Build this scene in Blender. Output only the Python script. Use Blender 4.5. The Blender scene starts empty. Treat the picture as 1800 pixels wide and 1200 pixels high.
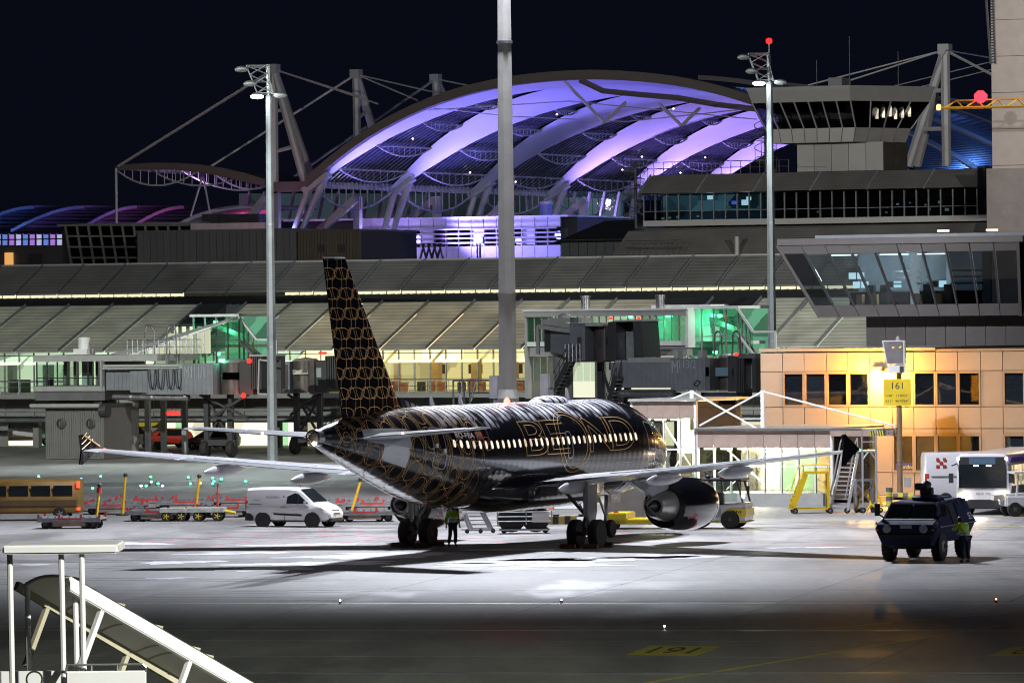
import bpy, bmesh, math, random
from math import sin, cos, pi, radians, sqrt, atan2, asin, tan
from mathutils import Vector, Matrix
random.seed(7)
scene = bpy.context.scene
col = scene.collection

# ------------------------------------------------------------------ camera
F, CAMZ, HOR, ROLL = 10000.0, 9.45, 555.0, 0.01      # focal length in photo pixels, eye height, horizon row, roll
cam_data = bpy.data.cameras.new('camera')
cam_data.sensor_width = 36.0
cam_data.lens = 36.0 * F / 1800.0
cam_data.shift_y = -(600.0 - HOR) / 1800.0
cam_data.clip_start = 1.0
cam_data.clip_end = 6000.0
cam = bpy.data.objects.new('camera', cam_data)
col.objects.link(cam)
cam.location = (0, 0, CAMZ)
cam.rotation_euler = (pi / 2, ROLL, 0)
scene.camera = cam

# ------------------------------------------------------------------ night sky, moonlight, exposure
world = bpy.data.worlds.new('World')
scene.world = world
world.use_nodes = True
wn = world.node_tree
wn.nodes.clear()
wo = wn.nodes.new('ShaderNodeOutputWorld')
wb = wn.nodes.new('ShaderNodeBackground')
ws = wn.nodes.new('ShaderNodeTexSky')
ws.sky_type = 'NISHITA'
ws.sun_disc = False
ws.sun_elevation = radians(-4.0)
ws.sun_rotation = radians(150)
wm = wn.nodes.new('ShaderNodeMix')
wm.data_type = 'RGBA'
wm.inputs[0].default_value = 0.86
wm.inputs[7].default_value = (0.0030, 0.0038, 0.0092, 1)
wn.links.new(ws.outputs[0], wm.inputs[6])
wn.links.new(wm.outputs[2], wb.inputs[0])
wb.inputs[1].default_value = 0.9
wn.links.new(wb.outputs[0], wo.inputs[0])
scene.view_settings.view_transform = 'Standard'
scene.view_settings.look = 'None'
scene.view_settings.exposure = 0.0
scene.view_settings.gamma = 1.0
scene.cycles.use_denoising = True
scene.cycles.filter_width = 1.1
scene.cycles.max_bounces = 6
scene.cycles.diffuse_bounces = 3
scene.cycles.glossy_bounces = 3
scene.cycles.transparent_max_bounces = 16
scene.cycles.sample_clamp_indirect = 4.0
scene.cycles.caustics_reflective = False
scene.cycles.caustics_refractive = False

# ------------------------------------------------------------------ places: photo rays, and the airport's own grid
A = radians(24.5)                                     # the terminal, stands and aircraft share one grid turned by A
CA, SA = cos(A), sin(A)
def ray(px, py):
    dx, dy = px - 900.0, py - HOR
    return (dx * cos(ROLL) - dy * sin(ROLL)) / F, -(dx * sin(ROLL) + dy * cos(ROLL)) / F
def at(px, py, Y):
    a, b = ray(px, py)
    return Vector((a * Y, Y, CAMZ + b * Y))
def gnd(px, py):
    a, b = ray(px, py)
    Y = -CAMZ / b
    return Vector((a * Y, Y, 0))
def G(u, v, z=0.0):
    return Vector((u * CA + v * SA, -u * SA + v * CA, z))
def tog(p):
    return (p[0] * CA - p[1] * SA, p[0] * SA + p[1] * CA)
def onv(px, py, v):                                   # -> (u, z) where the sight line meets the plane v
    a, b = ray(px, py)
    Y = v / (a * SA + CA)
    return Y * (a * CA - SA), CAMZ + b * Y
def onu(px, py, u):                                   # -> (v, z)
    a, b = ray(px, py)
    Y = u / (a * CA - SA)
    return Y * (a * SA + CA), CAMZ + b * Y
def g3(px, py, v):
    u, z = onv(px, py, v)
    return (u, v, z)

# ------------------------------------------------------------------ materials
MATS = {}
def M(name, c, rough=.55, metal=0.0, var=.14, scale=1.5, rand=.08, bump=0.0, bscale=None, coat=0.0, spec=.5, stretch=(1, 1, 1)):
    if name in MATS: return MATS[name]
    m = bpy.data.materials.new(name); m.use_nodes = True
    nt = m.node_tree; N = nt.nodes; L = nt.links
    b = N['Principled BSDF']
    tc = N.new('ShaderNodeTexCoord'); mp = N.new('ShaderNodeMapping'); mp.inputs['Scale'].default_value = stretch
    L.new(tc.outputs['Object'], mp.inputs[0])
    n = N.new('ShaderNodeTexNoise'); n.inputs['Scale'].default_value = scale; n.inputs['Detail'].default_value = 5; n.inputs['Roughness'].default_value = .65
    L.new(mp.outputs[0], n.inputs['Vector'])
    oi = N.new('ShaderNodeObjectInfo')
    a = N.new('ShaderNodeMapRange'); a.inputs[1].default_value = .3; a.inputs[2].default_value = .7; a.inputs[3].default_value = 1 - var; a.inputs[4].default_value = 1 + var
    L.new(n.outputs[0], a.inputs[0])
    r = N.new('ShaderNodeMapRange'); r.inputs[3].default_value = 1 - rand; r.inputs[4].default_value = 1 + rand
    L.new(oi.outputs['Random'], r.inputs[0])
    mu = N.new('ShaderNodeMath'); mu.operation = 'MULTIPLY'; L.new(a.outputs[0], mu.inputs[0]); L.new(r.outputs[0], mu.inputs[1])
    vm = N.new('ShaderNodeVectorMath'); vm.operation = 'SCALE'; vm.inputs[0].default_value = c[:3]; L.new(mu.outputs[0], vm.inputs['Scale'])
    L.new(vm.outputs[0], b.inputs['Base Color'])
    rr = N.new('ShaderNodeMapRange'); rr.inputs[1].default_value = .3; rr.inputs[2].default_value = .7
    rr.inputs[3].default_value = max(.02, rough * .85); rr.inputs[4].default_value = min(1, rough * 1.2); L.new(n.outputs[0], rr.inputs[0]); L.new(rr.outputs[0], b.inputs['Roughness'])
    b.inputs['Metallic'].default_value = metal
    b.inputs['Specular IOR Level'].default_value = spec
    b.inputs['Coat Weight'].default_value = coat; b.inputs['Coat Roughness'].default_value = .06
    if bump:
        n2 = N.new('ShaderNodeTexNoise'); n2.inputs['Scale'].default_value = bscale or scale * 6; n2.inputs['Detail'].default_value = 4
        L.new(mp.outputs[0], n2.inputs['Vector'])
        bp = N.new('ShaderNodeBump'); bp.inputs['Strength'].default_value = bump; bp.inputs['Distance'].default_value = .02
        L.new(n2.outputs[0], bp.inputs['Height']); L.new(bp.outputs[0], b.inputs['Normal'])
    MATS[name] = m
    return m
def E(name, c, s, var=0.0, scale=.6, stretch=(1, 1, 1)):   # things that give off light
    if name in MATS: return MATS[name]
    m = bpy.data.materials.new(name); m.use_nodes = True
    nt = m.node_tree; N = nt.nodes; L = nt.links
    N.remove(N['Principled BSDF'])
    e = N.new('ShaderNodeEmission'); e.inputs[0].default_value = (*c[:3], 1); e.inputs[1].default_value = s
    L.new(e.outputs[0], N['Material Output'].inputs[0])
    if var:
        tc = N.new('ShaderNodeTexCoord'); mp = N.new('ShaderNodeMapping'); mp.inputs['Scale'].default_value = stretch
        L.new(tc.outputs['Object'], mp.inputs[0])
        n = N.new('ShaderNodeTexVoronoi'); n.inputs['Scale'].default_value = scale; n.feature = 'F1'; n.distance = 'CHEBYCHEV'
        L.new(mp.outputs[0], n.inputs['Vector'])
        a = N.new('ShaderNodeMapRange'); a.inputs[3].default_value = s * (1 - var); a.inputs[4].default_value = s * (1 + var)
        sx = N.new('ShaderNodeSeparateColor'); L.new(n.outputs['Color'], sx.inputs[0])
        L.new(sx.outputs[0], a.inputs[0]); L.new(a.outputs[0], e.inputs[1])
    MATS[name] = m
    return m
def GL(name, tint=(.8, .9, .88), refl=.12, rough=.03):    # window glass: see-through with a reflecting skin
    if name in MATS: return MATS[name]
    m = bpy.data.materials.new(name); m.use_nodes = True
    nt = m.node_tree; N = nt.nodes; L = nt.links
    N.remove(N['Principled BSDF'])
    t = N.new('ShaderNodeBsdfTransparent'); t.inputs[0].default_value = (*tint, 1)
    g = N.new('ShaderNodeBsdfGlossy'); g.inputs['Roughness'].default_value = rough
    tc = N.new('ShaderNodeTexCoord'); n = N.new('ShaderNodeTexNoise'); n.inputs['Scale'].default_value = 1.3
    L.new(tc.outputs['Object'], n.inputs['Vector'])
    bp = N.new('ShaderNodeBump'); bp.inputs['Strength'].default_value = .08; bp.inputs['Distance'].default_value = .05
    L.new(n.outputs[0], bp.inputs['Height']); L.new(bp.outputs[0], g.inputs['Normal'])
    fr = N.new('ShaderNodeFresnel'); fr.inputs[0].default_value = 1.5
    ad = N.new('ShaderNodeMath'); ad.operation = 'ADD'; ad.inputs[1].default_value = refl; ad.use_clamp = True; L.new(fr.outputs[0], ad.inputs[0])
    mx = N.new('ShaderNodeMixShader'); L.new(ad.outputs[0], mx.inputs[0]); L.new(t.outputs[0], mx.inputs[1]); L.new(g.outputs[0], mx.inputs[2])
    L.new(mx.outputs[0], N['Material Output'].inputs[0])
    MATS[name] = m
    return m

# ------------------------------------------------------------------ mesh building
def V3(p): return p if isinstance(p, Vector) else Vector(p)
class MB:
    def __init__(s): s.v = []; s.f = []
    def add(s, vs, fs):
        b = len(s.v); s.v += [tuple(p) for p in vs]; s.f += [tuple(i + b for i in f) for f in fs]; return s
    def hexa(s, p):
        return s.add(p, [(3, 2, 1, 0), (4, 5, 6, 7), (0, 1, 5, 4), (1, 2, 6, 5), (2, 3, 7, 6), (3, 0, 4, 7)])
    def box(s, x0, x1, y0, y1, z0, z1):
        return s.hexa([(x0, y0, z0), (x1, y0, z0), (x1, y1, z0), (x0, y1, z0), (x0, y0, z1), (x1, y0, z1), (x1, y1, z1), (x0, y1, z1)])
    def bar(s, p, q, w, h=None, up=(0, 0, 1)):
        p, q = V3(p), V3(q); h = h or w; d = (q - p).normalized(); up = Vector(up)
        if abs(d.dot(up)) > .98: up = Vector((0, 1, 0))
        r = d.cross(up).normalized(); n = r.cross(d)
        c = lambda o: [o - r * w / 2 - n * h / 2, o + r * w / 2 - n * h / 2, o + r * w / 2 + n * h / 2, o - r * w / 2 + n * h / 2]
        return s.hexa(c(p) + c(q))
    def tube(s, p, q, r, n=8, r2=None):
        p, q = V3(p), V3(q); r2 = r if r2 is None else r2; d = (q - p).normalized(); up = Vector((0, 0, 1))
        if abs(d.dot(up)) > .98: up = Vector((0, 1, 0))
        a = d.cross(up).normalized(); b = a.cross(d)
        return s.loft([[o + (a * cos(2 * pi * k / n) + b * sin(2 * pi * k / n)) * rr for k in range(n)] for o, rr in ((p, r), (q, r2))])
    def path(s, pts, r, n=6):
        for i in range(len(pts) - 1): s.tube(pts[i], pts[i + 1], r, n)
        return s
    def loft(s, rings, cap=True, closed=True):
        b = len(s.v); n = len(rings[0])
        for r in rings: s.v += [tuple(p) for p in r]
        for i in range(len(rings) - 1):
            for k in range(n if closed else n - 1):
                k2 = (k + 1) % n
                s.f.append((b + i * n + k, b + i * n + k2, b + (i + 1) * n + k2, b + (i + 1) * n + k))
        if cap and closed:
            s.f.append(tuple(b + k for k in range(n))[::-1]); s.f.append(tuple(b + (len(rings) - 1) * n + k for k in range(n)))
        return s
    def lathe(s, prof, c=(0, 0, 0), ax=(0, 0, 1), n=24):       # prof: (radius, distance along the axis)
        ax = Vector(ax).normalized(); up = Vector((0, 0, 1)) if abs(ax.z) < .9 else Vector((0, 1, 0))
        a = ax.cross(up).normalized(); b = a.cross(ax); c = V3(c)
        return s.loft([[c + ax * t + (a * cos(2 * pi * k / n) + b * sin(2 * pi * k / n)) * max(r, 1e-3) for k in range(n)] for r, t in prof], cap=True)
    def prism(s, poly, plane, t0, t1):                          # poly in 'xz' (along y), 'yz' (along x), 'xy' (along z)
        m = {'xz': lambda a, b, t: (a, t, b), 'yz': lambda a, b, t: (t, a, b), 'xy': lambda a, b, t: (a, b, t)}[plane]
        return s.loft([[m(a, b, t) for a, b in poly] for t in (t0, t1)])
    def quad(s, a, b, c, d): return s.add([a, b, c, d], [(0, 1, 2, 3)])

OFF = {}
def link(o, parent):
    col.objects.link(o)
    if parent is not None: o.parent = parent
    return o
def mesh_from(name, mb, mat, org=(0, 0, 0), smooth=0, bevel=0.0):
    me = bpy.data.meshes.new(name)
    me.from_pydata([(p[0] - org[0], p[1] - org[1], p[2] - org[2]) for p in mb.v], [], mb.f)
    bm = bmesh.new(); bm.from_mesh(me)
    if bevel:
        ed = [e for e in bm.edges if len(e.link_faces) == 2 and e.calc_face_angle(0) > .5]
        if ed: bmesh.ops.bevel(bm, geom=ed, offset=bevel, segments=2, affect='EDGES', clamp_overlap=True)
    bmesh.ops.recalc_face_normals(bm, faces=bm.faces)
    bm.to_mesh(me); bm.free()
    if smooth:
        me.polygons.foreach_set('use_smooth', [True] * len(me.polygons))
        me.set_sharp_from_angle(angle=radians(smooth))
    if mat: me.materials.append(mat)
    return me
BOXES = {}
class T:
    """one thing: an Empty at its base, parts as children, coordinates local (or on the airport grid)"""
    def __init__(s, name, label, cat, loc=(0, 0, 0), rz=0.0, group=None, org=(0, 0, 0), scale=1.0):
        s.e = bpy.data.objects.new(name, None); s.e.empty_display_size = .3
        col.objects.link(s.e); s.e.location = loc; s.e.rotation_euler = (0, 0, rz); s.e.scale = (scale,) * 3
        s.org = org; s.e['label'] = label; s.e['category'] = cat
        if group: s.e['group'] = group
    def part(s, name, mb, mat, under=None, smooth=0, bevel=0.0, stuff=False, label=None):
        o = bpy.data.objects.new(name, mesh_from(name, mb, mat, s.org, smooth, bevel))
        link(o, under or s.e)
        if under is not None and under in OFF: o.location = -OFF[under]
        if stuff: o['kind'] = 'stuff'
        if label: o['label'] = label
        return o
    def box(s, name, x0, x1, y0, y1, z0, z1, mat, under=None):
        if x1 < x0: x0, x1 = x1, x0
        if y1 < y0: y0, y1 = y1, y0
        if z1 < z0: z0, z1 = z1, z0
        d = (round(x1 - x0, 3), round(y1 - y0, 3), round(z1 - z0, 3))
        k = (name, d, mat.name)
        if k not in BOXES:
            BOXES[k] = mesh_from(name, MB().box(-d[0] / 2, d[0] / 2, -d[1] / 2, d[1] / 2, -d[2] / 2, d[2] / 2), mat)
        o = bpy.data.objects.new(name, BOXES[k])
        c = Vector(((x0 + x1) / 2 - s.org[0], (y0 + y1) / 2 - s.org[1], (z0 + z1) / 2 - s.org[2]))
        OFF[o] = c
        link(o, under or s.e)
        o.location = c - (OFF[under] if under is not None and under in OFF else Vector((0, 0, 0)))
        return o
    def gb(s, name, px0, px1, py0, py1, v, dv, mat, under=None):   # a box whose front lies on grid plane v
        pm, qm = (px0 + px1) / 2, (py0 + py1) / 2
        return s.box(name, onv(px0, qm, v)[0], onv(px1, qm, v)[0], v, v + dv, onv(pm, py1, v)[1], onv(pm, py0, v)[1], mat, under)
def TG(name, label, cat, u, v, z=0.0, group=None):               # a thing laid out on the airport grid
    return T(name, label, cat, G(u, v, z), -A, group, (u, v, z))
def copy_tree(e, loc, rz, label=None, group=None):
    r = e.copy(); col.objects.link(r); r.location = loc; r.rotation_euler = (0, 0, rz)
    if label: r['label'] = label
    if group: r['group'] = group
    def rec(src, dst):
        for ch in src.children:
            c = ch.copy(); col.objects.link(c); c.parent = dst; rec(ch, c)
    rec(e, r)
    return r
def structure(name, mb, mat, parent=None, org=(0, 0, 0)):
    o = bpy.data.objects.new(name, mesh_from(name, mb, mat, org)); link(o, parent)
    if parent is None: o['kind'] = 'structure'
    return o
def lamp(name, kind, loc, power, c, parent=None, target=None, size=90, blend=.5, r=.3):
    d = bpy.data.lights.new(name, kind); d.energy = power; d.color = c
    d.shadow_soft_size = r
    if kind == 'SPOT': d.spot_size = radians(size); d.spot_blend = blend
    o = bpy.data.objects.new(name, d); col.objects.link(o); o.location = loc
    if target is not None: o.rotation_euler = (Vector(target) - Vector(loc)).to_track_quat('-Z', 'Y').to_euler()
    if parent is not None:
        bpy.context.view_layer.update(); w = o.matrix_world.copy() if False else None
        o.parent = parent; o.matrix_parent_inverse = parent.matrix_world.inverted()
    return o
def text_mesh(body, size=1.0, extrude=0.0, bevel=0.0, outline=False, spacing=1.0):
    """flat lettering as (verts, faces), bottom left at the origin"""
    cu = bpy.data.curves.new('lettering', 'FONT'); cu.body = body; cu.size = size; cu.extrude = extrude; cu.space_character = spacing
    if outline: cu.fill_mode = 'NONE'; cu.bevel_depth = bevel; cu.bevel_resolution = 1; cu.resolution_u = 6
    o = bpy.data.objects.new('lettering', cu); col.objects.link(o)
    dg = bpy.context.evaluated_depsgraph_get(); ev = o.evaluated_get(dg); me = ev.to_mesh()
    vs = [v.co.copy() for v in me.vertices]; fs = [tuple(p.vertices) for p in me.polygons]
    ev.to_mesh_clear(); bpy.data.objects.remove(o); bpy.data.curves.remove(cu)
    x0 = min(v.x for v in vs); y0 = min(v.y for v in vs)
    return [Vector((v.x - x0, v.y - y0, v.z)) for v in vs], fs
def letter(thing, name, body, o, ux, uy, w, h, mat, under=None):     # lettering laid on a flat face: o corner, ux/uy unit axes
    vs, fs = text_mesh(body)
    W = max(v.x for v in vs); Hh = max(v.y for v in vs); o, ux, uy = V3(o), V3(ux), V3(uy)
    return thing.part(name, MB().add([o + ux * (v.x / W * w) + uy * (v.y / Hh * h) for v in vs], fs), mat, under)
# ------------------------------------------------------------------ apron
def apron_material():
    m = bpy.data.materials.new('apron_concrete'); m.use_nodes = True
    nt = m.node_tree; N = nt.nodes; L = nt.links; b = N['Principled BSDF']
    ge = N.new('ShaderNodeNewGeometry'); oi = N.new('ShaderNodeObjectInfo')
    def noise(scale, stretch, detail=6, rot=-.2):
        mp = N.new('ShaderNodeMapping'); mp.inputs['Scale'].default_value = stretch; mp.inputs['Rotation'].default_value = (0, 0, rot)
        L.new(ge.outputs['Position'], mp.inputs[0])
        n = N.new('ShaderNodeTexNoise'); n.inputs['Scale'].default_value = scale; n.inputs['Detail'].default_value = detail; n.inputs['Roughness'].default_value = .62
        L.new(mp.outputs[0], n.inputs['Vector']); return n.outputs[0]
    def rng(x, a, b_, c, d):
        r = N.new('ShaderNodeMapRange'); r.inputs[1].default_value = a; r.inputs[2].default_value = b_; r.inputs[3].default_value = c; r.inputs[4].default_value = d
        L.new(x, r.inputs[0]); return r.outputs[0]
    def mul(x, y):
        k = N.new('ShaderNodeMath'); k.operation = 'MULTIPLY'; L.new(x, k.inputs[0]); L.new(y, k.inputs[1]); return k.outputs[0]
    base = rng(noise(.35, (1, .16, 1)), .3, .7, .72, 1.25)            # long tyre and water streaks
    fine = rng(noise(2.6, (1, .5, 1)), .25, .75, .88, 1.12)
    slab = rng(oi.outputs['Random'], 0, 1, .93, 1.07)
    k = mul(mul(base, fine), slab)
    wet = rng(noise(.16, (1, .33, 1), 7), .50, .60, 0, 1)             # damp patches
    cm = N.new('ShaderNodeVectorMath'); cm.operation = 'SCALE'; cm.inputs[0].default_value = (.285, .275, .27); L.new(k, cm.inputs['Scale'])
    mx = N.new('ShaderNodeMix'); mx.data_type = 'RGBA'; L.new(wet, mx.inputs[0]); L.new(cm.outputs[0], mx.inputs[6])
    dk = N.new('ShaderNodeVectorMath'); dk.operation = 'SCALE'; dk.inputs['Scale'].default_value = .72; L.new(cm.outputs[0], dk.inputs[0]); L.new(dk.outputs[0], mx.inputs[7])
    L.new(mx.outputs[2], b.inputs['Base Color'])
    L.new(rng(wet, 0, 1, .62, .46), b.inputs['Roughness'])
    bp = N.new('ShaderNodeBump'); bp.inputs['Strength'].default_value = .25; bp.inputs['Distance'].default_value = .01
    L.new(noise(9, (1, 1, 1)), bp.inputs['Height']); L.new(bp.outputs[0], b.inputs['Normal'])
    return m
M_APRON = apron_material()
M_TAR = M('joint_tar', (.03, .03, .032), .6)
apron = structure('apron', MB().quad((-2500, -300, -.03), (2500, -300, -.03), (2500, 4500, -.03), (-2500, 4500, -.03)), M_APRON)
joint = structure('joint_bed', MB().quad((-70, 84, -.024), (70, 84, -.024), (70, 332, -.024), (-70, 332, -.024)), M_TAR, apron)
SB = radians(-11.5)
slab_me = mesh_from('concrete_slab', MB().box(-3.738, 3.738, -3.725, 3.725, -.022, 0), M_APRON)
for i in range(-14, 14):
    for j in range(-20, 22):
        x, y = i * 7.5, 200 + j * 7.5
        X, Y = x * cos(SB) - (y - 200) * sin(SB), 200 + x * sin(SB) + (y - 200) * cos(SB)
        if 140 < Y < 325 and abs(X) < Y * .09 + 6:
            o = bpy.data.objects.new('concrete_slab', slab_me); link(o, apron); o.location = (X, Y, 0); o.rotation_euler = (0, 0, SB)
M_PY = M('yellow_line_paint', (.55, .47, .06), .6, var=.3, scale=2.5)
M_PR = M('red_line_paint', (.5, .1, .13), .6, var=.35, scale=2.5)
M_PK = M('black_line_paint', (.03, .03, .03), .6)
M_PW = M('white_line_paint', (.75, .75, .75), .6, var=.3, scale=2.5)
M_GALV = M('galvanised_steel', (.45, .47, .48), .38, .85, var=.2)
def strip(name, p, q, w, mat, z=.004, h=.004, kind=apron):
    p, q = V3(p), V3(q); d = (q - p).normalized(); n = Vector((-d.y, d.x, 0)) * w / 2
    mb = MB().hexa([(*(p - n).xy, z - h), (*(q - n).xy, z - h), (*(q + n).xy, z - h), (*(p + n).xy, z - h), (*(p - n).xy, z), (*(q - n).xy, z), (*(q + n).xy, z), (*(p + n).xy, z)])
    return structure(name, mb, mat, kind)
# lead-in line, stand lines, red clearance hatching
strip('lead_in_line', gnd(1120, 1202), gnd(1760, 1098), .2, M_PY)
strip('lead_in_line', gnd(1440, 1104), gnd(1830, 1072), .2, M_PY)
for a_, b_ in (((300, 962), (640, 938)), ((330, 946), (640, 927)), ((150, 964), (330, 946)), ((640, 952), (980, 940)), ((470, 966), (700, 944)), ((560, 938), (1000, 958)), ((960, 956), (1110, 934))):
    strip('clearance_line', gnd(*a_), gnd(*b_), .16, M_PR)
strip('service_road_line', gnd(1100, 905), gnd(1560, 916), .15, M_PY)
strip('service_road_line', gnd(1480, 928), gnd(1800, 924), .15, M_PY)
strip('service_road_line', gnd(1180, 950), gnd(1550, 958), .12, M_PR)
for xs, yy in (((-60, 1860), 1060), ((-60, 1860), 1107), ((-60, 1860), 1181)):
    strip('slot_drain', gnd(xs[0], yy), gnd(xs[1], yy + 1), .30, M_GALV, .006, .02)
def stand_mark(px0, px1, py0, py1, txt):
    p = [gnd(px0, py1), gnd(px0 + (px1 - px0) * .74, py1 + 1), gnd(px1, py0), gnd(px0 + (px1 - px0) * .26, py0 - 1)]
    o = structure('stand_marking', MB().hexa([(q.x, q.y, 0) for q in p] + [(q.x, q.y, .004) for q in p]), M_PY, apron)
    vs, fs = text_mesh(txt); W = max(v.x for v in vs); Hh = max(v.y for v in vs)
    c = sum(p, Vector()) / 4; ex = (p[1] - p[0]); ey = (p[3] - p[0])
    # the number is read from the other side, by the arriving pilot
    mb = MB().add([(*(c + ex * (.5 - v.x / W) * .62 + ey * (.5 - v.y / Hh) * .66).xy, .008) for v in vs], fs)
    structure('marking_number', mb, M_PK, o)
stand_mark(1100, 1268, 1135, 1150, '161')
stand_mark(1738, 1905, 1137, 1151, '162')

# tyre marks left by turning tugs and dollies
M_TYREM = M('tyre_mark', (.13, .125, .125), .6, var=.5, scale=1.5)
rt = random.Random(4)
for k in range(26):
    Y0 = rt.uniform(188, 262); X0 = rt.uniform(-.08, .08) * Y0; an = rt.uniform(-.25, .25) + (pi if rt.random() < .5 else 0); cv = rt.uniform(-.03, .03); L0 = rt.uniform(8, 26); w0 = rt.uniform(.12, .28)
    for off in (0, 1.5):
        pts = []
        for j in range(19):
            d = L0 * j / 18; a_ = an + cv * d; pts.append(Vector((X0 + d * cos(an + cv * d / 2) - off * sin(a_), Y0 + d * sin(an + cv * d / 2) + off * cos(a_), .0045 + .0001 * k)))
        vs = []; fs = []
        for j, q in enumerate(pts):
            t_ = (pts[min(j + 1, 18)] - pts[max(j - 1, 0)]).normalized(); n_ = Vector((-t_.y, t_.x, 0)) * w0 * .5 * min(1, j / 4, (18 - j) / 4)
            vs += [q - n_, q + n_]
            if j: fs.append((2 * j - 2, 2 * j - 1, 2 * j + 1, 2 * j))
        structure('tyre_mark', MB().add(vs, fs), M_TYREM, apron)
# spilt de-icing foam and frost left round the stand
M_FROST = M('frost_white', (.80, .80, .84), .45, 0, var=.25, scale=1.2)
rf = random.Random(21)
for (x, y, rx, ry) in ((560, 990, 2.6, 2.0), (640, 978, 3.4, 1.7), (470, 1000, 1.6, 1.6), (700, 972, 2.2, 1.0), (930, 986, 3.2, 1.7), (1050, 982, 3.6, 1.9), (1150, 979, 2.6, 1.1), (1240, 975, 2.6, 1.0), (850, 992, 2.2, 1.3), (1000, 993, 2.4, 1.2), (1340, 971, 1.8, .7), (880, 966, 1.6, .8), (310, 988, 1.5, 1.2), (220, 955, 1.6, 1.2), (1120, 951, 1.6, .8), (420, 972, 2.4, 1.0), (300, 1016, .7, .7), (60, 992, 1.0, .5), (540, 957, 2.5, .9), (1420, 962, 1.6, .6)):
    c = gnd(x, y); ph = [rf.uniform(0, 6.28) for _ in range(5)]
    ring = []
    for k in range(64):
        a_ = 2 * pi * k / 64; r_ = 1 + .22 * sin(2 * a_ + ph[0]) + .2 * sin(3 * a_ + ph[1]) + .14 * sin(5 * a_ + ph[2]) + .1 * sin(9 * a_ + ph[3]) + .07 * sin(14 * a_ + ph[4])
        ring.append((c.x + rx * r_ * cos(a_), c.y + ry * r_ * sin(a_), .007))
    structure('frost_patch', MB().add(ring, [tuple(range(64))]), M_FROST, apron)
# in-ground taxiway lights
for k, (x, y, c, lab) in enumerate((
        (68, 841, (.05, 1, .35), 'green'), (143, 846, (.2, .45, 1), 'blue'), (177, 841, (.05, 1, .35), 'green'), (163, 862, (.05, 1, .35), 'green'),
        (265, 842, (.05, 1, .35), 'green'), (266, 851, (.25, .4, 1), 'blue'), (278, 854, (.05, 1, .45), 'green'), (248, 858, (.9, .5, 1), 'pink'), (286, 858, (.9, .5, 1), 'pink'),
        (257, 858, (.05, 1, .45), 'green'), (331, 843, (.05, 1, .35), 'green'), (335, 854, (.05, 1, .35), 'green'), (352, 853, (1, .3, .08), 'orange'), (374, 844, (.05, 1, .45), 'green'),
        (376, 850, (.05, 1, .45), 'green'), (389, 846, (.05, 1, .45), 'green'), (374, 854, (.05, 1, .45), 'green'), (432, 850, (.05, 1, .45), 'green'), (399, 832, (1, .15, .05), 'red'),
        (987, 1060, (1, .8, .7), 'white'), (1751, 1059, (1, .5, .2), 'orange'), (1168, 1107, (.8, .85, 1), 'white'), (598, 1061, (.9, 1, .9), 'white'))):
    p = gnd(x, y)
    t = T('taxiway_light', '%s lit taxiway light set low on the apron%s' % (lab, ' beyond the baggage dollies' if y < 900 else ' along the slot drain'), 'taxi light', p, 0, 'taxiway lights on the apron')
    rr = .085 if y < 900 else .035
    t.part('housing', MB().lathe([(rr * 1.5, 0), (rr * 1.3, .06), (rr * .8, .1)], n=10), M_GALV)
    t.part('lens', MB().lathe([(rr * .8, .1), (rr * .8, .11 + rr * .8), (rr * .3, .12 + rr)], n=10), E('taxi_' + lab, c, 9.0))
# ------------------------------------------------------------------ floodlight masts
M_MAST = M('mast_steel', (.42, .41, .39), .5, .1, var=.12, scale=.8)
M_MASTG = M('mast_galvanised', (.33, .35, .36), .42, .6, var=.15, scale=.8)
E_FLOOD = E('floodlight_lens', (.86, .93, 1), 30)
COOL = (.86, .90, 1.0)
# the tall mast behind the aircraft: its head stands above the picture
p = at(893, 700, 256); p.z = 0
t = T('light_mast', 'tall thick tapering octagonal mast rising behind the black aircraft fuselage', 'light mast', p, radians(10))
def ring8(z, r): return [(r * cos(pi / 8 + k * pi / 4), r * sin(pi / 8 + k * pi / 4), z) for k in range(8)]
t.part('base', MB().loft([ring8(0, .56), ring8(5.75, .5), ring8(6.15, .42)]), M_MAST)
t.part('shaft', MB().loft([ring8(6.15, .42), ring8(36, .22)]), M_MAST)
for z, r in ((10.35, .405), (21.7, .335)):
    fl = t.part('flange', MB().loft([ring8(z, r + .03), ring8(z + .12, r + .03)]), M_GALV)
    bm_ = None
    for k in range(0):
        a = 2 * pi * k / 16; bm_.tube(((r + .045) * cos(a), (r + .045) * sin(a), z - .05), ((r + .045) * cos(a), (r + .045) * sin(a), z + .2), .02, 5)
hd = t.part('head_frame', MB().box(-2.2, 2.2, -.12, .12, 35.6, 35.9).box(-2.2, 2.2, -.12, .12, 34.6, 34.8).box(-2.2, -2.05, -.1, .1, 34.6, 35.9).box(2.05, 2.2, -.1, .1, 34.6, 35.9), M_MASTG)
for x in (-1.7, -.6, .6, 1.7):
    f = t.part('floodlight', MB().hexa([(x - .35, -.45, 34.7), (x + .35, -.45, 34.7), (x + .35, -.12, 34.95), (x - .35, -.12, 34.95), (x - .35, -.6, 35.2), (x + .35, -.6, 35.2), (x + .35, -.12, 35.4), (x - .35, -.12, 35.4)]), M_MASTG)
    t.part('lens', MB().quad((x - .3, -.49, 34.74), (x + .3, -.49, 34.74), (x + .3, -.62, 35.16), (x - .3, -.62, 35.16)), E_FLOOD, f)
mp_ = p
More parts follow.
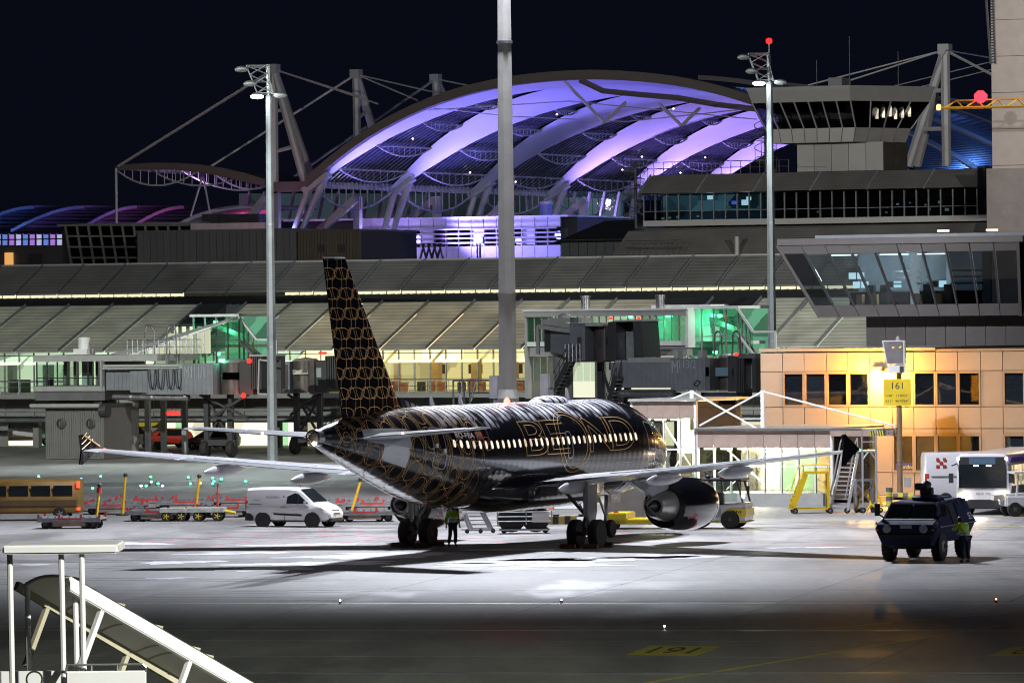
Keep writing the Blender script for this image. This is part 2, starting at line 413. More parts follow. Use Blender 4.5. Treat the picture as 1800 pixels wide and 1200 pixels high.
for k, (dx, tgt, pw, sz) in enumerate(((-1.2, (-4, 254, 0), 82000, 130), (1.2, (5, 254, 0), 82000, 130), (-.5, (-14, 350, 4), 60000, 70), (.5, (15, 352, 6), 60000, 44))):
    lamp('flood_beam', 'SPOT', (p.x + dx, p.y - (.9 if tgt[1] < 300 else -.9), 34.8), pw, COOL, None, tgt, sz, .3, .45).parent = None
# two slimmer masts with lattice heads, in front of the terminal
def lattice_mast(px, py_lamp, Y, label, red, tgt, pw):
    p = at(px, py_lamp, Y); ztop = p.z; base = Vector((p.x + .25, Y, 0))
    t = T('light_mast', label, 'light mast', base, 0, 'slim masts in front of the terminal')
    t.part('shaft', MB().loft([ring8(0, .36), ring8(ztop, .22)]), M_MASTG, smooth=20)
    for z in (7.5, 15.5): t.part('collar', MB().loft([ring8(z, .36 - z * .0055), ring8(z + .14, .36 - z * .0055)]), M_GALV)
    t.part('stem', MB().tube((0, 0, ztop), (-.05, 0, ztop + 2.0), .16, 8), M_MASTG)
    fr = MB(); x0 = -1.35
    c1 = [(-1.45, -.5, ztop + 1.95), (-.15, -.5, ztop + 1.95), (.25, -.5, ztop + .15), (-.75, -.5, ztop + .15)]
    c2 = [(a, .5, c) for a, b, c in c1]
    for c in (c1, c2):
        for k in range(4): fr.tube(c[k], c[(k + 1) % 4], .04, 5)
        for f0 in (0, .34, .67):
            l = lambda a, b, f: tuple(a[i] + (b[i] - a[i]) * f for i in range(3))
            fr.tube(l(c[0], c[3], f0), l(c[1], c[2], f0 + .33), .028, 5); fr.tube(l(c[1], c[2], f0), l(c[0], c[3], f0 + .33), .028, 5)
    for a, b in zip(c1, c2): fr.tube(a, b, .035, 5)
    t.part('lattice_head', fr, M_MASTG)
    for (x, y, z, lit) in ((-.75, -.7, ztop - .05, 1), (-1.75, -.6, ztop + 1.7, 0), (-1.2, -.6, ztop + .75, 0), (.75, -.3, ztop, 0)):
        f = t.part('floodlight', MB().lathe([(.1, .2), (.34, .12), (.46, 0), (.44, -.04)], (x, y, z), (0, .25, 1), 14), M_MASTG, smooth=40)
        t.part('lens', MB().lathe([(.44, -.02), (.40, -.09), (.2, -.13)], (x, y, z), (0, .25, 1), 14), E_FLOOD if lit else M('lamp_glass', (.5, .55, .55), .15), f)
        t.part('arm', MB().tube((x, y, z + .1), (0, 0, z + .15), .05, 6), M_MASTG, f)
    if red:
        t.part('obstruction_pole', MB().tube((0, 0, ztop + 2), (0, 0, ztop + 2.6), .05, 6), M_MASTG)
        t.part('obstruction_lamp', MB().lathe([(.1, 0), (.2, .08), (.2, .3), (.08, .38)], (0, 0, ztop + 2.6), n=10), E('obstruction_red', (1, .006, .006), 9))
    lamp('mast_beam', 'SPOT', (base.x - .6, Y - .8, ztop - .35), pw, (.85, 1, .97), None, tgt, 92, .5, .35)
    lamp('shaft_glow', 'POINT', (base.x - .75, Y - .8, ztop - .3), 260, (.9, 1, .98), None, None, r=.3)
lattice_mast(466, 168, 372, 'slim grey light mast beside the left passenger bridge, with a lattice head', False, (-22, 358, 0), 26000)
lattice_mast(1346, 145, 385, 'slim grey light mast between tower cab and arched roof, red lamp on top', True, (14, 372, 0), 26000)
# ------------------------------------------------------------------ the black airliner (local: x to its right, y forward, z up; station s is metres aft of the nose)
AC0 = gnd(882, 961.5)
ac = T('airliner', 'glossy black twin-engine airliner with gold outlined rings and lettering parked on stand', 'airliner', AC0, -A)
AU, AV = tog(AC0)
def paint_material(name='black_gloss_paint', dent=.13, rough=.2, frost=True):
    m = bpy.data.materials.new(name); m.use_nodes = True
    nt = m.node_tree; N = nt.nodes; L = nt.links; b = N['Principled BSDF']
    b.inputs['Base Color'].default_value = (.006, .006, .008, 1); b.inputs['Roughness'].default_value = rough
    b.inputs['Coat Weight'].default_value = .7; b.inputs['Coat Roughness'].default_value = .05
    tc = N.new('ShaderNodeTexCoord'); sp = N.new('ShaderNodeSeparateXYZ'); L.new(tc.outputs['Object'], sp.inputs[0])
    n = N.new('ShaderNodeTexNoise'); n.inputs['Scale'].default_value = .9; n.inputs['Detail'].default_value = 3; L.new(tc.outputs['Object'], n.inputs['Vector'])
    w = N.new('ShaderNodeMath'); w.operation = 'MULTIPLY'; w.inputs[1].default_value = 2 * pi / .533; L.new(sp.outputs['Y'], w.inputs[0])   # skin dents between the frames
    s_ = N.new('ShaderNodeMath'); s_.operation = 'SINE'; L.new(w.outputs[0], s_.inputs[0])
    nm = N.new('ShaderNodeMath'); nm.operation = 'MULTIPLY'; L.new(s_.outputs[0], nm.inputs[0]); L.new(n.outputs[0], nm.inputs[1])
    ad = N.new('ShaderNodeMath'); ad.operation = 'ADD'; L.new(nm.outputs[0], ad.inputs[0]); L.new(n.outputs[0], ad.inputs[1])
    bp = N.new('ShaderNodeBump'); bp.inputs['Strength'].default_value = dent; bp.inputs['Distance'].default_value = .03
    L.new(ad.outputs[0], bp.inputs['Height']); L.new(bp.outputs[0], b.inputs['Normal']); L.new(bp.outputs[0], b.inputs['Coat Normal'])
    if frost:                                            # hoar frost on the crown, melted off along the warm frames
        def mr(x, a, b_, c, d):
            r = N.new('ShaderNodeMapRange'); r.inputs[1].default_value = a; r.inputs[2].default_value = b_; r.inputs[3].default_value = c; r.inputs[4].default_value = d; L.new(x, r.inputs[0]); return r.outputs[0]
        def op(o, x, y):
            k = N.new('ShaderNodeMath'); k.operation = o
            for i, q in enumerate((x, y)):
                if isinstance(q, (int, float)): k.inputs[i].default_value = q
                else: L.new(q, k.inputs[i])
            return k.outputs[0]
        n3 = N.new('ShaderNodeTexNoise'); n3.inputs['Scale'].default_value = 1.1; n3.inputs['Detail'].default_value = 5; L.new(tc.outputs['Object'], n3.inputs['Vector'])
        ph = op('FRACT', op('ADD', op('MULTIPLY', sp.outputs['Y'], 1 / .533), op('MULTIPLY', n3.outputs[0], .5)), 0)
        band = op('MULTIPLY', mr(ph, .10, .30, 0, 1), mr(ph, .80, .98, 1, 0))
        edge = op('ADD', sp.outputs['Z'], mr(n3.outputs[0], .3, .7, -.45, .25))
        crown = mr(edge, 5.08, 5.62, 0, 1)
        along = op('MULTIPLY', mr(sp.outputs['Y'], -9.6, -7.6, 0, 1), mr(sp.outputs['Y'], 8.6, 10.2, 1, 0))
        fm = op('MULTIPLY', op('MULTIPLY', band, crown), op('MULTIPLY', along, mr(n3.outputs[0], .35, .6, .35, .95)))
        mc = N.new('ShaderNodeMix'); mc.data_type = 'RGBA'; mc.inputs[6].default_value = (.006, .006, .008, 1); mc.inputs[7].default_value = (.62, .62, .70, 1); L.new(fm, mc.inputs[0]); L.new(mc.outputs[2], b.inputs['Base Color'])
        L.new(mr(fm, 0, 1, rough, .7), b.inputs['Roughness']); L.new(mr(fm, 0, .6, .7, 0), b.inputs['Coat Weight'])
    return m
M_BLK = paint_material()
M_BLK2 = paint_material('black_smooth_paint', .03, .16, False)
M_GOLD = M('gold_print', (.95, .58, .22), .3, .1, var=.1, rand=0)
M_WINGW = M('wing_grey_white', (.66, .67, .70), .32, .0, var=.08, coat=.3)
M_WINGG = M('wing_grey', (.30, .31, .33), .35, .1, var=.12, coat=.2)
M_TYRE = M('tyre_rubber', (.018, .017, .016), .75, var=.3)
M_RIM = M('wheel_rim', (.42, .40, .38), .35, .7)
M_STRUT = M('gear_strut', (.30, .30, .31), .38, .5)
M_DKST = M('dark_steel', (.05, .05, .055), .45, .4)
M_SILV = M('bare_metal', (.55, .55, .56), .25, .9)
M_HUB = M('worn_hub', (.35, .2, .1), .5, .6)
FS = [(0, 3.33, .02, .02), (.25, 3.36, .42, .44), (.8, 3.43, .82, .86), (1.6, 3.52, 1.18, 1.22), (2.6, 3.63, 1.52, 1.50), (4.0, 3.75, 1.86, 1.80), (5.4, 3.82, 2.04, 1.95), (6.6, 3.83, 2.07, 1.975), (14, 3.83, 2.07, 1.975),
      (20.8, 3.83, 2.07, 1.975), (22.6, 3.88, 2.02, 1.94), (24.6, 4.03, 1.86, 1.80), (26.6, 4.26, 1.60, 1.55), (28.6, 4.50, 1.27, 1.23), (30.4, 4.68, .93, .90), (31.8, 4.80, .63, .60), (32.6, 4.85, .44, .42), (32.9, 4.86, .34, .33)]
def fsec(s):
    s = min(max(s, 0), 32.9)
    for i in range(len(FS) - 1):
        if s <= FS[i + 1][0]: break
    a, b = FS[i], FS[i + 1]; h = b[0] - a[0]; t = (s - a[0]) / h
    p = FS[max(i - 1, 0)]; q = FS[min(i + 2, len(FS) - 1)]
    out = []
    for k in (1, 2, 3):
        ma = (b[k] - p[k]) / (b[0] - p[0]); mb_ = (q[k] - a[k]) / (q[0] - a[0])
        if p[k] == a[k] or a[k] == b[k]: ma = 0
        if b[k] == q[k] or a[k] == b[k]: mb_ = 0
        out.append((2 * t ** 3 - 3 * t * t + 1) * a[k] + (t ** 3 - 2 * t * t + t) * h * ma + (3 * t * t - 2 * t ** 3) * b[k] + (t ** 3 - t * t) * h * mb_)
    return out
def fus(s, th, off=0.0):
    zc, hh, hw = fsec(s)
    return Vector(((hw + off) * cos(th), 16.1 - s, zc + (hh + off) * sin(th)))
def nrm(s, th):
    a = fus(s + .05, th) - fus(s - .05, th); b = fus(s, th + .02) - fus(s, th - .02)
    n = a.cross(b).normalized(); c = fus(s, th) - Vector((0, 16.1 - s, fsec(s)[0]))
    return n if n.dot(c) > 0 else -n
ss = [0, .03, .08, .15, .25, .4, .6, .8, 1.1, 1.4, 1.8, 2.2, 2.6, 3, 3.5, 4, 4.5, 5, 5.5, 6, 6.6] + [7 + .5 * k for k in range(52)] + [32.9]
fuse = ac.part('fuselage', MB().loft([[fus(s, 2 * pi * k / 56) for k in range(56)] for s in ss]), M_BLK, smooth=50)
ac.part('exhaust_cone', MB().lathe([(.335, 0), (.34, .1), (.31, .42), (.24, .45), (.2, .1)], (0, 16.1 - 32.88, 4.86), (0, -1, .06), 24), M_SILV, fuse, smooth=40)
ac.part('exhaust_bore', MB().lathe([(.2, 0), (.2, .03)], (0, 16.1 - 33.12, 4.86), (0, -1, 0), 16), M_DKST, fuse)
ac.part('tail_light', MB().lathe([(.02, 0), (.07, .02), (.075, .1), (.03, .15)], (.08, 16.1 - 33.28, 4.66), (.1, -1, 0), 10), E('tail_lamp', (1, .85, .6), 60), fuse, smooth=60)
def ribbon(mb, pts, nrms, w, closed=True):
    n = len(pts); vs = []; fs = []
    for i in range(n):
        a = pts[(i + 1) % n if closed else min(i + 1, n - 1)] - pts[i - 1 if closed else max(i - 1, 0)]
        if a.length < 1e-6: a = Vector((0, 1, 0))
        sd = a.normalized().cross(nrms[i]) * (w / 2)
        vs += [pts[i] - sd, pts[i] + sd]
    for i in range(n if closed else n - 1):
        j = (i + 1) % n; fs.append((2 * i, 2 * i + 1, 2 * j + 1, 2 * j))
    mb.add(vs, fs)
def on_fus(mb, sth, w, closed=True, off=.006):
    ribbon(mb, [fus(s, th) + nrm(s, th) * off for s, th in sth], [nrm(s, th) for s, th in sth], w, closed)
# ring print on the rear fuselage, both sides
rng_ = random.Random(3)
rp = MB()
for side in (0, 1):
    for c in range(13):
        s0 = 20.6 + c * .92
        r_ = fsec(s0)[1]; nrow = max(3, int(round(pi * r_ / 1.02)))
        for r in range(nrow + 1):
            th0 = -pi / 2 + pi * (r + (.5 if c % 2 else 0)) / nrow
            if th0 > pi / 2 - .05 and c % 2: continue
            if s0 < 23.2 and rng_.random() < (23.4 - s0) / 3.2: continue
            fade = min(1, .35 + (s0 - 20.2) / 3.2)
            for (a_, b_, dth) in ((.50, .46, 0), (.40, .98, .5)):
                a2, b2 = a_ * fade, b_ * fade * (1 if fade > .9 else .8)
                pts = []
                for k in range(28):
                    t_ = 2 * pi * k / 28
                    s_, th_ = s0 + a2 * cos(t_), th0 + dth * pi / nrow * 1.0 + b2 * sin(t_) / max(r_, .5)
                    pts.append((min(s_, 32.7), pi - th_ if side else th_))
                on_fus(rp, pts, .011)
rings = ac.part('gold_ring_print', rp, M_GOLD, fuse, stuff=True)
# big outlined lettering
def glyph_loops(ch):
    cu = bpy.data.curves.new('lettering', 'FONT'); cu.body = ch; cu.fill_mode = 'NONE'; cu.resolution_u = 5
    o = bpy.data.objects.new('lettering', cu); col.objects.link(o)
    me = o.evaluated_get(bpy.context.evaluated_depsgraph_get()).to_mesh()
    P = [v.co.to_2d() for v in me.vertices]; nb = {}
    for e in me.edges:
        a, b = e.vertices; nb.setdefault(a, []).append(b); nb.setdefault(b, []).append(a)
    bpy.data.objects.remove(o)
    loops = []; seen = set()
    for s0 in nb:
        if s0 in seen: continue
        lp_ = [s0]; seen.add(s0); c = s0
        while True:
            n = [q for q in nb[c] if q not in seen]
            if not n: break
            c = n[0]; seen.add(c); lp_.append(c)
        loops.append([P[i] for i in lp_])
    return loops
def glyph_on_fus(ch, s_left, s_right, th0, th1, side=0, name='gold_letter'):
    L_ = glyph_loops(ch); xs = [p.x for l in L_ for p in l]; ys = [p.y for l in L_ for p in l]; mb = MB()
    for l in L_:
        pts = []
        for i in range(len(l)):
            a, b = l[i], l[(i + 1) % len(l)]; n = max(1, int((b - a).length / .05))
            pts += [a.lerp(b, k / n) for k in range(n)]
        q = []
        for p_ in pts:
            s_ = s_left + (s_right - s_left) * (p_.x - min(xs)) / (max(xs) - min(xs)); th_ = th0 + (th1 - th0) * (p_.y - min(ys)) / (max(ys) - min(ys))
            q.append((s_, pi - th_ if side else th_))
        on_fus(mb, q, .024)
    ac.part(name, mb, M_GOLD, fuse)
D = radians
for ch, px0, px1 in (('B', 925, 964), ('E', 962, 1001), ('N', 1036, 1077), ('D', 1076, 1117)):
    sl = 16.1 - (onu(px0, 765, AU + 1.95)[0] - AV); sr = 16.1 - (onu(px1, 765, AU + 1.95)[0] - AV)
    glyph_on_fus(ch, sl, sr, D(-1), D(40))
    glyph_on_fus(ch, 24.6 - sl, 24.6 - sr, D(-1), D(40), 1)
for side in (0, 1):
    for (a_, b_) in ((1.62, 38), (1.30, 33)):
        mb = MB(); on_fus(mb, [((13.0 if not side else 11.6) + a_ * cos(2 * pi * k / 60), (lambda th: pi - th if side else th)(D(14) + D(b_) * sin(2 * pi * k / 60))) for k in range(60)], .022)
        ac.part('gold_letter', mb, M_GOLD, fuse)
# lit cabin windows, doors, hatches
E_CABS = [E('cabin_light_%d' % k, (1, .84 - .02 * k, .66 - .03 * k), 1.25 - .16 * k) for k in range(4)]; wrnd = random.Random(9)
M_SURR = M('window_surround', (.45, .45, .47), .3, .6)
win_s = [24.35 - .5385 * k for k in range(34)]
for side in (0, 1):
    for s0 in win_s:
        th0 = D(13.5)
        pts = [(s0 + .105 * cos(a) * (1 + .12 * abs(sin(2 * a))), th0 + .165 / 2.07 * sin(a) * (1 + .12 * abs(sin(2 * a)))) for a in [2 * pi * k / 14 for k in range(14)]]
        if side: pts = [(s, pi - th) for s, th in pts]
        vs = [fus(s, th) + nrm(s, th) * .009 for s, th in pts]
        ac.part('cabin_window', MB().add(vs, [tuple(range(14))]), E_CABS[min(3, int(wrnd.random() * 4.4)) if wrnd.random() > .4 else 0], fuse)
def door(s0, s1, t0, t1, side, w=.05, name='door'):
    c = .16; pts = []
    for (a, b, a0) in ((s1 - c, t1 - c / 2, 0), (s0 + c, t1 - c / 2, 90), (s0 + c, t0 + c / 2, 180), (s1 - c, t0 + c / 2, 270)):
        for k in range(5): pts.append((a + c * cos(D(a0 + k * 22.5)), b + c / 2 * sin(D(a0 + k * 22.5))))
    full = []
    for i in range(len(pts)):
        p_, q_ = pts[i], pts[(i + 1) % len(pts)]
        for k in range(4): full.append((p_[0] + (q_[0] - p_[0]) * k / 4, p_[1] + (q_[1] - p_[1]) * k / 4))
    if side: full = [(s, pi - th) for s, th in full]
    mb = MB(); on_fus(mb, full, w, True, .008); return ac.part(name, mb, M_SURR, fuse)
for side in (0, 1):
    d_ = door(25.05, 25.95, D(-21), D(33), side)
    f_ = door(4.3, 5.2, D(-20), D(33), side)
    door(13.25, 13.75, D(-7), D(24), side, .045, 'overwing_exit')
    door(7.0, 8.8, D(-48), D(-16), side, .014, 'cargo_door')
hp = MB()
for s0, th0 in ((25.2, 3), (25.75, 8)): hp.box(*(lambda q: (q.x, q.x + .05, q.y - .1, q.y + .1, q.z - .08, q.z + .08))(fus(s0, D(th0))))
ac.part('door_fitting', hp, M_WINGW, d_)
M_SIGNW = M('print_white', (.85, .85, .85), .5, var=.05); M_FLR = M('flag_red', (.6, .03, .05), .5); M_FLG = M('flag_green', (.02, .3, .08), .5)
def fus_text(txt, s0, s1, t0, t1, mat, name):
    vs, fs = text_mesh(txt); W = max(v.x for v in vs); Hh = max(v.y for v in vs); out = []
    for v in vs:
        s_, th_ = s0 + (s1 - s0) * v.x / W, t0 + (t1 - t0) * v.y / Hh; out.append(fus(s_, th_) + nrm(s_, th_) * .008)
    return ac.part(name, MB().add(out, fs), mat, fuse)
fus_text('8Q-FBA', 24.1, 22.5, D(20), D(28), M_SIGNW, 'registration')
def patch(s0, s1, t0, t1, mat, name, off=.008):
    n = 6; return ac.part(name, MB().loft([[fus(s0 + (s1 - s0) * i / n, t0 + (t1 - t0) * j / 3, off) for j in range(4)] for i in range(n + 1)], False, False), mat, fuse)
patch(22.35, 21.75, D(20), D(29), M_FLR, 'flag'); patch(22.22, 21.9, D(23), D(28), M_FLG, 'flag_centre', .012)
# cockpit glazing, antennas, beacon
gk = MB()
for side in (1, -1):
    for (s0, s1, h0, h1, a0, a1) in ((1.75, 2.55, 34, 55, 0, 0), (2.1, 2.9, 20, 44, 0, 0), (2.75, 3.5, 18, 40, 0, 0)):
        q = [(s0, D(h0)), (s1, D(h0)), (s1, D(h1)), (s0 + .3, D(h1))]
        gk.add([fus(s, th if side > 0 else pi - th, .01) for s, th in q], [(0, 1, 2, 3)])
ac.part('cockpit_window', gk, M('cockpit_glass', (.01, .012, .015), .05), fuse)
M_ANT = M('antenna_white', (.75, .75, .75), .4)
for s0, h_, z_ in ((22.6, .42, 1), (19.9, .45, 1), (9.3, .52, 1), (12.5, .35, -1), (21.5, .42, -1)):
    q = fus(s0, pi / 2 * z_)
    ac.part('antenna', MB().hexa([(-.02, q.y - .2, q.z), (.02, q.y - .2, q.z), (.02, q.y + .2, q.z), (-.02, q.y + .2, q.z), (-.012, q.y - .26, q.z + h_ * z_), (.012, q.y - .26, q.z + h_ * z_), (.012, q.y - .08, q.z + h_ * z_), (-.012, q.y - .08, q.z + h_ * z_)]), M_ANT, fuse)
sb_ = 16.1 - (onu(891, 705, AU)[0] - AV)
qb = fus(sb_, pi / 2)
ac.part('beacon', MB().lathe([(.13, 0), (.12, .1), (.05, .2)], (0, qb.y, qb.z), n=12), E('beacon_red', (1, .03, .02), 30), fuse, smooth=60)
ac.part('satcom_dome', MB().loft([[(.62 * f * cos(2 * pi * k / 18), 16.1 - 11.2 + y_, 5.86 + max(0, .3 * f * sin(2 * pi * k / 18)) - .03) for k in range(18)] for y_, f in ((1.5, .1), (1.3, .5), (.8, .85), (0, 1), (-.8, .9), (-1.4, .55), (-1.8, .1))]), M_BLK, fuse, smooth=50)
# fin and rudder
def yt(c, t): c = min(max(c, 0), 1); return 5 * t * (.2969 * sqrt(c) - .126 * c - .3516 * c * c + .2843 * c ** 3 - .1015 * c ** 4)
def fin_le(z): return 25.55 + (z - 5.75) / (11.72 - 5.75) * (30.35 - 25.55)
def fin_te(z): return 30.75 + (z - 5.5) / (11.72 - 5.5) * (32.3 - 30.75)
def fin_half(s, z):
    le, te = fin_le(z), fin_te(z); return yt((s - le) / (te - le), .105) * (te - le)
cs = [0, .006, .02, .05, .1, .18, .28, .4, .52, .64, .76, .88, 1]
def fin_ring(z):
    le, te = fin_le(z), fin_te(z); ch = te - le
    return [(yt(c, .105) * ch, 16.1 - le - c * ch, z) for c in cs] + [(-yt(c, .105) * ch, 16.1 - le - c * ch, z) for c in cs[-2:0:-1]]
fin = ac.part('fin', MB().loft([fin_ring(z) for z in (5.0, 5.4, 5.8, 7, 8.5, 10, 11, 11.6, 11.72)]), M_BLK2, smooth=40)
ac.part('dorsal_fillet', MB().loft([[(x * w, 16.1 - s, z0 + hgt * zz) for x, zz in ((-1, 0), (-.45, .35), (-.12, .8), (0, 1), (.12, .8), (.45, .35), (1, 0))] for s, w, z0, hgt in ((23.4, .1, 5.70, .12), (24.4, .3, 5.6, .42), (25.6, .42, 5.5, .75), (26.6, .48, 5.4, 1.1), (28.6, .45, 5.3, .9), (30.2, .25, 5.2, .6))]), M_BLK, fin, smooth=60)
ac.part('fin_tip_cap', MB().loft([[(x * 1.02, y, z) for x, y, z in fin_ring(11.72)], [(x * .6, y, z + .06) for x, y, z in fin_ring(11.72)]]), M_WINGW, fin)
ac.part('rudder_line', MB().box(.2, .24, 16.1 - 30.2, 16.1 - 30.18, 6, 6.3), M_DKST, fin)
fp = MB()
def fin_curve(pts):
    for sd in (1, -1):
        P = [Vector((sd * (fin_half(s, z) + .006), 16.1 - s, z)) for s, z in pts]
        ribbon(fp, P, [Vector((sd, 0, 0))] * len(P), .019, False)
def fin_ell(s0, z0, a_, b_):
    run = []
    for k in range(37):
        t_ = 2 * pi * k / 36; s, z = s0 + a_ * cos(t_), z0 + b_ * sin(t_)
        ok = 5.55 < z < 11.7 and fin_le(z) + .03 < s < fin_te(z) - .01
        if ok: run.append((s, z))
        elif len(run) > 1: fin_curve(run); run = []
        else: run = []
    if len(run) > 1: fin_curve(run)
for r in range(10):
    z0 = 5.75 + .77 * r
    for c in range(-3, 7):
        s0 = 25.2 + 1.06 * c + .36 * r
        fin_ell(s0, z0, .55, .225)
        fin_ell(s0 + .71, z0 + .385, .36, .62)
ac.part('gold_ring_print', fp, M_GOLD, fin, stuff=True)
# wings
def wing_surf(name, st, side, mat, tc_=.115, parent=None):
    rings = []
    for (y, le, te, z, tw) in st:
        ch = te - le
        up = [(side * y, 16.1 - le - c * ch, z + (yt(c, tc_) * .62 + .018 * c * (1 - c) * 4 * .3) * ch - tw * c * ch) for c in cs]
        lo = [(side * y, 16.1 - le - c * ch, z - yt(c, tc_) * .5 * ch - tw * c * ch) for c in cs[-2:0:-1]]
        rings.append(up + lo)
    return ac.part(name, MB().loft(rings), mat, parent, smooth=35)
WST = [(1.3, 10.4, 17.5, 2.62, .02), (1.95, 10.9, 17.6, 2.66, .02), (4.2, 12.1, 17.75, 2.84, .01), (6.4, 13.35, 18.0, 3.02, 0), (9, 14.75, 18.75, 3.25, 0), (12, 16.4, 19.6, 3.55, 0), (15, 18.05, 20.4, 3.86, 0), (16.85, 19.1, 20.85, 4.05, 0)]
def wst(y):
    for a, b in zip(WST, WST[1:]):
        if y <= b[0]: t_ = (y - a[0]) / (b[0] - a[0]); return [a[k] + (b[k] - a[k]) * t_ for k in range(5)]
for side in (1, -1):
    wg = wing_surf('wing', WST, side, M_WINGW)
    # flaps and ailerons drawn as real plates just above the trailing edge
    for y0, y1 in ((2.1, 6.2), (6.5, 12.9), (13.1, 16.2)):
        a, b = wst(y0), wst(y1)
        q = []
        for st_, f0, f1 in ((a, .76, .985), (b, .74, .985)):
            ch = st_[2] - st_[1]
            q += [(side * st_[0], 16.1 - st_[1] - f0 * ch, st_[3] + yt(f0, .115) * .62 * ch + .02), (side * st_[0], 16.1 - st_[1] - f1 * ch, st_[3] + yt(f1, .115) * .62 * ch + .016)]
        lo = [(x, y, z - .03) for x, y, z in q]
        ac.part('flap' if y0 < 13 else 'aileron', MB().hexa([lo[0], lo[1], lo[3], lo[2], q[0], q[1], q[3], q[2]]), M_WINGG, wg)
    for k in range(5):                                    # spoilers
        y0 = 5.0 + k * 1.55; a, b = wst(y0), wst(y0 + 1.45); q = []
        for st_ in (a, b):
            ch = st_[2] - st_[1]
            for f in (.58, .735): q.append((side * st_[0], 16.1 - st_[1] - f * ch, st_[3] + (yt(f, .115) * .62 + .018 * f * (1 - f) * 1.2) * ch + .03))
        lo = [(x, y, z - .04) for x, y, z in q]
        ac.part('spoiler', MB().hexa([lo[0], lo[1], lo[3], lo[2], q[0], q[1], q[3], q[2]]), M_WINGW, wg)
    for y in (3.7, 7.9, 11.4):                            # flap track fairings
        st_ = wst(y); te = st_[2]; z = st_[3] - .28; L_ = 1.0 if y > 4 else .9
        prof = [(-2.6, .03), (-2.1, .12), (-1.3, .19), (-.4, .21), (.3, .17), (.75, .10), (1.05, .03)]
        ac.part('flap_track_fairing', MB().loft([[(side * y + r * .85 * cos(2 * pi * k / 14), 16.1 - (te + s * L_), z - .06 * (s + 2.6) / 3.6 + r * 1.25 * sin(2 * pi * k / 14)) for k in range(14)] for s, r in prof]), M_WINGW, wg, smooth=50)
    # wingtip fence
    x = side * 16.87
    ac.part('wingtip_fence', MB().prism([(16.1 - 19.2, 4.1), (16.1 - 20.75, 4.72), (16.1 - 21.1, 4.7), (16.1 - 20.95, 4.05), (16.1 - 21.1, 3.5), (16.1 - 20.85, 3.48), (16.1 - 19.9, 3.9)], 'yz', x - .035, x + .035), M_BLK, wg, bevel=.012)
    mbp = MB(); mbp.tube((x - side * .045, 16.1 - 19.4, 4.22), (x - side * .045, 16.1 - 20.72, 4.68), .03, 4)
    for kk in range(3): mbp.tube((x - side * .045, 16.1 - 20.0 - .25 * kk, 4.5 + .15 * kk), (x - side * .045, 16.1 - 20.95, 4.1 + .22 * kk), .016, 4)
    ac.part('gold_ring_print', mbp, M_GOLD, wg)
    ac.part('navigation_light', MB().lathe([(.02, 0), (.06, .05), (.05, .12), (.02, .15)], (side * 16.8, 16.1 - 19.1, 4.07), (0, 1, 0), 8), E('wing_nav_%s' % ('g' if side > 0 else 'r'), (.1, 1, .4) if side > 0 else (1, .05, .05), 6), wg)
    # tailplane
    ht = wing_surf('tailplane', [(.2, 27.4, 31.3, 4.74, 0), (1.2, 27.75, 31.2, 4.82, 0), (3.5, 29.0, 31.65, 4.99, 0), (6.0, 30.35, 32.15, 5.18, 0), (6.22, 30.6, 32.2, 5.2, 0)], side, M_WINGW, .10)
    pt_ = lambda s0, s1, t0, t1, o: MB().loft([[fus(s0 + (s1 - s0) * i / 8, (lambda q: q if side > 0 else pi - q)(t0 + (t1 - t0) * j / 5), o * (0 if (i in (0, 8) or j in (0, 5)) else 1)) for j in range(6)] for i in range(9)], False, False)
    ac.part('root_fairing_plate', pt_(27.5, 30.6, D(-2), D(30), .03), M_WINGG, ht, smooth=40); ac.part('root_fairing_plate', pt_(27.6, 29.3, D(-34), D(0), .03), M_WINGW, ht, smooth=40)
    q = []
    ac.part('elevator', MB().hexa([(side * 1.45, 16.1 - 30.3, 4.85), (side * 5.8, 16.1 - 31.6, 5.155), (side * 5.8, 16.1 - 32.1, 5.15), (side * 1.45, 16.1 - 31.25, 4.84)] + [(side * 1.45, 16.1 - 30.3, 5.0), (side * 5.8, 16.1 - 31.6, 5.23), (side * 5.8, 16.1 - 32.1, 5.185), (side * 1.45, 16.1 - 31.25, 4.88)]), M_WINGG, ht)
    ac.part('elevator_glint_disc', MB().lathe([(.04, 0), (.05, .06)], (side * 3.0, 16.1 - 31.6, 5.02), (0, -1, 0), 8), E('elevator_glint', (1, .7, .35), 8), ht)  # glint on the trailing edge, put in as a small glowing disc
    # engine
    ex, ez = side * 5.75, 1.62; axd = (0, 1, 0)
    ey = 16.1 - 12.55
    ng = ac.part('nacelle', MB().lathe([(.86, .0), (.93, .0), (1.03, .5), (1.10, 1.2), (1.12, 1.9), (1.09, 2.7), (1.02, 3.3), (.95, 3.55), (.89, 3.62), (.84, 3.55), (.80, 3.2), (.80, 2.7), (.2, 2.7)], (ex, ey, ez), axd, 44), M_BLK2, smooth=50)
    ac.part('inlet_lip', MB().lathe([(1.035, 3.24), (1.0, 3.42), (.955, 3.56), (.89, 3.64), (.83, 3.56), (.81, 3.4)], (ex, ey, ez), axd, 44), M_SILV, ng, smooth=60)
    ac.part('fan_duct', MB().lathe([(.86, .02), (.84, .6), (.6, .7)], (ex, ey, ez), axd, 32), M_DKST, ng)
    ac.part('core_cowl', MB().lathe([(.70, .75), (.69, .2), (.62, -.35), (.50, -.95), (.43, -1.2), (.40, -1.2), (.38, -1.0)], (ex, ey, ez), axd, 36), M('core_cowl_metal', (.50, .48, .46), .32, .85, var=.1), ng, smooth=40)
    ac.part('exhaust_plug', MB().lathe([(.38, -.85), (.26, -.95), (.2, -1.25), (.1, -1.55), (.02, -1.65)], (ex, ey, ez), axd, 24), M_DKST, ng, smooth=50)
    st_ = wst(5.75); zw = st_[3] - .12
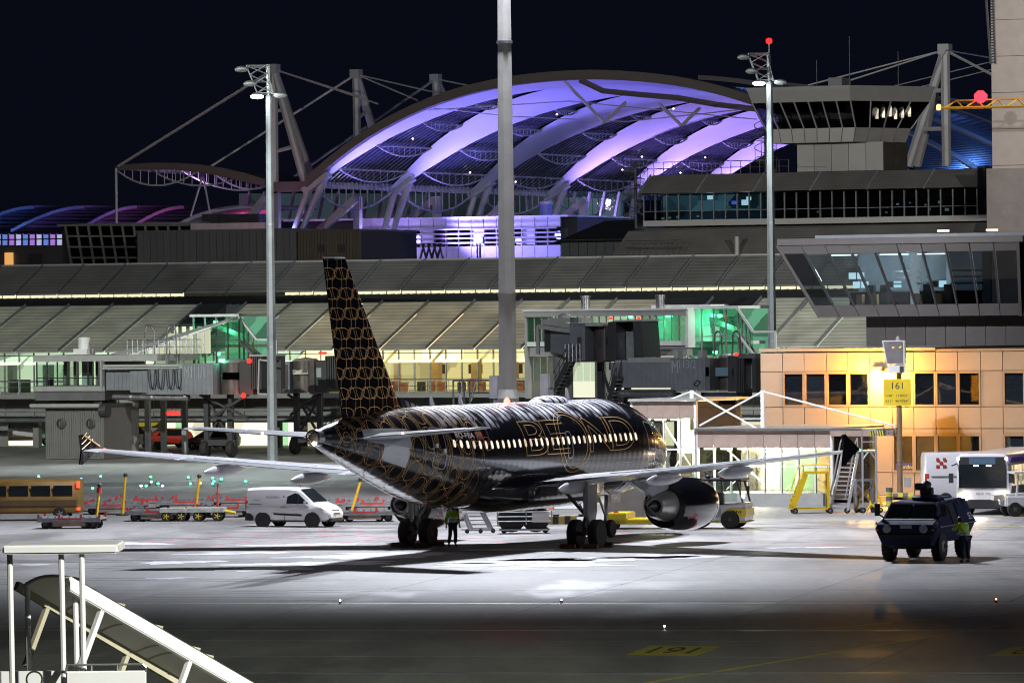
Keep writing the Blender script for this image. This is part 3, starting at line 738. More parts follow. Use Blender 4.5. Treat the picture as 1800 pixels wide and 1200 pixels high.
    ac.part('pylon', MB().hexa([(ex - .2, ey + 2.2, ez + 1.0), (ex + .2, ey + 2.2, ez + 1.0), (ex + .16, ey - 1.6, ez + .42), (ex - .16, ey - 1.6, ez + .42), (ex - .2, 16.1 - 12.9, zw + .06), (ex + .2, 16.1 - 12.9, zw + .06), (ex + .12, 16.1 - 16.4, zw - .12), (ex - .12, 16.1 - 16.4, zw - .12)]), M_WINGG, ng, bevel=.04)
    # maker's mark on the outer cowl
    for txt, off_, wd, mt in (('CFM', 0, .46, M_FLR), ('/', -.14, .12, M_SIGNW)):
        vs, fs = text_mesh(txt); W = max(v.x for v in vs); Hh = max(v.y for v in vs); out = []
        for v in vs:
            yy = ey + .55 + off_ + (v.x / W) * wd + v.y / Hh * .08; th = D(-33) + D(13) * v.y / Hh
            rr = 1.03 + (yy - ey - .5) / .7 * .07 + .012
            out.append((ex + rr * cos(th), yy, ez + rr * sin(th)))
        ac.part('makers_mark', MB().add(out, fs), mt, ng)
    # main landing gear
    gx = side * 3.795
    lg = ac.part('main_leg', MB().tube((gx, 0, .62), (gx + side * .02, -.1, 2.75), .115, 12).tube((gx, 0, .58), (gx, 0, 1.15), .085, 10).tube((gx - .5, 0, .585), (gx + .5, 0, .585), .075, 10), M_STRUT, smooth=40)
    ac.part('side_brace', MB().bar((gx, -.02, 1.3), (gx - side * 1.15, -.05, 2.55), .11).bar((gx - side * .05, .1, 1.9), (gx - side * .6, .1, 2.0), .05).bar((gx, .15, 1.5), (gx, .95, 2.5), .07), M_DKST, lg)
    ac.part('torque_link', MB().bar((gx, -.12, .7), (gx, -.38, .95), .09).bar((gx, -.38, .95), (gx, -.13, 1.25), .09), M_DKST, lg)
    ac.part('gear_door', MB().prism([(.55, 2.6), (-.42, 2.55), (-.40, 1.25), (-.2, 1.02), (.35, 1.05), (.52, 1.5)], 'yz', gx + side * .2, gx + side * .25), M_WINGG, lg)
    for w in (-.465, .465):
        wx = gx + w
        wh = ac.part('main_wheel', MB().lathe([(.40, -.2), (.52, -.205), (.575, -.15), (.585, -.05), (.585, .05), (.575, .15), (.52, .205), (.40, .2)], (wx, 0, .585), (1, 0, 0), 32), M_TYRE, lg, smooth=40)
        ac.part('rim', MB().lathe([(.39, -.17), (.30, -.12), (.28, .12), (.39, .17)], (wx, 0, .585), (1, 0, 0), 24), M_RIM, wh, smooth=30)
        ac.part('hub', MB().lathe([(.12, -.2), (.16, -.1), (.16, .1), (.12, .2)], (wx, 0, .585), (1, 0, 0), 12), M_HUB, wh)
# wing to body fairing
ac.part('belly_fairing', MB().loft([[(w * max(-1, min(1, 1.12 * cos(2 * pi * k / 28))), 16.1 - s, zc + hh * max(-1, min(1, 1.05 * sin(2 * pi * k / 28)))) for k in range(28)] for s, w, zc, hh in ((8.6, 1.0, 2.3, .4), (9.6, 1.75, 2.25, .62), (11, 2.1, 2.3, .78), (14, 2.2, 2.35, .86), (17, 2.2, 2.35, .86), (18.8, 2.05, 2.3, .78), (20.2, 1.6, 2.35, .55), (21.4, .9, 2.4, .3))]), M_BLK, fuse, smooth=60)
# nose gear
ny = 16.1 - 5.5
ng_ = ac.part('nose_leg', MB().tube((0, ny, .38), (0, ny + .25, 2.1), .09, 10).bar((0, ny - .05, 1.0), (0, ny - .9, 2.0), .08), M_STRUT, smooth=40)
for w in (-.26, .26):
    wh = ac.part('nose_wheel', MB().lathe([(.24, -.11), (.34, -.115), (.378, -.06), (.378, .06), (.34, .115), (.24, .11)], (w, ny, .378), (1, 0, 0), 24), M_TYRE, ng_, smooth=40)
    ac.part('rim', MB().lathe([(.235, -.09), (.1, -.06), (.1, .06), (.235, .09)], (w, ny, .378), (1, 0, 0), 18), M_RIM, wh)
    ac.part('nose_gear_door', MB().prism([(ny - .7, 2.1), (ny + .5, 2.05), (ny + .4, 1.45), (ny - .6, 1.5)], 'yz', w * 1.9, w * 1.9 + .04), M_WINGG, ng_)
vs, fs = text_mesh('FBA'); W = max(v.x for v in vs); Hh = max(v.y for v in vs)
ac.part('door_lettering', MB().add([(.26 * 1.9 + .045, ny - .5 + v.x / W * .7, 1.6 + v.y / Hh * .22) for v in vs], fs), M_SIGNW, ng_)
bpy.context.view_layer.update()
lamp('beacon_glow', 'POINT', ac.e.matrix_world @ Vector((0, qb.y, qb.z + .35)), 130, (1, .04, .03), r=.1)
# wheel chocks
M_CHOCK = M('chock_wood', (.16, .075, .04), .8, var=.3)
for cx, cy in ((3.3, -.75), (4.3, -.75), (4.3, .75), (-3.3, .75), (-3.3, -.75), (-4.3, -.75)):
    q = ac.e.matrix_world @ Vector((cx, cy, 0))
    t = T('wheel_chock', 'brown wedge chock on the ground against a main wheel', 'chock', q, -A, 'chocks at the aircraft wheels')
    t.part('block', MB().prism([(-.14, 0), (.14, 0), (.05, .2), (-.05, .2)], 'yz', -.32, .32), M_CHOCK, bevel=.01)
    t.part('handle', MB().path([(-.32, 0, .1), (-.42, 0, .14), (-.42, 0, .06), (-.32, 0, .06)], .012, 5), M_TYRE)
# ------------------------------------------------------------------ terminal with louvred slopes
def uu(px, py, v): return onv(px, py, v)[0]
def zz(px, py, v): return onv(px, py, v)[1]
M_CLAD = M('grey_cladding', (.34, .34, .33), .5, .1, var=.1)
M_CLADD = M('dark_cladding', (.12, .12, .125), .5, .1, var=.15)
M_ROOFD = M('dark_roof_metal', (.045, .05, .055), .5, .3, var=.2)
M_FRAME = M('window_frame', (.38, .39, .38), .4, .4)
M_FRAMED = M('dark_frame', (.06, .06, .06), .4, .4)
M_CONC = M('concrete', (.30, .30, .28), .8, var=.15, bump=.3)
M_WHITE = M('white_paint', (.74, .75, .74), .45, var=.06)
M_RIB = M('steel_rib', (.28, .31, .34), .45, .4)
GLASS = GL('window_glass', (.85, .93, .9), .05)
GLASSG = GL('green_tinted_glass', (.62, .86, .74), .05)
GLASSD = GL('dark_glass', (.25, .28, .32), .06)
def louvre_mat(name, c, period, tr, dark=.5):
    m = bpy.data.materials.new(name); m.use_nodes = True
    nt = m.node_tree; N = nt.nodes; L = nt.links; b = N['Principled BSDF']
    tc = N.new('ShaderNodeTexCoord'); sp = N.new('ShaderNodeSeparateXYZ'); L.new(tc.outputs['Object'], sp.inputs[0])
    k = N.new('ShaderNodeMath'); k.operation = 'MULTIPLY'; k.inputs[1].default_value = 1 / period; L.new(sp.outputs['Z'], k.inputs[0])
    f = N.new('ShaderNodeMath'); f.operation = 'FRACT'; L.new(k.outputs[0], f.inputs[0])
    n = N.new('ShaderNodeTexNoise'); n.inputs['Scale'].default_value = .5; n.inputs['Detail'].default_value = 4; L.new(tc.outputs['Object'], n.inputs['Vector'])
    oi = N.new('ShaderNodeObjectInfo')
    r = N.new('ShaderNodeMapRange'); r.inputs[1].default_value = .55; r.inputs[2].default_value = .95; r.inputs[3].default_value = 1; r.inputs[4].default_value = dark; L.new(f.outputs[0], r.inputs[0])
    r2 = N.new('ShaderNodeMapRange'); r2.inputs[1].default_value = .3; r2.inputs[2].default_value = .7; r2.inputs[3].default_value = .82; r2.inputs[4].default_value = 1.12; L.new(n.outputs[0], r2.inputs[0])
    r3 = N.new('ShaderNodeMapRange'); r3.inputs[3].default_value = .9; r3.inputs[4].default_value = 1.08; L.new(oi.outputs['Random'], r3.inputs[0])
    a = N.new('ShaderNodeMath'); a.operation = 'MULTIPLY'; L.new(r.outputs[0], a.inputs[0]); L.new(r2.outputs[0], a.inputs[1])
    a2 = N.new('ShaderNodeMath'); a2.operation = 'MULTIPLY'; L.new(a.outputs[0], a2.inputs[0]); L.new(r3.outputs[0], a2.inputs[1])
    s = N.new('ShaderNodeVectorMath'); s.operation = 'SCALE'; s.inputs[0].default_value = c; L.new(a2.outputs[0], s.inputs['Scale'])
    L.new(s.outputs[0], b.inputs['Base Color']); b.inputs['Roughness'].default_value = .42
    bp = N.new('ShaderNodeBump'); bp.inputs['Strength'].default_value = .7; bp.inputs['Distance'].default_value = period * .3; L.new(f.outputs[0], bp.inputs['Height']); L.new(bp.outputs[0], b.inputs['Normal'])
    if tr:
        t = N.new('ShaderNodeBsdfTranslucent'); L.new(s.outputs[0], t.inputs[0])
        mx = N.new('ShaderNodeMixShader'); mx.inputs[0].default_value = tr; L.new(b.outputs[0], mx.inputs[1]); L.new(t.outputs[0], mx.inputs[2]); L.new(mx.outputs[0], N['Material Output'].inputs[0])
    MATS[name] = m
    return m
M_LOUV = louvre_mat('glass_louvres', (.72, .71, .62), .24, .28, .62)
M_LOUVD = louvre_mat('metal_louvres', (.21, .205, .195), .24, 0, .6)
E_HALLW = E('hall_light_warm', (1, .72, .36), 2.6, .45, .22)
E_HALLC = E('hall_light_cool', (.86, .95, .72), 1.1, .5, .22)
E_WARM = E('lit_room_warm', (1, .72, .30), .95, .55, .35, (1, 1, .6))
E_COOL = E('lit_room_cool', (.88, 1, .68), .75, .55, .4, (1, 1, .6))
E_STRIP = E('clerestory_light', (1, .95, .62), .85, .35, .12)
TV = 371.0
tu0, tu1 = uu(-560, 600, TV), uu(1500, 600, TV)
tb = TG('terminal_building', 'long terminal with sloping louvred glass roof bands behind the passenger bridges', 'terminal', (tu0 + tu1) / 2, TV)
zL0, zL1, VL1 = zz(500, 614, TV), 10.55, TV + 8.5            # lower slope
VU0 = 396.0; zU0 = zz(500, 511, VU0); VU1 = 400.5; zU1 = zz(500, 461, VU1)
def slope_panel(name, u0, u1, v0, z0, v1, z1, mat, n=1, under=None, th=.12):
    return tb.part(name, MB().hexa([(u0, v0, z0 - th), (u1, v0, z0 - th), (u1, v1, z1 - th), (u0, v1, z1 - th), (u0, v0, z0), (u1, v0, z0), (u1, v1, z1), (u0, v1, z1)]), mat, under)
base_u = uu(673, 528, VL1)
nl = 0
gaps = [(uu(330, 540, VL1), uu(398, 540, VL1)), (uu(1168, 530, VL1), uu(1366, 530, VL1))]
k0 = int((tu0 - base_u) / 3.78) - 1
lou = []
for k in range(k0, 40):
    a_, b_ = base_u + k * 3.78, base_u + (k + 1) * 3.78
    if a_ > tu1: break
    m_ = (a_ + b_) / 2
    if not any(g0 - .6 < m_ < g1 + .6 for g0, g1 in gaps):
        slope_panel('louvre_panel', a_ + .09, b_ - .09, TV, zL0, VL1, zL1, M_LOUV)
        slope_panel('light_shelf', a_ + .2, b_ - .2, TV + 1.0, zL0 - .9, VL1 + .6, zL1 - .7, E_HALLW if uu(585, 560, VL1) < m_ < uu(1180, 560, VL1) else E_HALLC)
    tb.part('roof_rib', MB().bar((a_, TV - .12, zL0 + .05), (a_, VL1, zL1 + .1), .07, .2), M_RIB)
    slope_panel('louvre_panel', a_ + 1.2, b_ + 1.05, VU0, zU0, VU1, zU1, M_LOUVD)
    tb.part('roof_rib', MB().bar((a_ + 1.13, VU0 - .1, zU0 + .05), (a_ + 1.13, VU1, zU1 + .1), .06, .16), M_RIB)
    for j in range(3):
        um = a_ + 1.13 + j * 1.26
        pxm = 900 + 1e4 * (G(um, VU0).x / G(um, VU0).y)
        if not (310 < pxm < 485):
            tb.box('clerestory_pane', um + .06, um + 1.2, VU0 + .05, VU0 + .15, zU0 - .36, zU0 - .05, E_STRIP)
tb.part('valley_roof', MB().hexa([(tu0, VL1, zL1 - .9), (tu1, VL1, zL1 - .9), (tu1, VU0, zU0 - .95), (tu0, VU0, zU0 - .95), (tu0, VL1, zL1 - .03), (tu1, VL1, zL1 - .03), (tu1, VU0 + .3, zU0 - .38), (tu0, VU0 + .3, zU0 - .38)]), M_ROOFD)
sm = MB()
for k in range(150):
    um = tu0 + (tu1 - tu0) * k / 150
    sm.bar((um, VL1 + .1, zL1 + .02), (um, VU0, zU0 - .36), .06, .08)
tb.part('roof_seams', sm, M_ROOFD, stuff=True)
for g0, g1 in gaps:
    tb.part('notch_roof', MB().hexa([(g0, TV + 5, 8.9), (g1, TV + 5, 8.9), (g1, VL1 + .2, zL1 - .1), (g0, VL1 + .2, zL1 - .1), (g0, TV + 5, 9.1), (g1, TV + 5, 9.1), (g1, VL1 + .2, zL1 + .06), (g0, VL1 + .2, zL1 + .06)]), M_ROOFD)
    tb.box('notch_wall', g0, g1, TV + 6.0, TV + 6.2, 6.6, 9.0, E_COOL)
    for j in range(5): tb.box('mullion', g0 + (g1 - g0) * j / 5 - .05, g0 + (g1 - g0) * j / 5 + .2, TV + 5.8, TV + 5.95, 6.6, 9.0, M_FRAME)
tb.box('roof_crown', tu0, tu1, VU1, VU1 + .8, zU1 - .5, zU1 + .12, M_CLAD)
tb.box('attic_wall', tu0, tu1, VU1 + .8, VU1 + 12, 6, zU1 - .1, M_CLADD)
# lit concourse behind glass
VW = TV + 1.2; zW0 = zz(700, 688, VW); zW1 = zL0 - .05
step = 1.26
nw = int((tu1 - tu0) / step)
warm0, warm1 = uu(590, 650, VW), uu(900, 650, VW)
for k in range(nw):
    a_ = tu0 + k * step
    tb.box('window_pane', a_ + .04, a_ + step - .04, VW, VW + .03, zW0, zW1, GLASS)
    tb.box('mullion', a_ - .04, a_ + .04, VW - .06, VW + .1, zW0, zW1, M_FRAME)
tb.box('transom', tu0, tu1, VW - .05, VW - .005, zW0 + .78, zW0 + .86, M_FRAME)
tb.box('transom', tu0, tu1, VW - .05, VW - .005, zW1 - .32, zW1 - .26, M_FRAME)
tb.box('concourse_floor', tu0, tu1, VW + .12, VW + 9, zW0 - .4, zW0 - .02, M_CONC)
tb.box('concourse_back_wall', tu0, warm0, VW + 8, VW + 8.2, zW0, zW1 + 1, E_COOL)
tb.box('concourse_back_wall', warm0, uu(1000, 650, VW), VW + 8, VW + 8.2, zW0, zW1 + 1, E_WARM)
tb.box('concourse_back_wall', uu(1000, 650, VW), tu1, VW + 8, VW + 8.2, zW0, zW1 + 1, E_COOL)
rg = random.Random(11)
M_ORNG = E('glowing_banner', (1, .62, .16), .95); M_DARK = M('dark_interior', (.05, .045, .04), .7); M_WOOD = M('light_wood', (.45, .30, .15), .6); M_CHAIR = M('terracotta_seat', (.45, .16, .08), .6)
u_ = tu0 + 1
while u_ < tu1:
    w_ = rg.uniform(.25, .6)
    tb.box('concourse_column', u_, u_ + w_, VW + 4.5, VW + 5.2, zW0, zW1 + .6, M_WOOD if warm0 < u_ < warm1 else M_CLAD)
    if rg.random() < .6: tb.box('counter', u_ + 1, u_ + 2.4, VW + 3.0, VW + 3.8, zW0, zW0 + rg.uniform(.7, 1.1), M_DARK if rg.random() < .6 else M_WOOD)
    if warm0 < u_ < warm1 + 2:
        tb.box('glowing_banner', u_ + .6, u_ + 1.75, VW + 1.5, VW + 1.6, zW1 - 1.05, zW1 - .25, M_ORNG)
        for q in range(3): tb.box('seat', u_ + .3 + q * .8, u_ + .75 + q * .8, VW + 1.5, VW + 2.0, zW0, zW0 + rg.uniform(.6, .9), M_CHAIR if q else M_DARK)
        tb.box('screen', u_ + 2.1, u_ + 3.2, VW + 6.5, VW + 6.6, zW0 + 1.2, zW0 + 1.9, M_DARK)
    u_ += rg.uniform(2.6, 4.2)
# ledge, service pipes, ground floor
tb.box('ledge', tu0, tu1, TV - 1.6, VW + .1, zW0 - .4, zW0 - .06, M_CLAD)
rl = MB()
for zr in (.45, .95): rl.tube((tu0, TV - 1.55, zW0 + zr), (tu1, TV - 1.55, zW0 + zr), .025, 5)
for k in range(60): rl.tube((tu0 + (tu1 - tu0) * k / 60, TV - 1.55, zW0 - .1), (tu0 + (tu1 - tu0) * k / 60, TV - 1.55, zW0 + .95), .025, 5)
tb.part('ledge_railing', rl, M_GALV)
for k in range(int((tu1 - tu0) / 2.52)):
    tb.box('facade_panel', tu0 + k * 2.52 + .03, tu0 + (k + 1) * 2.52 - .03, VW, VW + .15, zW0 - 1.9, zW0 - .42, M_CLAD)
tb.part('service_pipe', MB().tube((tu0, TV - .4, zW0 - 2.0), (tu1, TV - .4, zW0 - 2.0), .2, 10), M_GALV, smooth=40)
tb.part('service_pipe', MB().tube((tu0, TV - .7, zW0 - 1.3), (tu1, TV - .7, zW0 - 1.3), .1, 8), M_CLAD, smooth=40)
E_GF = E('ground_floor_light', (1, .95, .66), 1.15, .6, .3, (1, 1, .5))
tb.box('ground_floor_back_wall', tu0, tu1, VW + 6, VW + 6.2, 0, zW0 - 1.9, E_GF)
for k in range(int((tu1 - tu0) / 5.04)):
    a_ = tu0 + k * 5.04
    tb.box('ground_floor_column', a_, a_ + .5, VW - .3, VW + .2, 0, zW0 - 1.9, M_CONC)
    for j in range(4):
        if (k * 7 + j * 3) % 5 < 1: tb.box('ground_floor_door', a_ + .6 + j * 1.1, a_ + 1.6 + j * 1.1, VW + 2, VW + 2.1, 0, 2.3, M_CLAD if (k + j) % 2 else M_CLADD)
        if (k * 5 + j) % 4 == 0: tb.box('ground_floor_pane', a_ + .6 + j * 1.1, a_ + 1.6 + j * 1.1, VW + 2.3, VW + 2.35, 0, zW0 - 2, GLASSG)
# ------------------------------------------------------------------ glazed stair halls lit green
E_GREEN = E('green_exit_lamp', (.1, 1, .55), 16)
E_REDL = E('red_signal_lamp', (1, .01, .008), 8)
def bars(t, name, segs, w, mat, under=None):
    mb = MB()
    for p, q in segs: mb.bar(p, q, w)
    return t.part(name, mb, mat, under)
def stair_hall(label, px0, px1, py0, py1, pxr, pyr, v, dv):
    u0, u1 = uu(px0, py0, v), uu(px1, py0, v); z1, z0 = zz(px0, py0, v), zz(px0, py1, v); ur, zr = uu(pxr, pyr, v), zz(pxr, pyr, v)
    t = TG('stair_hall', label, 'stair hall', (u0 + u1) / 2, v, 0, 'green lit glazed stair halls')
    n = 4
    for k in range(n):
        a_, b_ = u0 + (u1 - u0) * k / n, u0 + (u1 - u0) * (k + 1) / n
        t.box('glass_pane', a_ + .03, b_ - .03, v, v + .03, (z0 + z1) / 2 + .03, z1, GLASSG); t.box('glass_pane', a_ + .03, b_ - .03, v, v + .03, z0, (z0 + z1) / 2 - .03, GLASSG)
        t.box('mullion', a_ - .04, a_ + .04, v - .05, v + .09, z0, z1, M_FRAME)
    t.box('transom', u0, u1, v - .04, v + .08, (z0 + z1) / 2 - .03, (z0 + z1) / 2 + .03, M_FRAME)
    # sloping flight to the right
    for k in range(4):
        a_, b_ = u1 + (ur - u1) * k / 4, u1 + (ur - u1) * (k + 1) / 4; za, zb = z1 + (zr - z1) * k / 4, z1 + (zr - z1) * (k + 1) / 4
        t.part('glass_pane', MB().hexa([(a_ + .03, v, z0), (b_ - .03, v, z0), (b_ - .03, v + .03, z0), (a_ + .03, v + .03, z0), (a_ + .03, v, za), (b_ - .03, v, zb), (b_ - .03, v + .03, zb), (a_ + .03, v + .03, za)]), GLASSG)
        t.box('mullion', a_ - .04, a_ + .04, v - .05, v + .09, z0, za, M_FRAME)
    bars(t, 'sloping_rail', [((u1, v - .04, z1), (ur, v - .04, zr)), ((u1, v - .04, z1 - 1.6), (ur, v - .04, zr - 1.4)), ((ur, v - .04, zr), (ur + 1.5, v - .04, zr)), ((ur + 1.5, v - .04, zr), (ur + 1.5, v - .04, z0))], .14, M_WHITE)
    t.box('roof', u0 - .2, u1 + .1, v - .2, v + dv, z1, z1 + .18, M_WHITE)
    t.box('back_wall', u0, u1, v + dv - .2, v + dv, z0, z1, E('stair_back_light', (.35, 1, .60), .34, .6, .7))
    t.box('landing', u0, u1, v + .2, v + dv - .4, (z0 + z1) / 2 - .5, (z0 + z1) / 2 - .3, M_WHITE)
    bars(t, 'stair_flight', [((u0 + .3, v + dv * .5, z1 - .6), (u1 - .2, v + dv * .5, (z0 + z1) / 2)), ((u1, v + .6, (z0 + z1) / 2 - .1), (ur + .5, v + .6, z0))], .3, M_CLAD)
    for a_, b_ in ((.4, .85), (.55, .84), (.45, .18)):
        t.part('lamp', MB().lathe([(.05, 0), (.16, .05), (.16, .2)], (u0 + (u1 - u0) * a_, v + .6, z0 + (z1 - z0) * b_), n=10), E_GREEN)
    lamp('green_glow', 'POINT', G(u0 + (u1 - u0) * .5, v + dv * .45, z0 + (z1 - z0) * .75), 150, (.2, 1, .6), r=.3)
    return t
stair_hall('green lit glazed stair hall beside the slim mast and left bridge', 340, 420, 557, 640, 452, 597, 352, 5)
stair_hall('green lit glazed stair hall next to tan panelled building and lattice mast', 1212, 1297, 543, 640, 1324, 583, 331, 5)
# ------------------------------------------------------------------ passenger bridges
M_BR = M('bridge_grey', (.20, .21, .23), .45, .2, var=.1)
M_BRB = M('bridge_brown', (.13, .11, .10), .32, .5, var=.1)
M_BRD = M('bridge_dark', (.035, .035, .038), .5)
E_BRIN = E('bridge_interior', (.92, 1, .66), .85, .55, .8, (1, 1, .5))
def corrugated(t, name, u0, u1, v0, v1, z0, z1, mat, pitch=.3):
    o = t.part(name, MB().box(u0, u1, v0, v1, z0, z1), mat)
    mb = MB(); n = max(2, int((u1 - u0) / pitch))
    for k in range(n): a_ = u0 + (k + .5) * (u1 - u0) / n; mb.box(a_ - .04, a_ + .04, v0 - .025, v0 - .002, z0 + .05, z1 - .05)
    t.part('wall_rib', mb, mat, o, stuff=True)
    return o
def drum(t, name, u, v, z0, z1, r, mat):
    o = t.part(name, MB().lathe([(r, 0), (r, z1 - z0)], (u, v, z0), n=28), mat, smooth=30)
    mb = MB()
    for k in range(7): a_ = D(-130 + k * 6); mb.box(u + (r + .01) * cos(a_) - .02, u + (r + .01) * cos(a_) + .02, v + (r + .01) * sin(a_) - .02, v + (r + .01) * sin(a_) + .02, z0 + (z1 - z0) * .35, z0 + (z1 - z0) * .7)
    t.part('vent_slot', mb, M_BRD, o)
    t.part('roof_cap', MB().lathe([(r * 1.03, z1 - z0), (r * .8, z1 - z0 + .16), (.05, z1 - z0 + .25)], (u, v, z0), n=28), M_CLAD, o, smooth=30)
    return o
def undercarriage(t, u, v, z0, h=True):
    c = t.part('support_leg', MB().bar((u - .9, v, 1.0), (u - .9, v, z0), .35).bar((u + .9, v, 1.0), (u + .9, v, z0), .35).bar((u - 1.3, v, 1.0), (u + 1.3, v, 1.0), .4).bar((u - .9, v, 1.2), (u + .9, v, z0 - .2), .15).bar((u + .9, v, 1.2), (u - .9, v, z0 - .2), .15), M_BRD)
    for w in (-1.0, 1.0):
        t.part('drive_wheel', MB().lathe([(.3, -.22), (.52, -.22), (.58, -.1), (.58, .1), (.52, .22), (.3, .22)], (u + w, v - .1, .58), (1, 0, .0), 20), M_TYRE, c, smooth=40)
def service_stair(t, p, q, w=1.0):
    p, q = V3(p), V3(q); mb = MB(); d = q - p; n = int(abs(d.z) / .22)
    sd = Vector((0, w / 2, 0))
    o = t.part('service_stair', MB().bar(p - sd, q - sd, .06, .22).bar(p + sd, q + sd, .06, .22), M_BRD)
    for k in range(1, n):
        c = p + d * k / n; t.box('stair_tread', c.x - .13, c.x + .13, c.y - w / 2 + .03, c.y + w / 2 - .03, c.z - .02, c.z + .02, M_GALV, o)
    mb = MB()
    for s_ in (-1, 1):
        for hgt in (.5, 1.0): mb.tube(p + sd * s_ + Vector((0, 0, hgt)), q + sd * s_ + Vector((0, 0, hgt)), .025, 5)
        for k in range(5): c = p + d * k / 4 + sd * s_; mb.tube(c, c + Vector((0, 0, 1.0)), .02, 5)
    t.part('stair_railing', mb, M_BRD, o)
def hoop(t, u, v, z, w, h, name='antenna_hoop'):
    pts = [(u + w * (-1 + .25 * f), v, z + h * f) for f in (0, .3, .6, .85)] + [(u - w * .45, v, z + h * .97), (u, v, z + h), (u + w * .45, v, z + h * .97)] + [(u + w * (1 - .25 * f), v, z + h * f) for f in (.85, .6, .3, 0)]
    t.part(name, MB().path(pts, .06, 6), M_SILV)
def rail_run(t, u0, u1, v, z, h=1.0, n=8):
    mb = MB()
    for f in (.5, 1): mb.tube((u0, v, z + h * f), (u1, v, z + h * f), .03, 5)
    for k in range(n + 1): a_ = u0 + (u1 - u0) * k / n; mb.tube((a_, v, z), (a_, v, z + h), .03, 5)
    return t.part('roof_railing', mb, M_GALV)
# left bridge: glazed fixed part, ramp, three telescoping tunnels, round cab with canopy
v = 344.0
U = lambda px, py=660: uu(px, py, v)
Z = lambda py, px=300: zz(px, py, v)
br = TG('passenger_bridge', 'grey passenger bridge with glazed lit end room and round brown cab', 'passenger bridge', U(300), v, 0, 'passenger bridges at the terminal')
u0, u1 = U(62), U(184)
br.box('end_room_roof', u0 - .1, U(278), v - .1, v + 6, Z(634), Z(623), M_CLAD)
br.box('end_room_base', u0, u1, v, v + 6, Z(703), Z(677), M_CLADD)
br.box('end_room_sill', u0, u1 + .2, v - .15, v + 6, Z(686.5), Z(678), M_CLAD)
for k in range(6):
    a_, b_ = U(64) + (U(173) - U(64)) * k / 6, U(64) + (U(173) - U(64)) * (k + 1) / 6
    br.box('window_pane', a_ + .03, b_ - .03, v + .05, v + .08, Z(677), Z(634.5), GLASS); br.box('mullion', a_ - .03, a_ + .03, v, v + .12, Z(677), Z(634.5), M_FRAMED)
br.box('handrail', U(64), U(173), v + .1, v + .14, Z(664), Z(662.5), M_FRAMED)
br.box('interior_back', U(64), U(173), v + 4.5, v + 4.6, Z(677), Z(634.5), E_BRIN)
for px_, w_ in ((75, .35), (92, .2), (107, .5), (118, .3), (131, .25), (150, .4), (160, .2)): br.box('interior_post', U(px_), U(px_) + w_, v + 3, v + 3.3, Z(677), Z(634.5), M_CLAD if w_ < .4 else M_WHITE)
br.box('bin', U(64) + .2, U(75), v + 1, v + 1.5, Z(677), Z(666), M_DARK); br.box('bin', U(162), U(170), v + 1, v + 1.5, Z(677), Z(665), M_DARK)
br.box('end_room_pier', U(173), u1, v - .02, v + 6, Z(677), Z(634), M_CLADD)
br.box('support_frame', u0 + .5, u1 - .4, v + 1, v + 5, Z(706), Z(703), M_BRD)
vt = br.part('roof_vent', MB().lathe([(.42, 0), (.42, .78), (.36, .8)], (U(124), v + 2, Z(612)), n=20), M_WHITE, smooth=40); br.box('vent_plinth', U(112), U(136), v + 1.4, v + 2.6, Z(622), Z(612), M_WHITE, vt)
# ramp roof up to the stair hall
rp0, rp1 = (U(120), Z(623)), (U(345), Z(556, 345))
br.part('ramp_roof', MB().hexa([(rp0[0], v + 6, rp0[1] - .2), (U(200), v + 2.2, rp0[1] - .2), (U(345), v + 2.2, Z(577, 345)), (U(330), v + 7.5, rp1[1] - .2), (rp0[0], v + 6, rp0[1]), (U(200), v + 2.2, rp0[1]), (U(345), v + 2.2, Z(574, 345)), (U(330), v + 7.5, rp1[1])]), M_WHITE)
br.part('ramp_glazing', MB().hexa([(U(215), v + 2.3, Z(622)), (U(342), v + 2.3, Z(622)), (U(342), v + 2.4, Z(622)), (U(215), v + 2.4, Z(622)), (U(215), v + 2.3, Z(620)), (U(342), v + 2.3, Z(579)), (U(342), v + 2.4, Z(579)), (U(215), v + 2.4, Z(620))]), E('ramp_light', (.95, 1, .68), .6, .5, 1.2, (1, 1, .2)))
for k in range(12):
    a_ = U(222) + (U(342) - U(222)) * k / 12; br.box('ramp_mullion', a_, a_ + .08, v + 2.15, v + 2.28, Z(622), Z(620) + (Z(579) - Z(620)) * k / 12, M_WHITE)
rail_run(br, U(212), U(342), v + 1.0, Z(622), Z(597) - Z(622), 14)
corrugated(br, 'tunnel', U(186), U(234), v - .2, v + 2.4, Z(685), Z(642), M_BR)
corrugated(br, 'tunnel', U(234), U(268), v - .45, v + 2.5, Z(689), Z(645), M_BR)
corrugated(br, 'tunnel', U(268), U(336), v - .7, v + 2.7, Z(693), Z(648), M_BR)
tn = corrugated(br, 'tunnel', U(332), U(386), v - 1.0, v + 2.9, Z(693), Z(639), M_BR)
br.box('tunnel_roof', U(190), U(334), v - .75, v + 2.6, Z(644), Z(640), M_CLAD); br.box('roof_rail', U(186), U(332), v - .85, v - .7, Z(648), Z(645), M_CLAD)
br.box('roof_rail', U(186), U(189), v - .85, v - .7, Z(686), Z(632), M_CLAD)
letter(br, 'bridge_number', 'M111/1', (U(337), v - 1.04, Z(664)), (1, 0, 0), (0, 0, 1), U(372) - U(337), Z(643) - Z(664), M('number_print', (.34, .35, .37), .5), tn)
for px_ in (278, 292, 310, 325):
    pts = [(U(px_ + 12 * (f - .5)), v - .95, Z(648) - (1 - (2 * f - 1) ** 4) * 1.3) for f in [i / 10 for i in range(11)]]; br.part('slack_cable', MB().path(pts, .05, 5), M_BRD)
drum(br, 'round_cab', U(405), v + .8, Z(693), Z(638), (U(430) - U(384)) / 2 * 1.05, M_BRB)
br.box('cab_window', U(395), U(428), v - .31, v - .27, Z(667), Z(655), GLASSD)
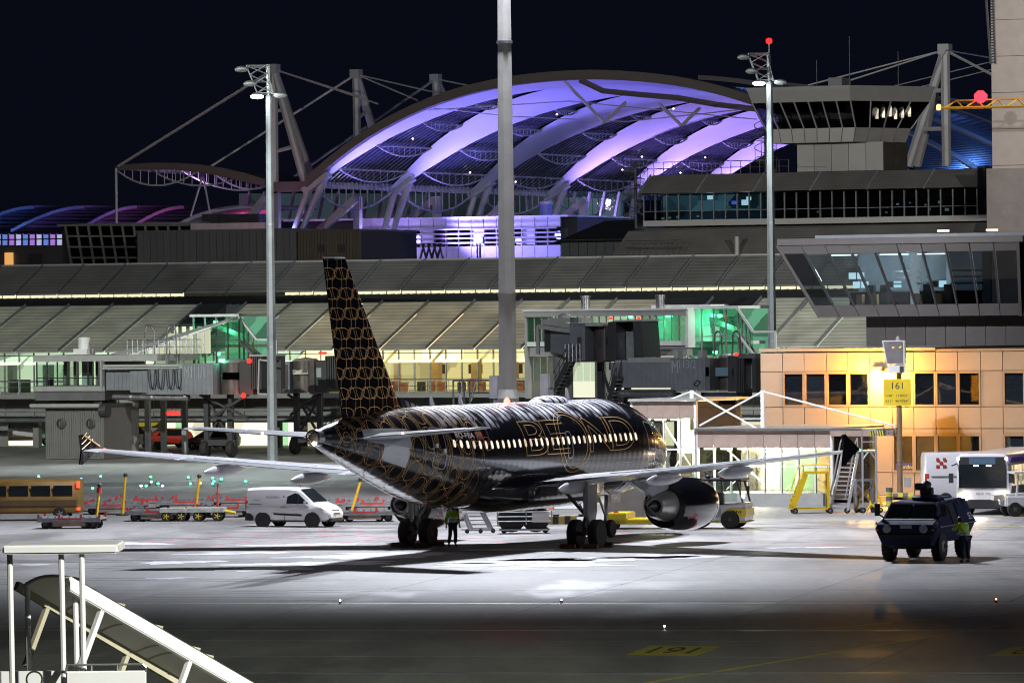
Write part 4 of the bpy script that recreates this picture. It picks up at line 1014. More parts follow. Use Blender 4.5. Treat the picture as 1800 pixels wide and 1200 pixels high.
br.box('cab_body', U(428), U(452), v - .6, v + 2.4, Z(694), Z(636), M_BRD)
for k in range(6): br.box('bellows_fold', U(450 + k * 4), U(452.5 + k * 4), v - .9 - .04 * k, v + 2.5, Z(684), Z(627), M_BRD)
br.part('canopy_rim', MB().bar((U(468), v - 1.2, Z(692)), (U(470), v - 1.2, Z(633)), .1).bar((U(470), v - 1.2, Z(633)), (U(489), v - 1.2, Z(635)), .1).bar((U(489), v - 1.2, Z(635)), (U(488), v - 1.2, Z(693)), .1).bar((U(468), v - 1.2, Z(692)), (U(488), v - 1.2, Z(693)), .1), M_CLAD)
br.box('canopy_back', U(470), U(488), v + .5, v + .6, Z(692), Z(634), M_BRD)
br.box('canopy_top', U(448), U(480), v - .8, v + 2.0, Z(627), Z(624), M_CLAD)
for px_, py_, e_ in ((451, 635, E_REDL), (440, 695, E_REDL)): br.part('signal_lamp', MB().lathe([(.05, -.1), (.16, 0), (.16, .1), (.05, .2)], (U(px_), v - 1.0, Z(py_)), (0, -1, 0), 10), e_)
br.part('signal_lamp', MB().lathe([(.05, 0), (.2, .05), (.2, .2)], (U(394), v - .3, Z(637)), n=10), E_GREEN)
lamp('bridge_red_glow', 'POINT', G(U(440), v - 1.5, Z(695)), 30, (1, .05, .04), r=.1)
br.part('air_duct', MB().tube((U(203), v - .3, Z(697)), (U(336), v - .3, Z(699)), .2, 12), M_SILV, smooth=40)
for px_ in (235, 272, 330): br.part('duct_strap', MB().lathe([(.23, -.08), (.23, .08)], (U(px_), v - .3, Z(697.6)), (1, 0, 0), 12), M_GALV)
hoop(br, U(256), v + .6, Z(640), .42, Z(571) - Z(640)); hoop(br, U(295), v + .6, Z(640), .42, Z(571) - Z(640))
undercarriage(br, U(372), v + 1, Z(694))
br.part('rotunda_column', MB().lathe([(.9, 0), (.9, Z(703))], (U(190), v + 2.5, 0), n=20), M_CONC, smooth=40)
bars(br, 'underframe_strut', [((U(345), v + .5, Z(694)), (U(430), v + .5, Z(735))), ((U(430), v + .5, Z(694)), (U(362), v + .5, Z(735))), ((U(362), v + .5, Z(735)), (U(430), v + .5, Z(735)))], .16, M_BRD)
# neighbour bridge whose cab shows between the mast and the fin
v = 352.0
b2 = TG('passenger_bridge', 'dark brown bridge cab with slotted round wall behind the aircraft fin', 'passenger bridge', U(540), v, 0, 'passenger bridges at the terminal')
corrugated(b2, 'tunnel', U(488), U(509), v, v + 2.5, Z(692), Z(637), M_BR)
b2.box('service_door', U(493), U(506), v - .06, v - .03, Z(688), Z(642), M_BRB); b2.box('door_window', U(497), U(502), v - .1, v - .065, Z(663), Z(648), GLASSD)
drum(b2, 'round_cab', U(529), v + .8, Z(691), Z(636), (U(550) - U(508)) / 2, M_BRB)
b2.box('cab_body', U(547), U(556), v - .3, v + 2, Z(693), Z(635), M_BRB); b2.box('cab_body', U(557), U(576), v - .2, v + 2, Z(690), Z(636), M_BRD)
b2.box('cab_window', U(559), U(567), v - .24, v - .21, Z(664), Z(648), E('cab_glow', (.7, .85, .75), .35)); b2.box('lit_slots', U(518), U(545), v - .32, v - .28, Z(659), Z(651), E('cab_slot_glow', (.9, .9, .7), .35, .8, 3))
for k in range(5): b2.box('bellows_fold', U(576 + k * 4), U(578.5 + k * 4), v - .4, v + 2.2, Z(681), Z(627), M_BRD)
for px_ in (564, 571): b2.part('signal_lamp', MB().lathe([(.05, 0), (.16, .05), (.16, .2)], (U(px_), v, Z(625)), n=10), E_REDL)
undercarriage(b2, U(530), v + 1, Z(692))
bars(b2, 'underframe_strut', [((U(500), v + .5, Z(694)), (U(552), v + .5, Z(730))), ((U(552), v + .5, Z(694)), (U(504), v + .5, Z(730)))], .16, M_BRD)
# right block: glazed gallery and upper bridge
v = 330.0
Z = lambda py, px=1040: zz(px, py, v)
ga = TG('boarding_gallery', 'glazed boarding gallery with white roof and green lit panes beside slim mast', 'gallery', U(1060), v)
ga.box('roof', U(924), U(1213), v - .4, v + 6, Z(546), Z(543), M_WHITE); ga.box('fascia', U(924), U(1210), v - .3, v + 6, Z(556), Z(546.2), M_CLAD)
ga.box('end_pier', U(924), U(928), v - .1, v + 6, Z(700), Z(556), M_CLAD); ga.box('end_pier', U(1151), U(1154), v - .1, v + 5, Z(610), Z(556), M_WHITE); ga.box('end_pier', U(1207), U(1212), v - .15, v + 5, Z(612), Z(543), M_WHITE)
for k in range(22):
    a_, b_ = U(928) + (U(1207) - U(928)) * k / 22, U(928) + (U(1207) - U(928)) * (k + 1) / 22
    ga.box('window_pane', a_ + .03, b_ - .03, v, v + .03, Z(600), Z(556), GLASSG if k > 17 or k < 2 else GLASS); ga.box('mullion', a_ - .03, a_ + .03, v - .05, v + .06, Z(600), Z(556), M_FRAME)
    if k < 16: ga.box('window_pane', a_ + .03, b_ - .03, v + .8, v + .83, Z(670), Z(628), GLASS)
ga.box('gallery_back', U(928), U(1207), v + 4, v + 4.1, Z(600), Z(556), E('gallery_light', (.88, 1, .70), .62, .6, .6, (1, 1, .4)))
ga.box('gallery_back', U(928), U(1140), v + 4, v + 4.1, Z(700), Z(626), E('gallery_light_low', (1, 1, .75), .75, .5, .4, (1, 1, .4)))
ga.box('sill', U(928), U(1207), v - .1, v + 5, Z(608), Z(600), M_WHITE); ga.box('lower_panel', U(928), U(1207), v + .1, v + 5, Z(626), Z(608.2), M_CLAD)
ga.box('column', U(962), U(972), v + .3, v + 1.0, 0, Z(626), M_CONC); ga.box('column', U(1060), U(1068), v - .2, v + .6, 0, Z(626), M_CLAD); ga.box('lower_wall', U(1040), U(1062), v + .5, v + 1.2, 0, Z(630), M_CLAD)
for px_ in (1008, 1140): ga.part('roof_vent', MB().lathe([(.28, 0), (.28, .75), (.33, .76), (.33, .86)], (U(px_), v + 2, Z(543)), n=16), M_SILV, smooth=40)
for px_, s_ in ((1100, 1), (1104, .6), (1168, 1.2), (1174, .8)): ga.part('exit_lamp', MB().lathe([(.05, 0), (.13 * s_, .04), (.13 * s_, .2)], (U(px_), v + .6, Z(559)), n=8), E_GREEN)
ga.box('roof_box', U(1113), U(1218), v + 3, v + 6, Z(543), Z(537), M_WHITE)
lamp('gallery_green', 'POINT', G(U(1185), v + 1.5, Z(570)), 60, (.2, 1, .55), r=.2)
v = 322.0
b3 = TG('passenger_bridge', 'raised grey passenger bridge with open black canopy above the aircraft roof', 'passenger bridge', U(1040), v, 0, 'passenger bridges at the terminal')
tun = MB()
b3.part('tunnel', MB().hexa([(U(966), v + .2, Z(617)), (U(1010), v - .3, Z(628)), (U(1010), v + 2.6, Z(628)), (U(966), v + 3, Z(617)), (U(966), v + .2, Z(577)), (U(1010), v - .3, Z(581)), (U(1010), v + 2.6, Z(581)), (U(966), v + 3, Z(577))]), M_BR)
b3.part('tunnel_frame', MB().bar((U(951), v - .4, Z(573)), (U(1009), v - .5, Z(581)), .25).bar((U(951), v - .4, Z(573)), (U(951), v - .4, Z(622)), .2).bar((U(956), v - .2, Z(564)), (U(1009), v - .2, Z(573)), .3).bar((U(951), v + 1, Z(572)), (U(1009), v + 1, Z(576)), .3), M_CLAD)
b3.box('tunnel_mouth', U(954), U(968), v + .3, v + 2.8, Z(618), Z(577), M_BRD); b3.box('roof_unit', U(959), U(1015), v + .6, v + 2.2, Z(566), Z(558), M_CLAD)
b3.part('roof_dome', MB().lathe([(.42, 0), (.36, .16), (.15, .27)], (U(977), v + 1.4, Z(558)), n=16), M_CLAD, smooth=60)
for k in range(7): b3.box('roof_fin', U(960 + k * 6.5), U(964 + k * 6.5), v + .1, v + .5, Z(572 + k * .8), Z(566 + k * .8), M_CLAD)
cp = corrugated(b3, 'cab_wall', U(1009), U(1036), v - .6, v + 2.4, Z(633), Z(568), M_BR)
b3.box('cab_door', U(1023), U(1030), v - .66, v - .64, Z(629), Z(592), M_BRD, cp)
b3.box('cab_roof', U(1009), U(1068), v - .6, v + 2.4, Z(573), Z(567), M_CLAD); b3.box('roof_cabinet', U(1009), U(1016), v - .5, v + .1, Z(567), Z(557), M_CLADD)
drum(b3, 'round_cab', U(1057), v + .9, Z(633), Z(574), (U(1078) - U(1036)) / 2, M_BRB)
b3.box('cab_floor', U(1014), U(1070), v - .8, v + 2.2, Z(636), Z(633), M_BRB)
b3.box('cab_body', U(1070), U(1082), v - .5, v + 2.2, Z(634), Z(573), M_BRD); b3.box('cab_pane', U(1071), U(1075), v - .54, v - .51, Z(606), Z(593), GLASS)
for k in range(5): b3.box('bellows_fold', U(1080 + k * 3.4), U(1082.4 + k * 3.4), v - .9 - k * .05, v + 2.4, Z(635), Z(566 - k * .3), M_BRD)
b3.part('canopy', MB().hexa([(U(1096), v - 1.3, Z(566)), (U(1143), v - 1.3, Z(565)), (U(1150), v + 1.5, Z(565)), (U(1096), v + 1.5, Z(566)), (U(1096), v - 1.3, Z(563)), (U(1141), v - 1.3, Z(562)), (U(1150), v + 1.5, Z(562)), (U(1096), v + 1.5, Z(563))]), M_CLAD)
b3.part('canopy_side', MB().hexa([(U(1130), v - 1.3, Z(636)), (U(1147), v - 1.3, Z(638)), (U(1147), v + 1.4, Z(638)), (U(1130), v + 1.4, Z(636)), (U(1128), v - 1.3, Z(566)), (U(1142), v - 1.3, Z(565)), (U(1142), v + 1.4, Z(565)), (U(1128), v + 1.4, Z(566))]), M_BRD)
b3.box('canopy_sill', U(1096), U(1147), v - 1.4, v + 1.4, Z(638), Z(633), M_CLAD)
sh = MB()
for k in range(20): zq = Z(632) + (Z(583) - Z(632)) * k / 20; sh.box(U(1097), U(1110), v + .4, v + .5, zq, zq + .09)
b3.part('roller_shutter', sh, M_GALV); b3.box('canopy_door', U(1110), U(1121), v + .45, v + .5, Z(632), Z(583), M_BRB); b3.box('canopy_back', U(1096), U(1130), v + .8, v + .9, Z(634), Z(566), M_BRD); b3.box('door_light', U(1122), U(1125), v + .4, v + .44, Z(603), Z(591), E_BRIN)
service_stair(b3, (U(988), v - 1.2, Z(692)), (U(1018), v - 1.2, Z(634)))
rail_run(b3, U(1010), U(1036), v - 1.4, Z(635), 1.1, 4)
b3.part('support_column', MB().lathe([(.62, 0), (.62, Z(624)), (.85, Z(619))], (U(974), v + 1.4, 0), n=24), M_CONC, smooth=40)
for px_ in (1078, 1127): b3.part('signal_lamp', MB().lathe([(.04, 0), (.11, .04), (.11, .15)], (U(px_), v - .3, Z(562)), n=8), E_REDL)
b3.part('hanging_gear', MB().box(U(1075), U(1090), v - .4, v + 1, Z(650), Z(638)).bar((U(1082), v, Z(650)), (U(1080), v, Z(668)), .2), M_BRD)
undercarriage(b3, U(1066), v + 1.2, Z(636))
v = 318.0
Z = lambda py, px=1200: zz(px, py, v)
b4 = TG('passenger_bridge', 'grey passenger bridge numbered M113/2 ending beside the tan panelled building', 'passenger bridge', U(1220), v, 0, 'passenger bridges at the terminal')
corrugated(b4, 'tunnel', U(1070), U(1186), v + .3, v + 3.2, Z(681), Z(636), M_BR)
b4.box('tunnel_roof', U(1100), U(1186), v + .3, v + 3, Z(636), Z(628), M_CLAD)
big = corrugated(b4, 'tunnel', U(1182), U(1243), v - .3, v + 3.2, Z(685), Z(629), M_BR)
M_NUM = M('number_print', (.34, .35, .37), .5)
letter(b4, 'bridge_number', 'M', (U(1184.5), v - .335, Z(655)), (1, 0, 0), (0, 0, 1), U(1196) - U(1184.5), Z(633) - Z(655), M_NUM, big)
letter(b4, 'bridge_number', '113/2', (U(1198), v - .335, Z(647)), (1, 0, 0), (0, 0, 1), U(1227) - U(1198), Z(632.5) - Z(647), M_NUM, big)
sq = [(U(1223), Z(676)), (U(1229), Z(679)), (U(1235), Z(671)), (U(1229), Z(668))]
b4.part('painted_square', MB().path([(a_, v - .34, c_) for a_, c_ in sq + sq[:1]], .03, 4), M_BRD, big)
b4.box('cab_joint', U(1242), U(1250), v - .2, v + 3, Z(686), Z(630), M_CLADD); b4.box('joint_window', U(1243), U(1249), v - .26, v - .22, Z(661), Z(645), GLASSD)
drum(b4, 'round_cab', U(1272), v + 1.0, Z(686), Z(629), (U(1290) - U(1252)) / 2, M_BRB)
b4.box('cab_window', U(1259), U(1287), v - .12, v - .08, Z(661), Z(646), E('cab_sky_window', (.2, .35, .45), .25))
b4.box('cab_body', U(1284), U(1304), v - .4, v + 2.5, Z(688), Z(626), M_BRD); b4.box('cab_pane', U(1291), U(1295), v - .44, v - .41, Z(661), Z(648), GLASS)
for k in range(5): b4.box('bellows_fold', U(1302 + k * 3), U(1304 + k * 3), v - .8, v + 2.5, Z(690), Z(626), M_BRD)
sh = MB()
for k in range(16): zq = Z(683) + (Z(640) - Z(683)) * k / 16; sh.box(U(1314), U(1331), v + .4, v + .5, zq, zq + .11)
b4.part('roller_shutter', sh, M_GALV); b4.box('canopy_top', U(1308), U(1338), v - .9, v + 2, Z(630), Z(622), M_CLADD); b4.box('canopy_side', U(1332), U(1338), v - .9, v + 2, Z(690), Z(630), M_BRD)
b4.part('signal_lamp', MB().lathe([(.04, 0), (.12, .04), (.12, .16)], (U(1298), v - .3, Z(626)), n=8), E_REDL)
for px_ in (1186, 1229): b4.box('roof_cabinet', U(px_ - 4), U(px_ + 4), v + .2, v + .9, Z(629), Z(616), M_CLAD)
hoop(b4, U(1252), v + 1, Z(628), .28, Z(583) - Z(628)); hoop(b4, U(1284), v + 1, Z(628), .28, Z(583) - Z(628))
b4.part('air_duct', MB().tube((U(1075), v, Z(691)), (U(1186), v, Z(691)), .24, 12), M_SILV, smooth=40)
undercarriage(b4, U(1200), v + 1.3, Z(690)); b4.part('hanging_gear', MB().box(U(1240), U(1300), v - .2, v + 2, Z(700), Z(690)).bar((U(1266), v, Z(700)), (U(1266), v, Z(735)), .3), M_BRD)
service_stair(b4, (U(1075), v - .6, Z(735)), (U(1094), v - .6, Z(660)))
# two white control cabinets on stalks above the aircraft roof line, and a steel frame
for px_, y0_, lab in ((868, 660, 'narrow pale equipment cabinet on a post beside the tall mast'), (957, 657, 'narrow pale equipment cabinet on a post under the raised bridge')):
    v = 300.0; Z = lambda py, px=900: zz(px, py, v)
    t = TG('equipment_cabinet', lab, 'cabinet', U(px_, 700), v)
    t.box('case', U(px_ - 8, 680), U(px_ + 6, 680), v, v + .8, Z(700), Z(y0_), M('cabinet_lilac', (.5, .48, .52), .5)); t.box('side_case', U(px_ + 6, 680), U(px_ + 9, 680), v + .1, v + .7, Z(682), Z(y0_ + 1), M_CLAD); t.box('post', U(px_ - 4, 700), U(px_ + 2, 700), v + .2, v + .6, 0, Z(700), M_CLAD)
v = 303.0
t = TG('steel_access_frame', 'open steel access frame behind the aircraft roof beside the tall mast', 'steel frame', U(830, 700), v)
t.part('frame', MB().path([(U(797, 700), v, 0), (U(797, 700), v, Z(668)), (U(862, 700), v, Z(668)), (U(862, 700), v, 0)], .06, 6), M_GALV)
for px_ in (804, 812, 822): t.part('upright', MB().tube((U(px_, 700), v + .3, 0), (U(px_, 700), v + .3, Z(670)), .06, 6), M_GALV)
t.part('cross_bar', MB().tube((U(824, 700), v, Z(690)), (U(860, 700), v, Z(690)), .05, 6).tube((U(828, 700), v, Z(704)), (U(836, 700), v, Z(670)), .06, 6), M_GALV)
# ------------------------------------------------------------------ tan panelled office wing on the right
M_TAN = M('tan_panel', (.40, .30, .205), .45, .05, var=.05, rand=.05)
M_TANF = M('tan_frame', (.36, .25, .15), .45, .1, var=.05)
M_JOINT = M('panel_joint', (.06, .05, .04), .7)
M_ROOMS = [M('room_dark', (.03, .03, .035), .6, var=.5, scale=.8), M('room_blind', (.22, .22, .23), .7, var=.3, scale=.8, stretch=(1, 1, 8)), M('room_grey', (.10, .105, .12), .6, var=.5, scale=.8)]
M_ROOMD = M('dim_room', (.10, .10, .11), .6, var=.5, scale=.6)
OV = 275.0
U = lambda px, py=700: uu(px, py, OV)
Z = lambda py, px=1560: zz(px, py, OV)
ow = TG('office_wing', 'tan panelled office wing lit orange with two rows of dark windows', 'building', U(1560), OV)
zt, zg = Z(616), 0.0
z1, z2, z3, z4 = Z(652), Z(715), Z(753), Z(769)              # upper panel bottom, window bottom, mid band, lower window top
z5 = Z(830)
cols = [1337, 1376, 1414, 1453, 1491, 1529, 1568, 1606, 1645, 1684, 1724, 1763, 1802, 1842, 1882, 1922]
cu_ = [U(c) for c in cols]
ow.box('wall_core', cu_[0], cu_[-1], OV + .16, OV + 14, zg, zt - .05, M_JOINT)
ow.box('parapet', cu_[0] - .05, U(1645), OV - .06, OV + 14, zt - .02, zt + .14, M_TAN)
ow.box('parapet', U(1645) + .02, cu_[-1], OV - .04, OV + 14, zt - .06, zt + .06, M_TANF)
def opanel(a_, b_, za, zb):
    ow.box('facade_panel', a_ + .018, b_ - .018, OV, OV + .12, za + .018, zb - .018, M_TAN)
winc = {1, 2, 3, 4, 7, 8, 9, 11, 12, 13, 14}
def owin(a_, b_, za, zb, k, lower=False):
    f = ow.box('window_frame', a_, b_, OV - .02, OV + .1, za, zb, M_TANF) if False else None
    w_ = ow.box('window_pane', a_ + .1, b_ - .1, OV + .045, OV + .075, za + .12, zb - .14, GL('office_glass', (.6, .64, .68), .07))
    for q in ((a_, a_ + .1, za, zb), (b_ - .1, b_, za, zb), (a_ + .1, b_ - .1, za, za + .12), (a_ + .1, b_ - .1, zb - .14, zb)):
        ow.box('window_frame', q[0] + .004, q[1] - .004, OV - .03, OV + .13, q[2] + .004, q[3] - .004, M_TANF, None)
    ow.box('window_room', a_ + .1, b_ - .1, OV + .135, OV + .155, za + .12, zb - .14, M_ROOMS[(k * 5 + (3 if lower else 0)) % 3])
for k in range(len(cols) - 1):
    a_, b_ = cu_[k], cu_[k + 1]
    opanel(a_, b_, z1, zt - .08)
    if k in winc: owin(a_, b_, z2, z1, k)
    else: opanel(a_, b_, z2, z1)
    opanel(a_, b_, z3, z2)
    if k in (2, 3, 6, 7, 8, 9, 11, 12, 13): owin(a_, b_, z5, z3 - .25, k, True); ow.box('facade_strip', a_ + .018, b_ - .018, OV, OV + .12, z3 - .24, z3 - .02, M_TAN)
    else: opanel(a_, b_, z5, z3)
    opanel(a_, b_, zg, z5)
# posters and blinds behind the lower windows
ow.box('window_poster', cu_[6] + .15, cu_[7] - .15, OV + .02, OV + .04, z5 + .14, z5 + .5, M('poster_blue', (.05, .06, .2), .5))
letter(ow, 'poster_lettering', 'Condor', (cu_[6] + .3, OV + .015, z5 + .2), (1, 0, 0), (0, 0, 1), .85, .2, M('poster_yellow', (.8, .55, .05), .5))
ow.box('window_poster', cu_[7] + .5, cu_[7] + .75, OV + .02, OV + .04, z5 + .16, z5 + .4, M_CLAD)
bl = MB()
for q in range(14): bl.box(cu_[11] + .12, cu_[12] - .12, OV + .10, OV + .13, z5 + .3 + q * .085, z5 + .34 + q * .085)
ow.part('window_blind', bl, M('blind_slat', (.35, .42, .42), .5))
for q in (0, 1):
    ow.box('lit_window_sheet', cu_[6] + .75 + q * .02, cu_[7] - .12, OV + .015, OV + .035, z1 - .55, z1 - .2, M_WHITE) if q == 0 else None
# sodium wall lamp
lp = Vector((U(1547, 655), OV - .55, Z(655, 1547)))
wl = TG('wall_lamp', 'bright orange sodium lamp on the tan wall beside the stand sign', 'wall lamp', lp.x, lp.y, lp.z)
wl.part('housing', MB().box(lp.x - .25, lp.x + .25, lp.y + .05, lp.y + .5, lp.z + .12, lp.z + .3), M_TANF)
wl.part('lens', MB().lathe([(.1, -.12), (.26, 0), (.26, .1), (.12, .16)], tuple(lp), n=14), E('sodium_lamp', (1, .55, .12), 40), smooth=40)
lamp('sodium_glow', 'POINT', G(lp.x, lp.y - .35, lp.z - .1), 4200, (1, .46, .06), r=.2)
# other sodium wall lamps along the wing, beyond the right edge
for px_ in (1990,):
    lamp('sodium_glow', 'POINT', G(U(px_), OV - 1.2, Z(655)), 1500, (1, .6, .25), r=.2)
# ------------------------------------------------------------------ glazed hall below the wing, with cable-stayed canopy posts
HV = 262.0
U = lambda px, py=800: uu(px, py, HV)
Z = lambda py, px=1330: zz(px, py, HV)
gh = TG('glazed_walkway', 'brightly lit glazed walkway hall with pinkish fascia beside the aircraft nose', 'glass hall', U(1330), HV)
M_FASC = M('pink_fascia', (.48, .36, .30), .3, .35, var=.12)
E_HLAMP = E('hall_tube', (1, .93, .8), 7)
gl_ = GL('hall_glass', (.92, .96, .9), .04)
def hall(px0, px1, py_top, n, name):
    u0, u1 = U(px0), U(px1); zt_ = Z(py_top, (px0 + px1) / 2); zf = zt_ - .85; zm = zf - (zf - .55) * .42
    gh.box('roof', u0 - .1, u1 + .1, HV - .3, HV + 7, zt_, zt_ + .12, M_CLAD)
    for k in range(n):
        a_, b_ = u0 + (u1 - u0) * k / n, u0 + (u1 - u0) * (k + 1) / n
        gh.box('fascia_panel', a_ + .01, b_ - .01, HV - .1, HV, zf, zt_ - .01, M_FASC)
        gh.box('glass_pane', a_ + .04, b_ - .04, HV, HV + .02, zm + .05, zf - .02, gl_); gh.box('glass_pane', a_ + .04, b_ - .04, HV, HV + .02, .55, zm - .05, gl_)
        gh.box('mullion', a_ - .035, a_ + .035, HV - .06, HV + .1, .5, zf, M_WHITE)
        gh.box('ceiling_tube', a_ + .15, b_ - .15, HV + .5, HV + .62, zf - .12, zf - .04, E_HLAMP)
    gh.box('mullion', u1 - .06, u1 + .06, HV - .12, HV + .1, .5, zt_, M_WHITE); gh.box('mullion', u0 - .06, u0 + .06, HV - .12, HV + .1, .5, zt_, M_WHITE)
    gh.box('transom', u0, u1, HV - .05, HV + .08, zm - .04, zm + .04, M_WHITE)
    gh.box('sill', u0, u1, HV - .2, HV + .2, 0, .5, M_CONC)
    gh.box('back_wall', u0, u1, HV + 5.8, HV + 6, 0, zt_, M('hall_wall', (.72, .68, .55), .6))
    gh.box('floor', u0, u1, HV + .2, HV + 6, .3, .5, M_CONC)
    gh.box('end_wall', u1 - .05, u1 + .02, HV + .2, HV + 6, .5, zt_ - .02, gl_)
    bars(gh, 'interior_brace', [((u0 + .3 + 3.2 * j, HV + 3, .6), (u0 + 2.6 + 3.2 * j, HV + 3, zf - .2)) for j in range(int((u1 - u0) / 3.2))] + [((u0 + 2.6 + 3.2 * j, HV + 3.2, .6), (u0 + .3 + 3.2 * j, HV + 3.2, zf - .2)) for j in range(int((u1 - u0) / 3.2))], .05, M_WHITE)
    for j in range(int((u1 - u0) / 2.1)):
        gh.box('interior_door', u0 + .5 + 2.1 * j, u0 + 1.3 + 2.1 * j, HV + 4.5, HV + 4.6, .5, 2.4, GLASSG if j % 2 else M_DARK if j % 3 == 0 else M_WOOD)
    for f in ((.25,) if u1 - u0 < 8 else (.12, .38, .63, .88)):
        lamp('hall_light', 'POINT', G(u0 + (u1 - u0) * f, HV + 2.5, zf - .5), 2200, (1, .90, .68), r=.4)
hall(1112, 1224, 705, 4, 'tall')
hall(1226, 1463, 756, 8, 'long')
gh.part('fascia_extension', MB().box(U(1463), U(1573), HV - .3, HV + .3, Z(766, 1520), Z(756, 1520)), M_FASC)
for k in range(6):
    a_ = U(1534) + (U(1560) - U(1534)) * k / 6; w_ = (U(1560) - U(1534)) / 12
    gh.part('hazard_stripe', MB().hexa([(a_, HV - .32, Z(764.5, 1545)), (a_ + w_, HV - .32, Z(764.5, 1545)), (a_ + w_, HV - .303, Z(764.5, 1545)), (a_, HV - .303, Z(764.5, 1545)), (a_ - w_ * .9, HV - .32, Z(755, 1545)), (a_ + w_ * .1, HV - .32, Z(755, 1545)), (a_ + w_ * .1, HV - .303, Z(755, 1545)), (a_ - w_ * .9, HV - .303, Z(755, 1545))]), M_PY)
gh.box('hazard_board', U(1533), U(1561), HV - .303, HV - .3005, Z(765, 1545), Z(754.5, 1545), M_PK)
letter(gh, 'stand_number', '161', (U(1562), HV - .31, Z(763, 1566)), (1, 0, 0), (0, 0, 1), U(1571) - U(1562), Z(757, 1566) - Z(763, 1566), M_DARK)
ps = []
for px_, y0_ in ((1210, 686), (1335, 686)):
    o = gh.part('canopy_post', MB().tube((U(px_), HV + .5, Z(756, px_)), (U(px_), HV + .5, Z(y0_, px_)), .11, 10), M_WHITE, smooth=40); ps.append((U(px_), HV + .5, Z(y0_ + 2, px_)))
cb = MB()
for a_, b_ in ((ps[0], (U(1328), HV + .3, Z(754, 1328))), (ps[1], (U(1226), HV + .3, Z(748, 1226))), (ps[1], (U(1573), HV, Z(748, 1573))), (ps[0], (U(1120), HV + 1, Z(720, 1120))), ((U(1573), HV, Z(748, 1573)), (U(1573), HV, Z(766, 1573)))): cb.tube(a_, b_, .05, 6)
gh.part('stay_cable', cb, M_WHITE)
gh.box('canopy_edge', U(1226), U(1573), HV - .32, HV + .4, Z(755.5, 1400), Z(752, 1400), M_CLADD)
gh.box('kerb_wall', U(1310), U(1480), HV - 2.6, HV - 2.3, 0, .62, M_CONC)
# ------------------------------------------------------------------ control room with leaning glass front
CV = 292.0
U = lambda px, py=480: uu(px, py, CV)
Z = lambda py, px=1590: zz(px, py, CV)
cr = TG('control_room', 'overhanging control room with outward leaning windows and lit desks inside', 'control room', U(1590), CV)
M_CRP = M('control_panel_grey', (.25, .23, .22), .45, .1, var=.06)
topz, w1z, w0z, botz = Z(428), Z(443), Z(535), Z(556)
ut0, ut1, ub0, ub1 = U(1366), U(1790), U(1422), U(1776)
lean = lambda z: (z - botz) / (topz - botz)
def crp(f, z, out=0.0): # point on the leaning front: f along, z height
    l = lean(z); a_, b_ = ub0 + (ut0 - ub0) * l, ub1 + (ut1 - ub1) * l
    return (a_ + (b_ - a_) * f, CV + 1.6 - 1.6 * l - out, z)
def crq(name, f0, f1, za, zb, mat, th=.1, out=0.0, under=None):
    q = [crp(f0, za, out), crp(f1, za, out), crp(f1, zb, out), crp(f0, zb, out)]
    return cr.part(name, MB().hexa([(x, y + th, z) for x, y, z in q] + q), mat, under)
n = 10
for k in range(n):
    f0, f1 = k / n, (k + 1) / n
    crq('fascia_panel', f0 + .002, f1 - .002, w1z, topz, M_CRP, .15)
    crq('sill_panel', f0 + .002, f1 - .002, botz, w0z, M_CRP, .15)
    crq('window_pane', f0 + .006, f1 - .006, w0z, w1z, GLASSD if k in (0, 7, 8, 9) else GL('control_glass', (.75, .82, .85), .05), .04)
    cr.part('mullion', MB().bar(crp(f0, w0z, .03), crp(f0, w1z, .03), .09, .14), M_CLADD)
cr.part('mullion', MB().bar(crp(1, botz, .03), crp(1, topz, .03), .16, .2), M_CRP); cr.part('corner_edge', MB().bar(crp(0, botz, .02), crp(0, topz, .02), .14, .16), M_CRP)
sd0 = [crp(1, botz), crp(1, topz)]
cr.part('side_glass', MB().hexa([(sd0[0][0], sd0[0][1], botz), (sd0[0][0], sd0[0][1] + 6, botz), (sd0[0][0] - .1, sd0[0][1] + 6, botz), (sd0[0][0] - .1, sd0[0][1], botz), (sd0[1][0], sd0[1][1], topz), (sd0[1][0] + 1, sd0[1][1] + 6, topz), (sd0[1][0] + .9, sd0[1][1] + 6, topz), (sd0[1][0] - .1, sd0[1][1], topz)]), GLASSD)
cr.box('roof_slab', ut0 + .05, ut1 + .3, CV - .1, CV + 9, topz, topz + .35, M_CRP)
cr.box('roof_plant', U(1424), U(1830), CV + .8, CV + 8, topz + .35, Z(411), M('roof_plant_grey', (.38, .40, .40), .5))
for px_ in (1647, 1733): cr.box('roof_floodlight', U(px_ - 10), U(px_ + 8), CV + 1, CV + 1.3, Z(408), Z(404.5), E('roof_flood', (1, .75, .55), 2.2))
cr.box('floor_slab', ub0, ub1 + .3, CV + 1.7, CV + 9, botz, w0z - .05, M_CRP)
E_OFF = E('office_light', (.62, .85, 1), .30, .9, .9, (1, 1, 1))
cr.box('office_back_wall', ub0 + .3, crp(.7, w0z)[0], CV + 6.8, CV + 7, w0z, w1z, M('office_wall', (.3, .34, .36), .7, var=.3, scale=.5))
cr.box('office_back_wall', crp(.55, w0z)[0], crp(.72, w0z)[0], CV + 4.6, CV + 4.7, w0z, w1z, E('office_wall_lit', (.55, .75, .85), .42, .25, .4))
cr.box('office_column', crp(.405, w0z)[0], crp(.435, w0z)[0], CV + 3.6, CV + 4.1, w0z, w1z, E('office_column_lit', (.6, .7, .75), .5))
rg2 = random.Random(5)
M_DESK = M('desk', (.32, .25, .18), .5); E_SCR = E('computer_screen', (.6, .9, 1), 1.3)
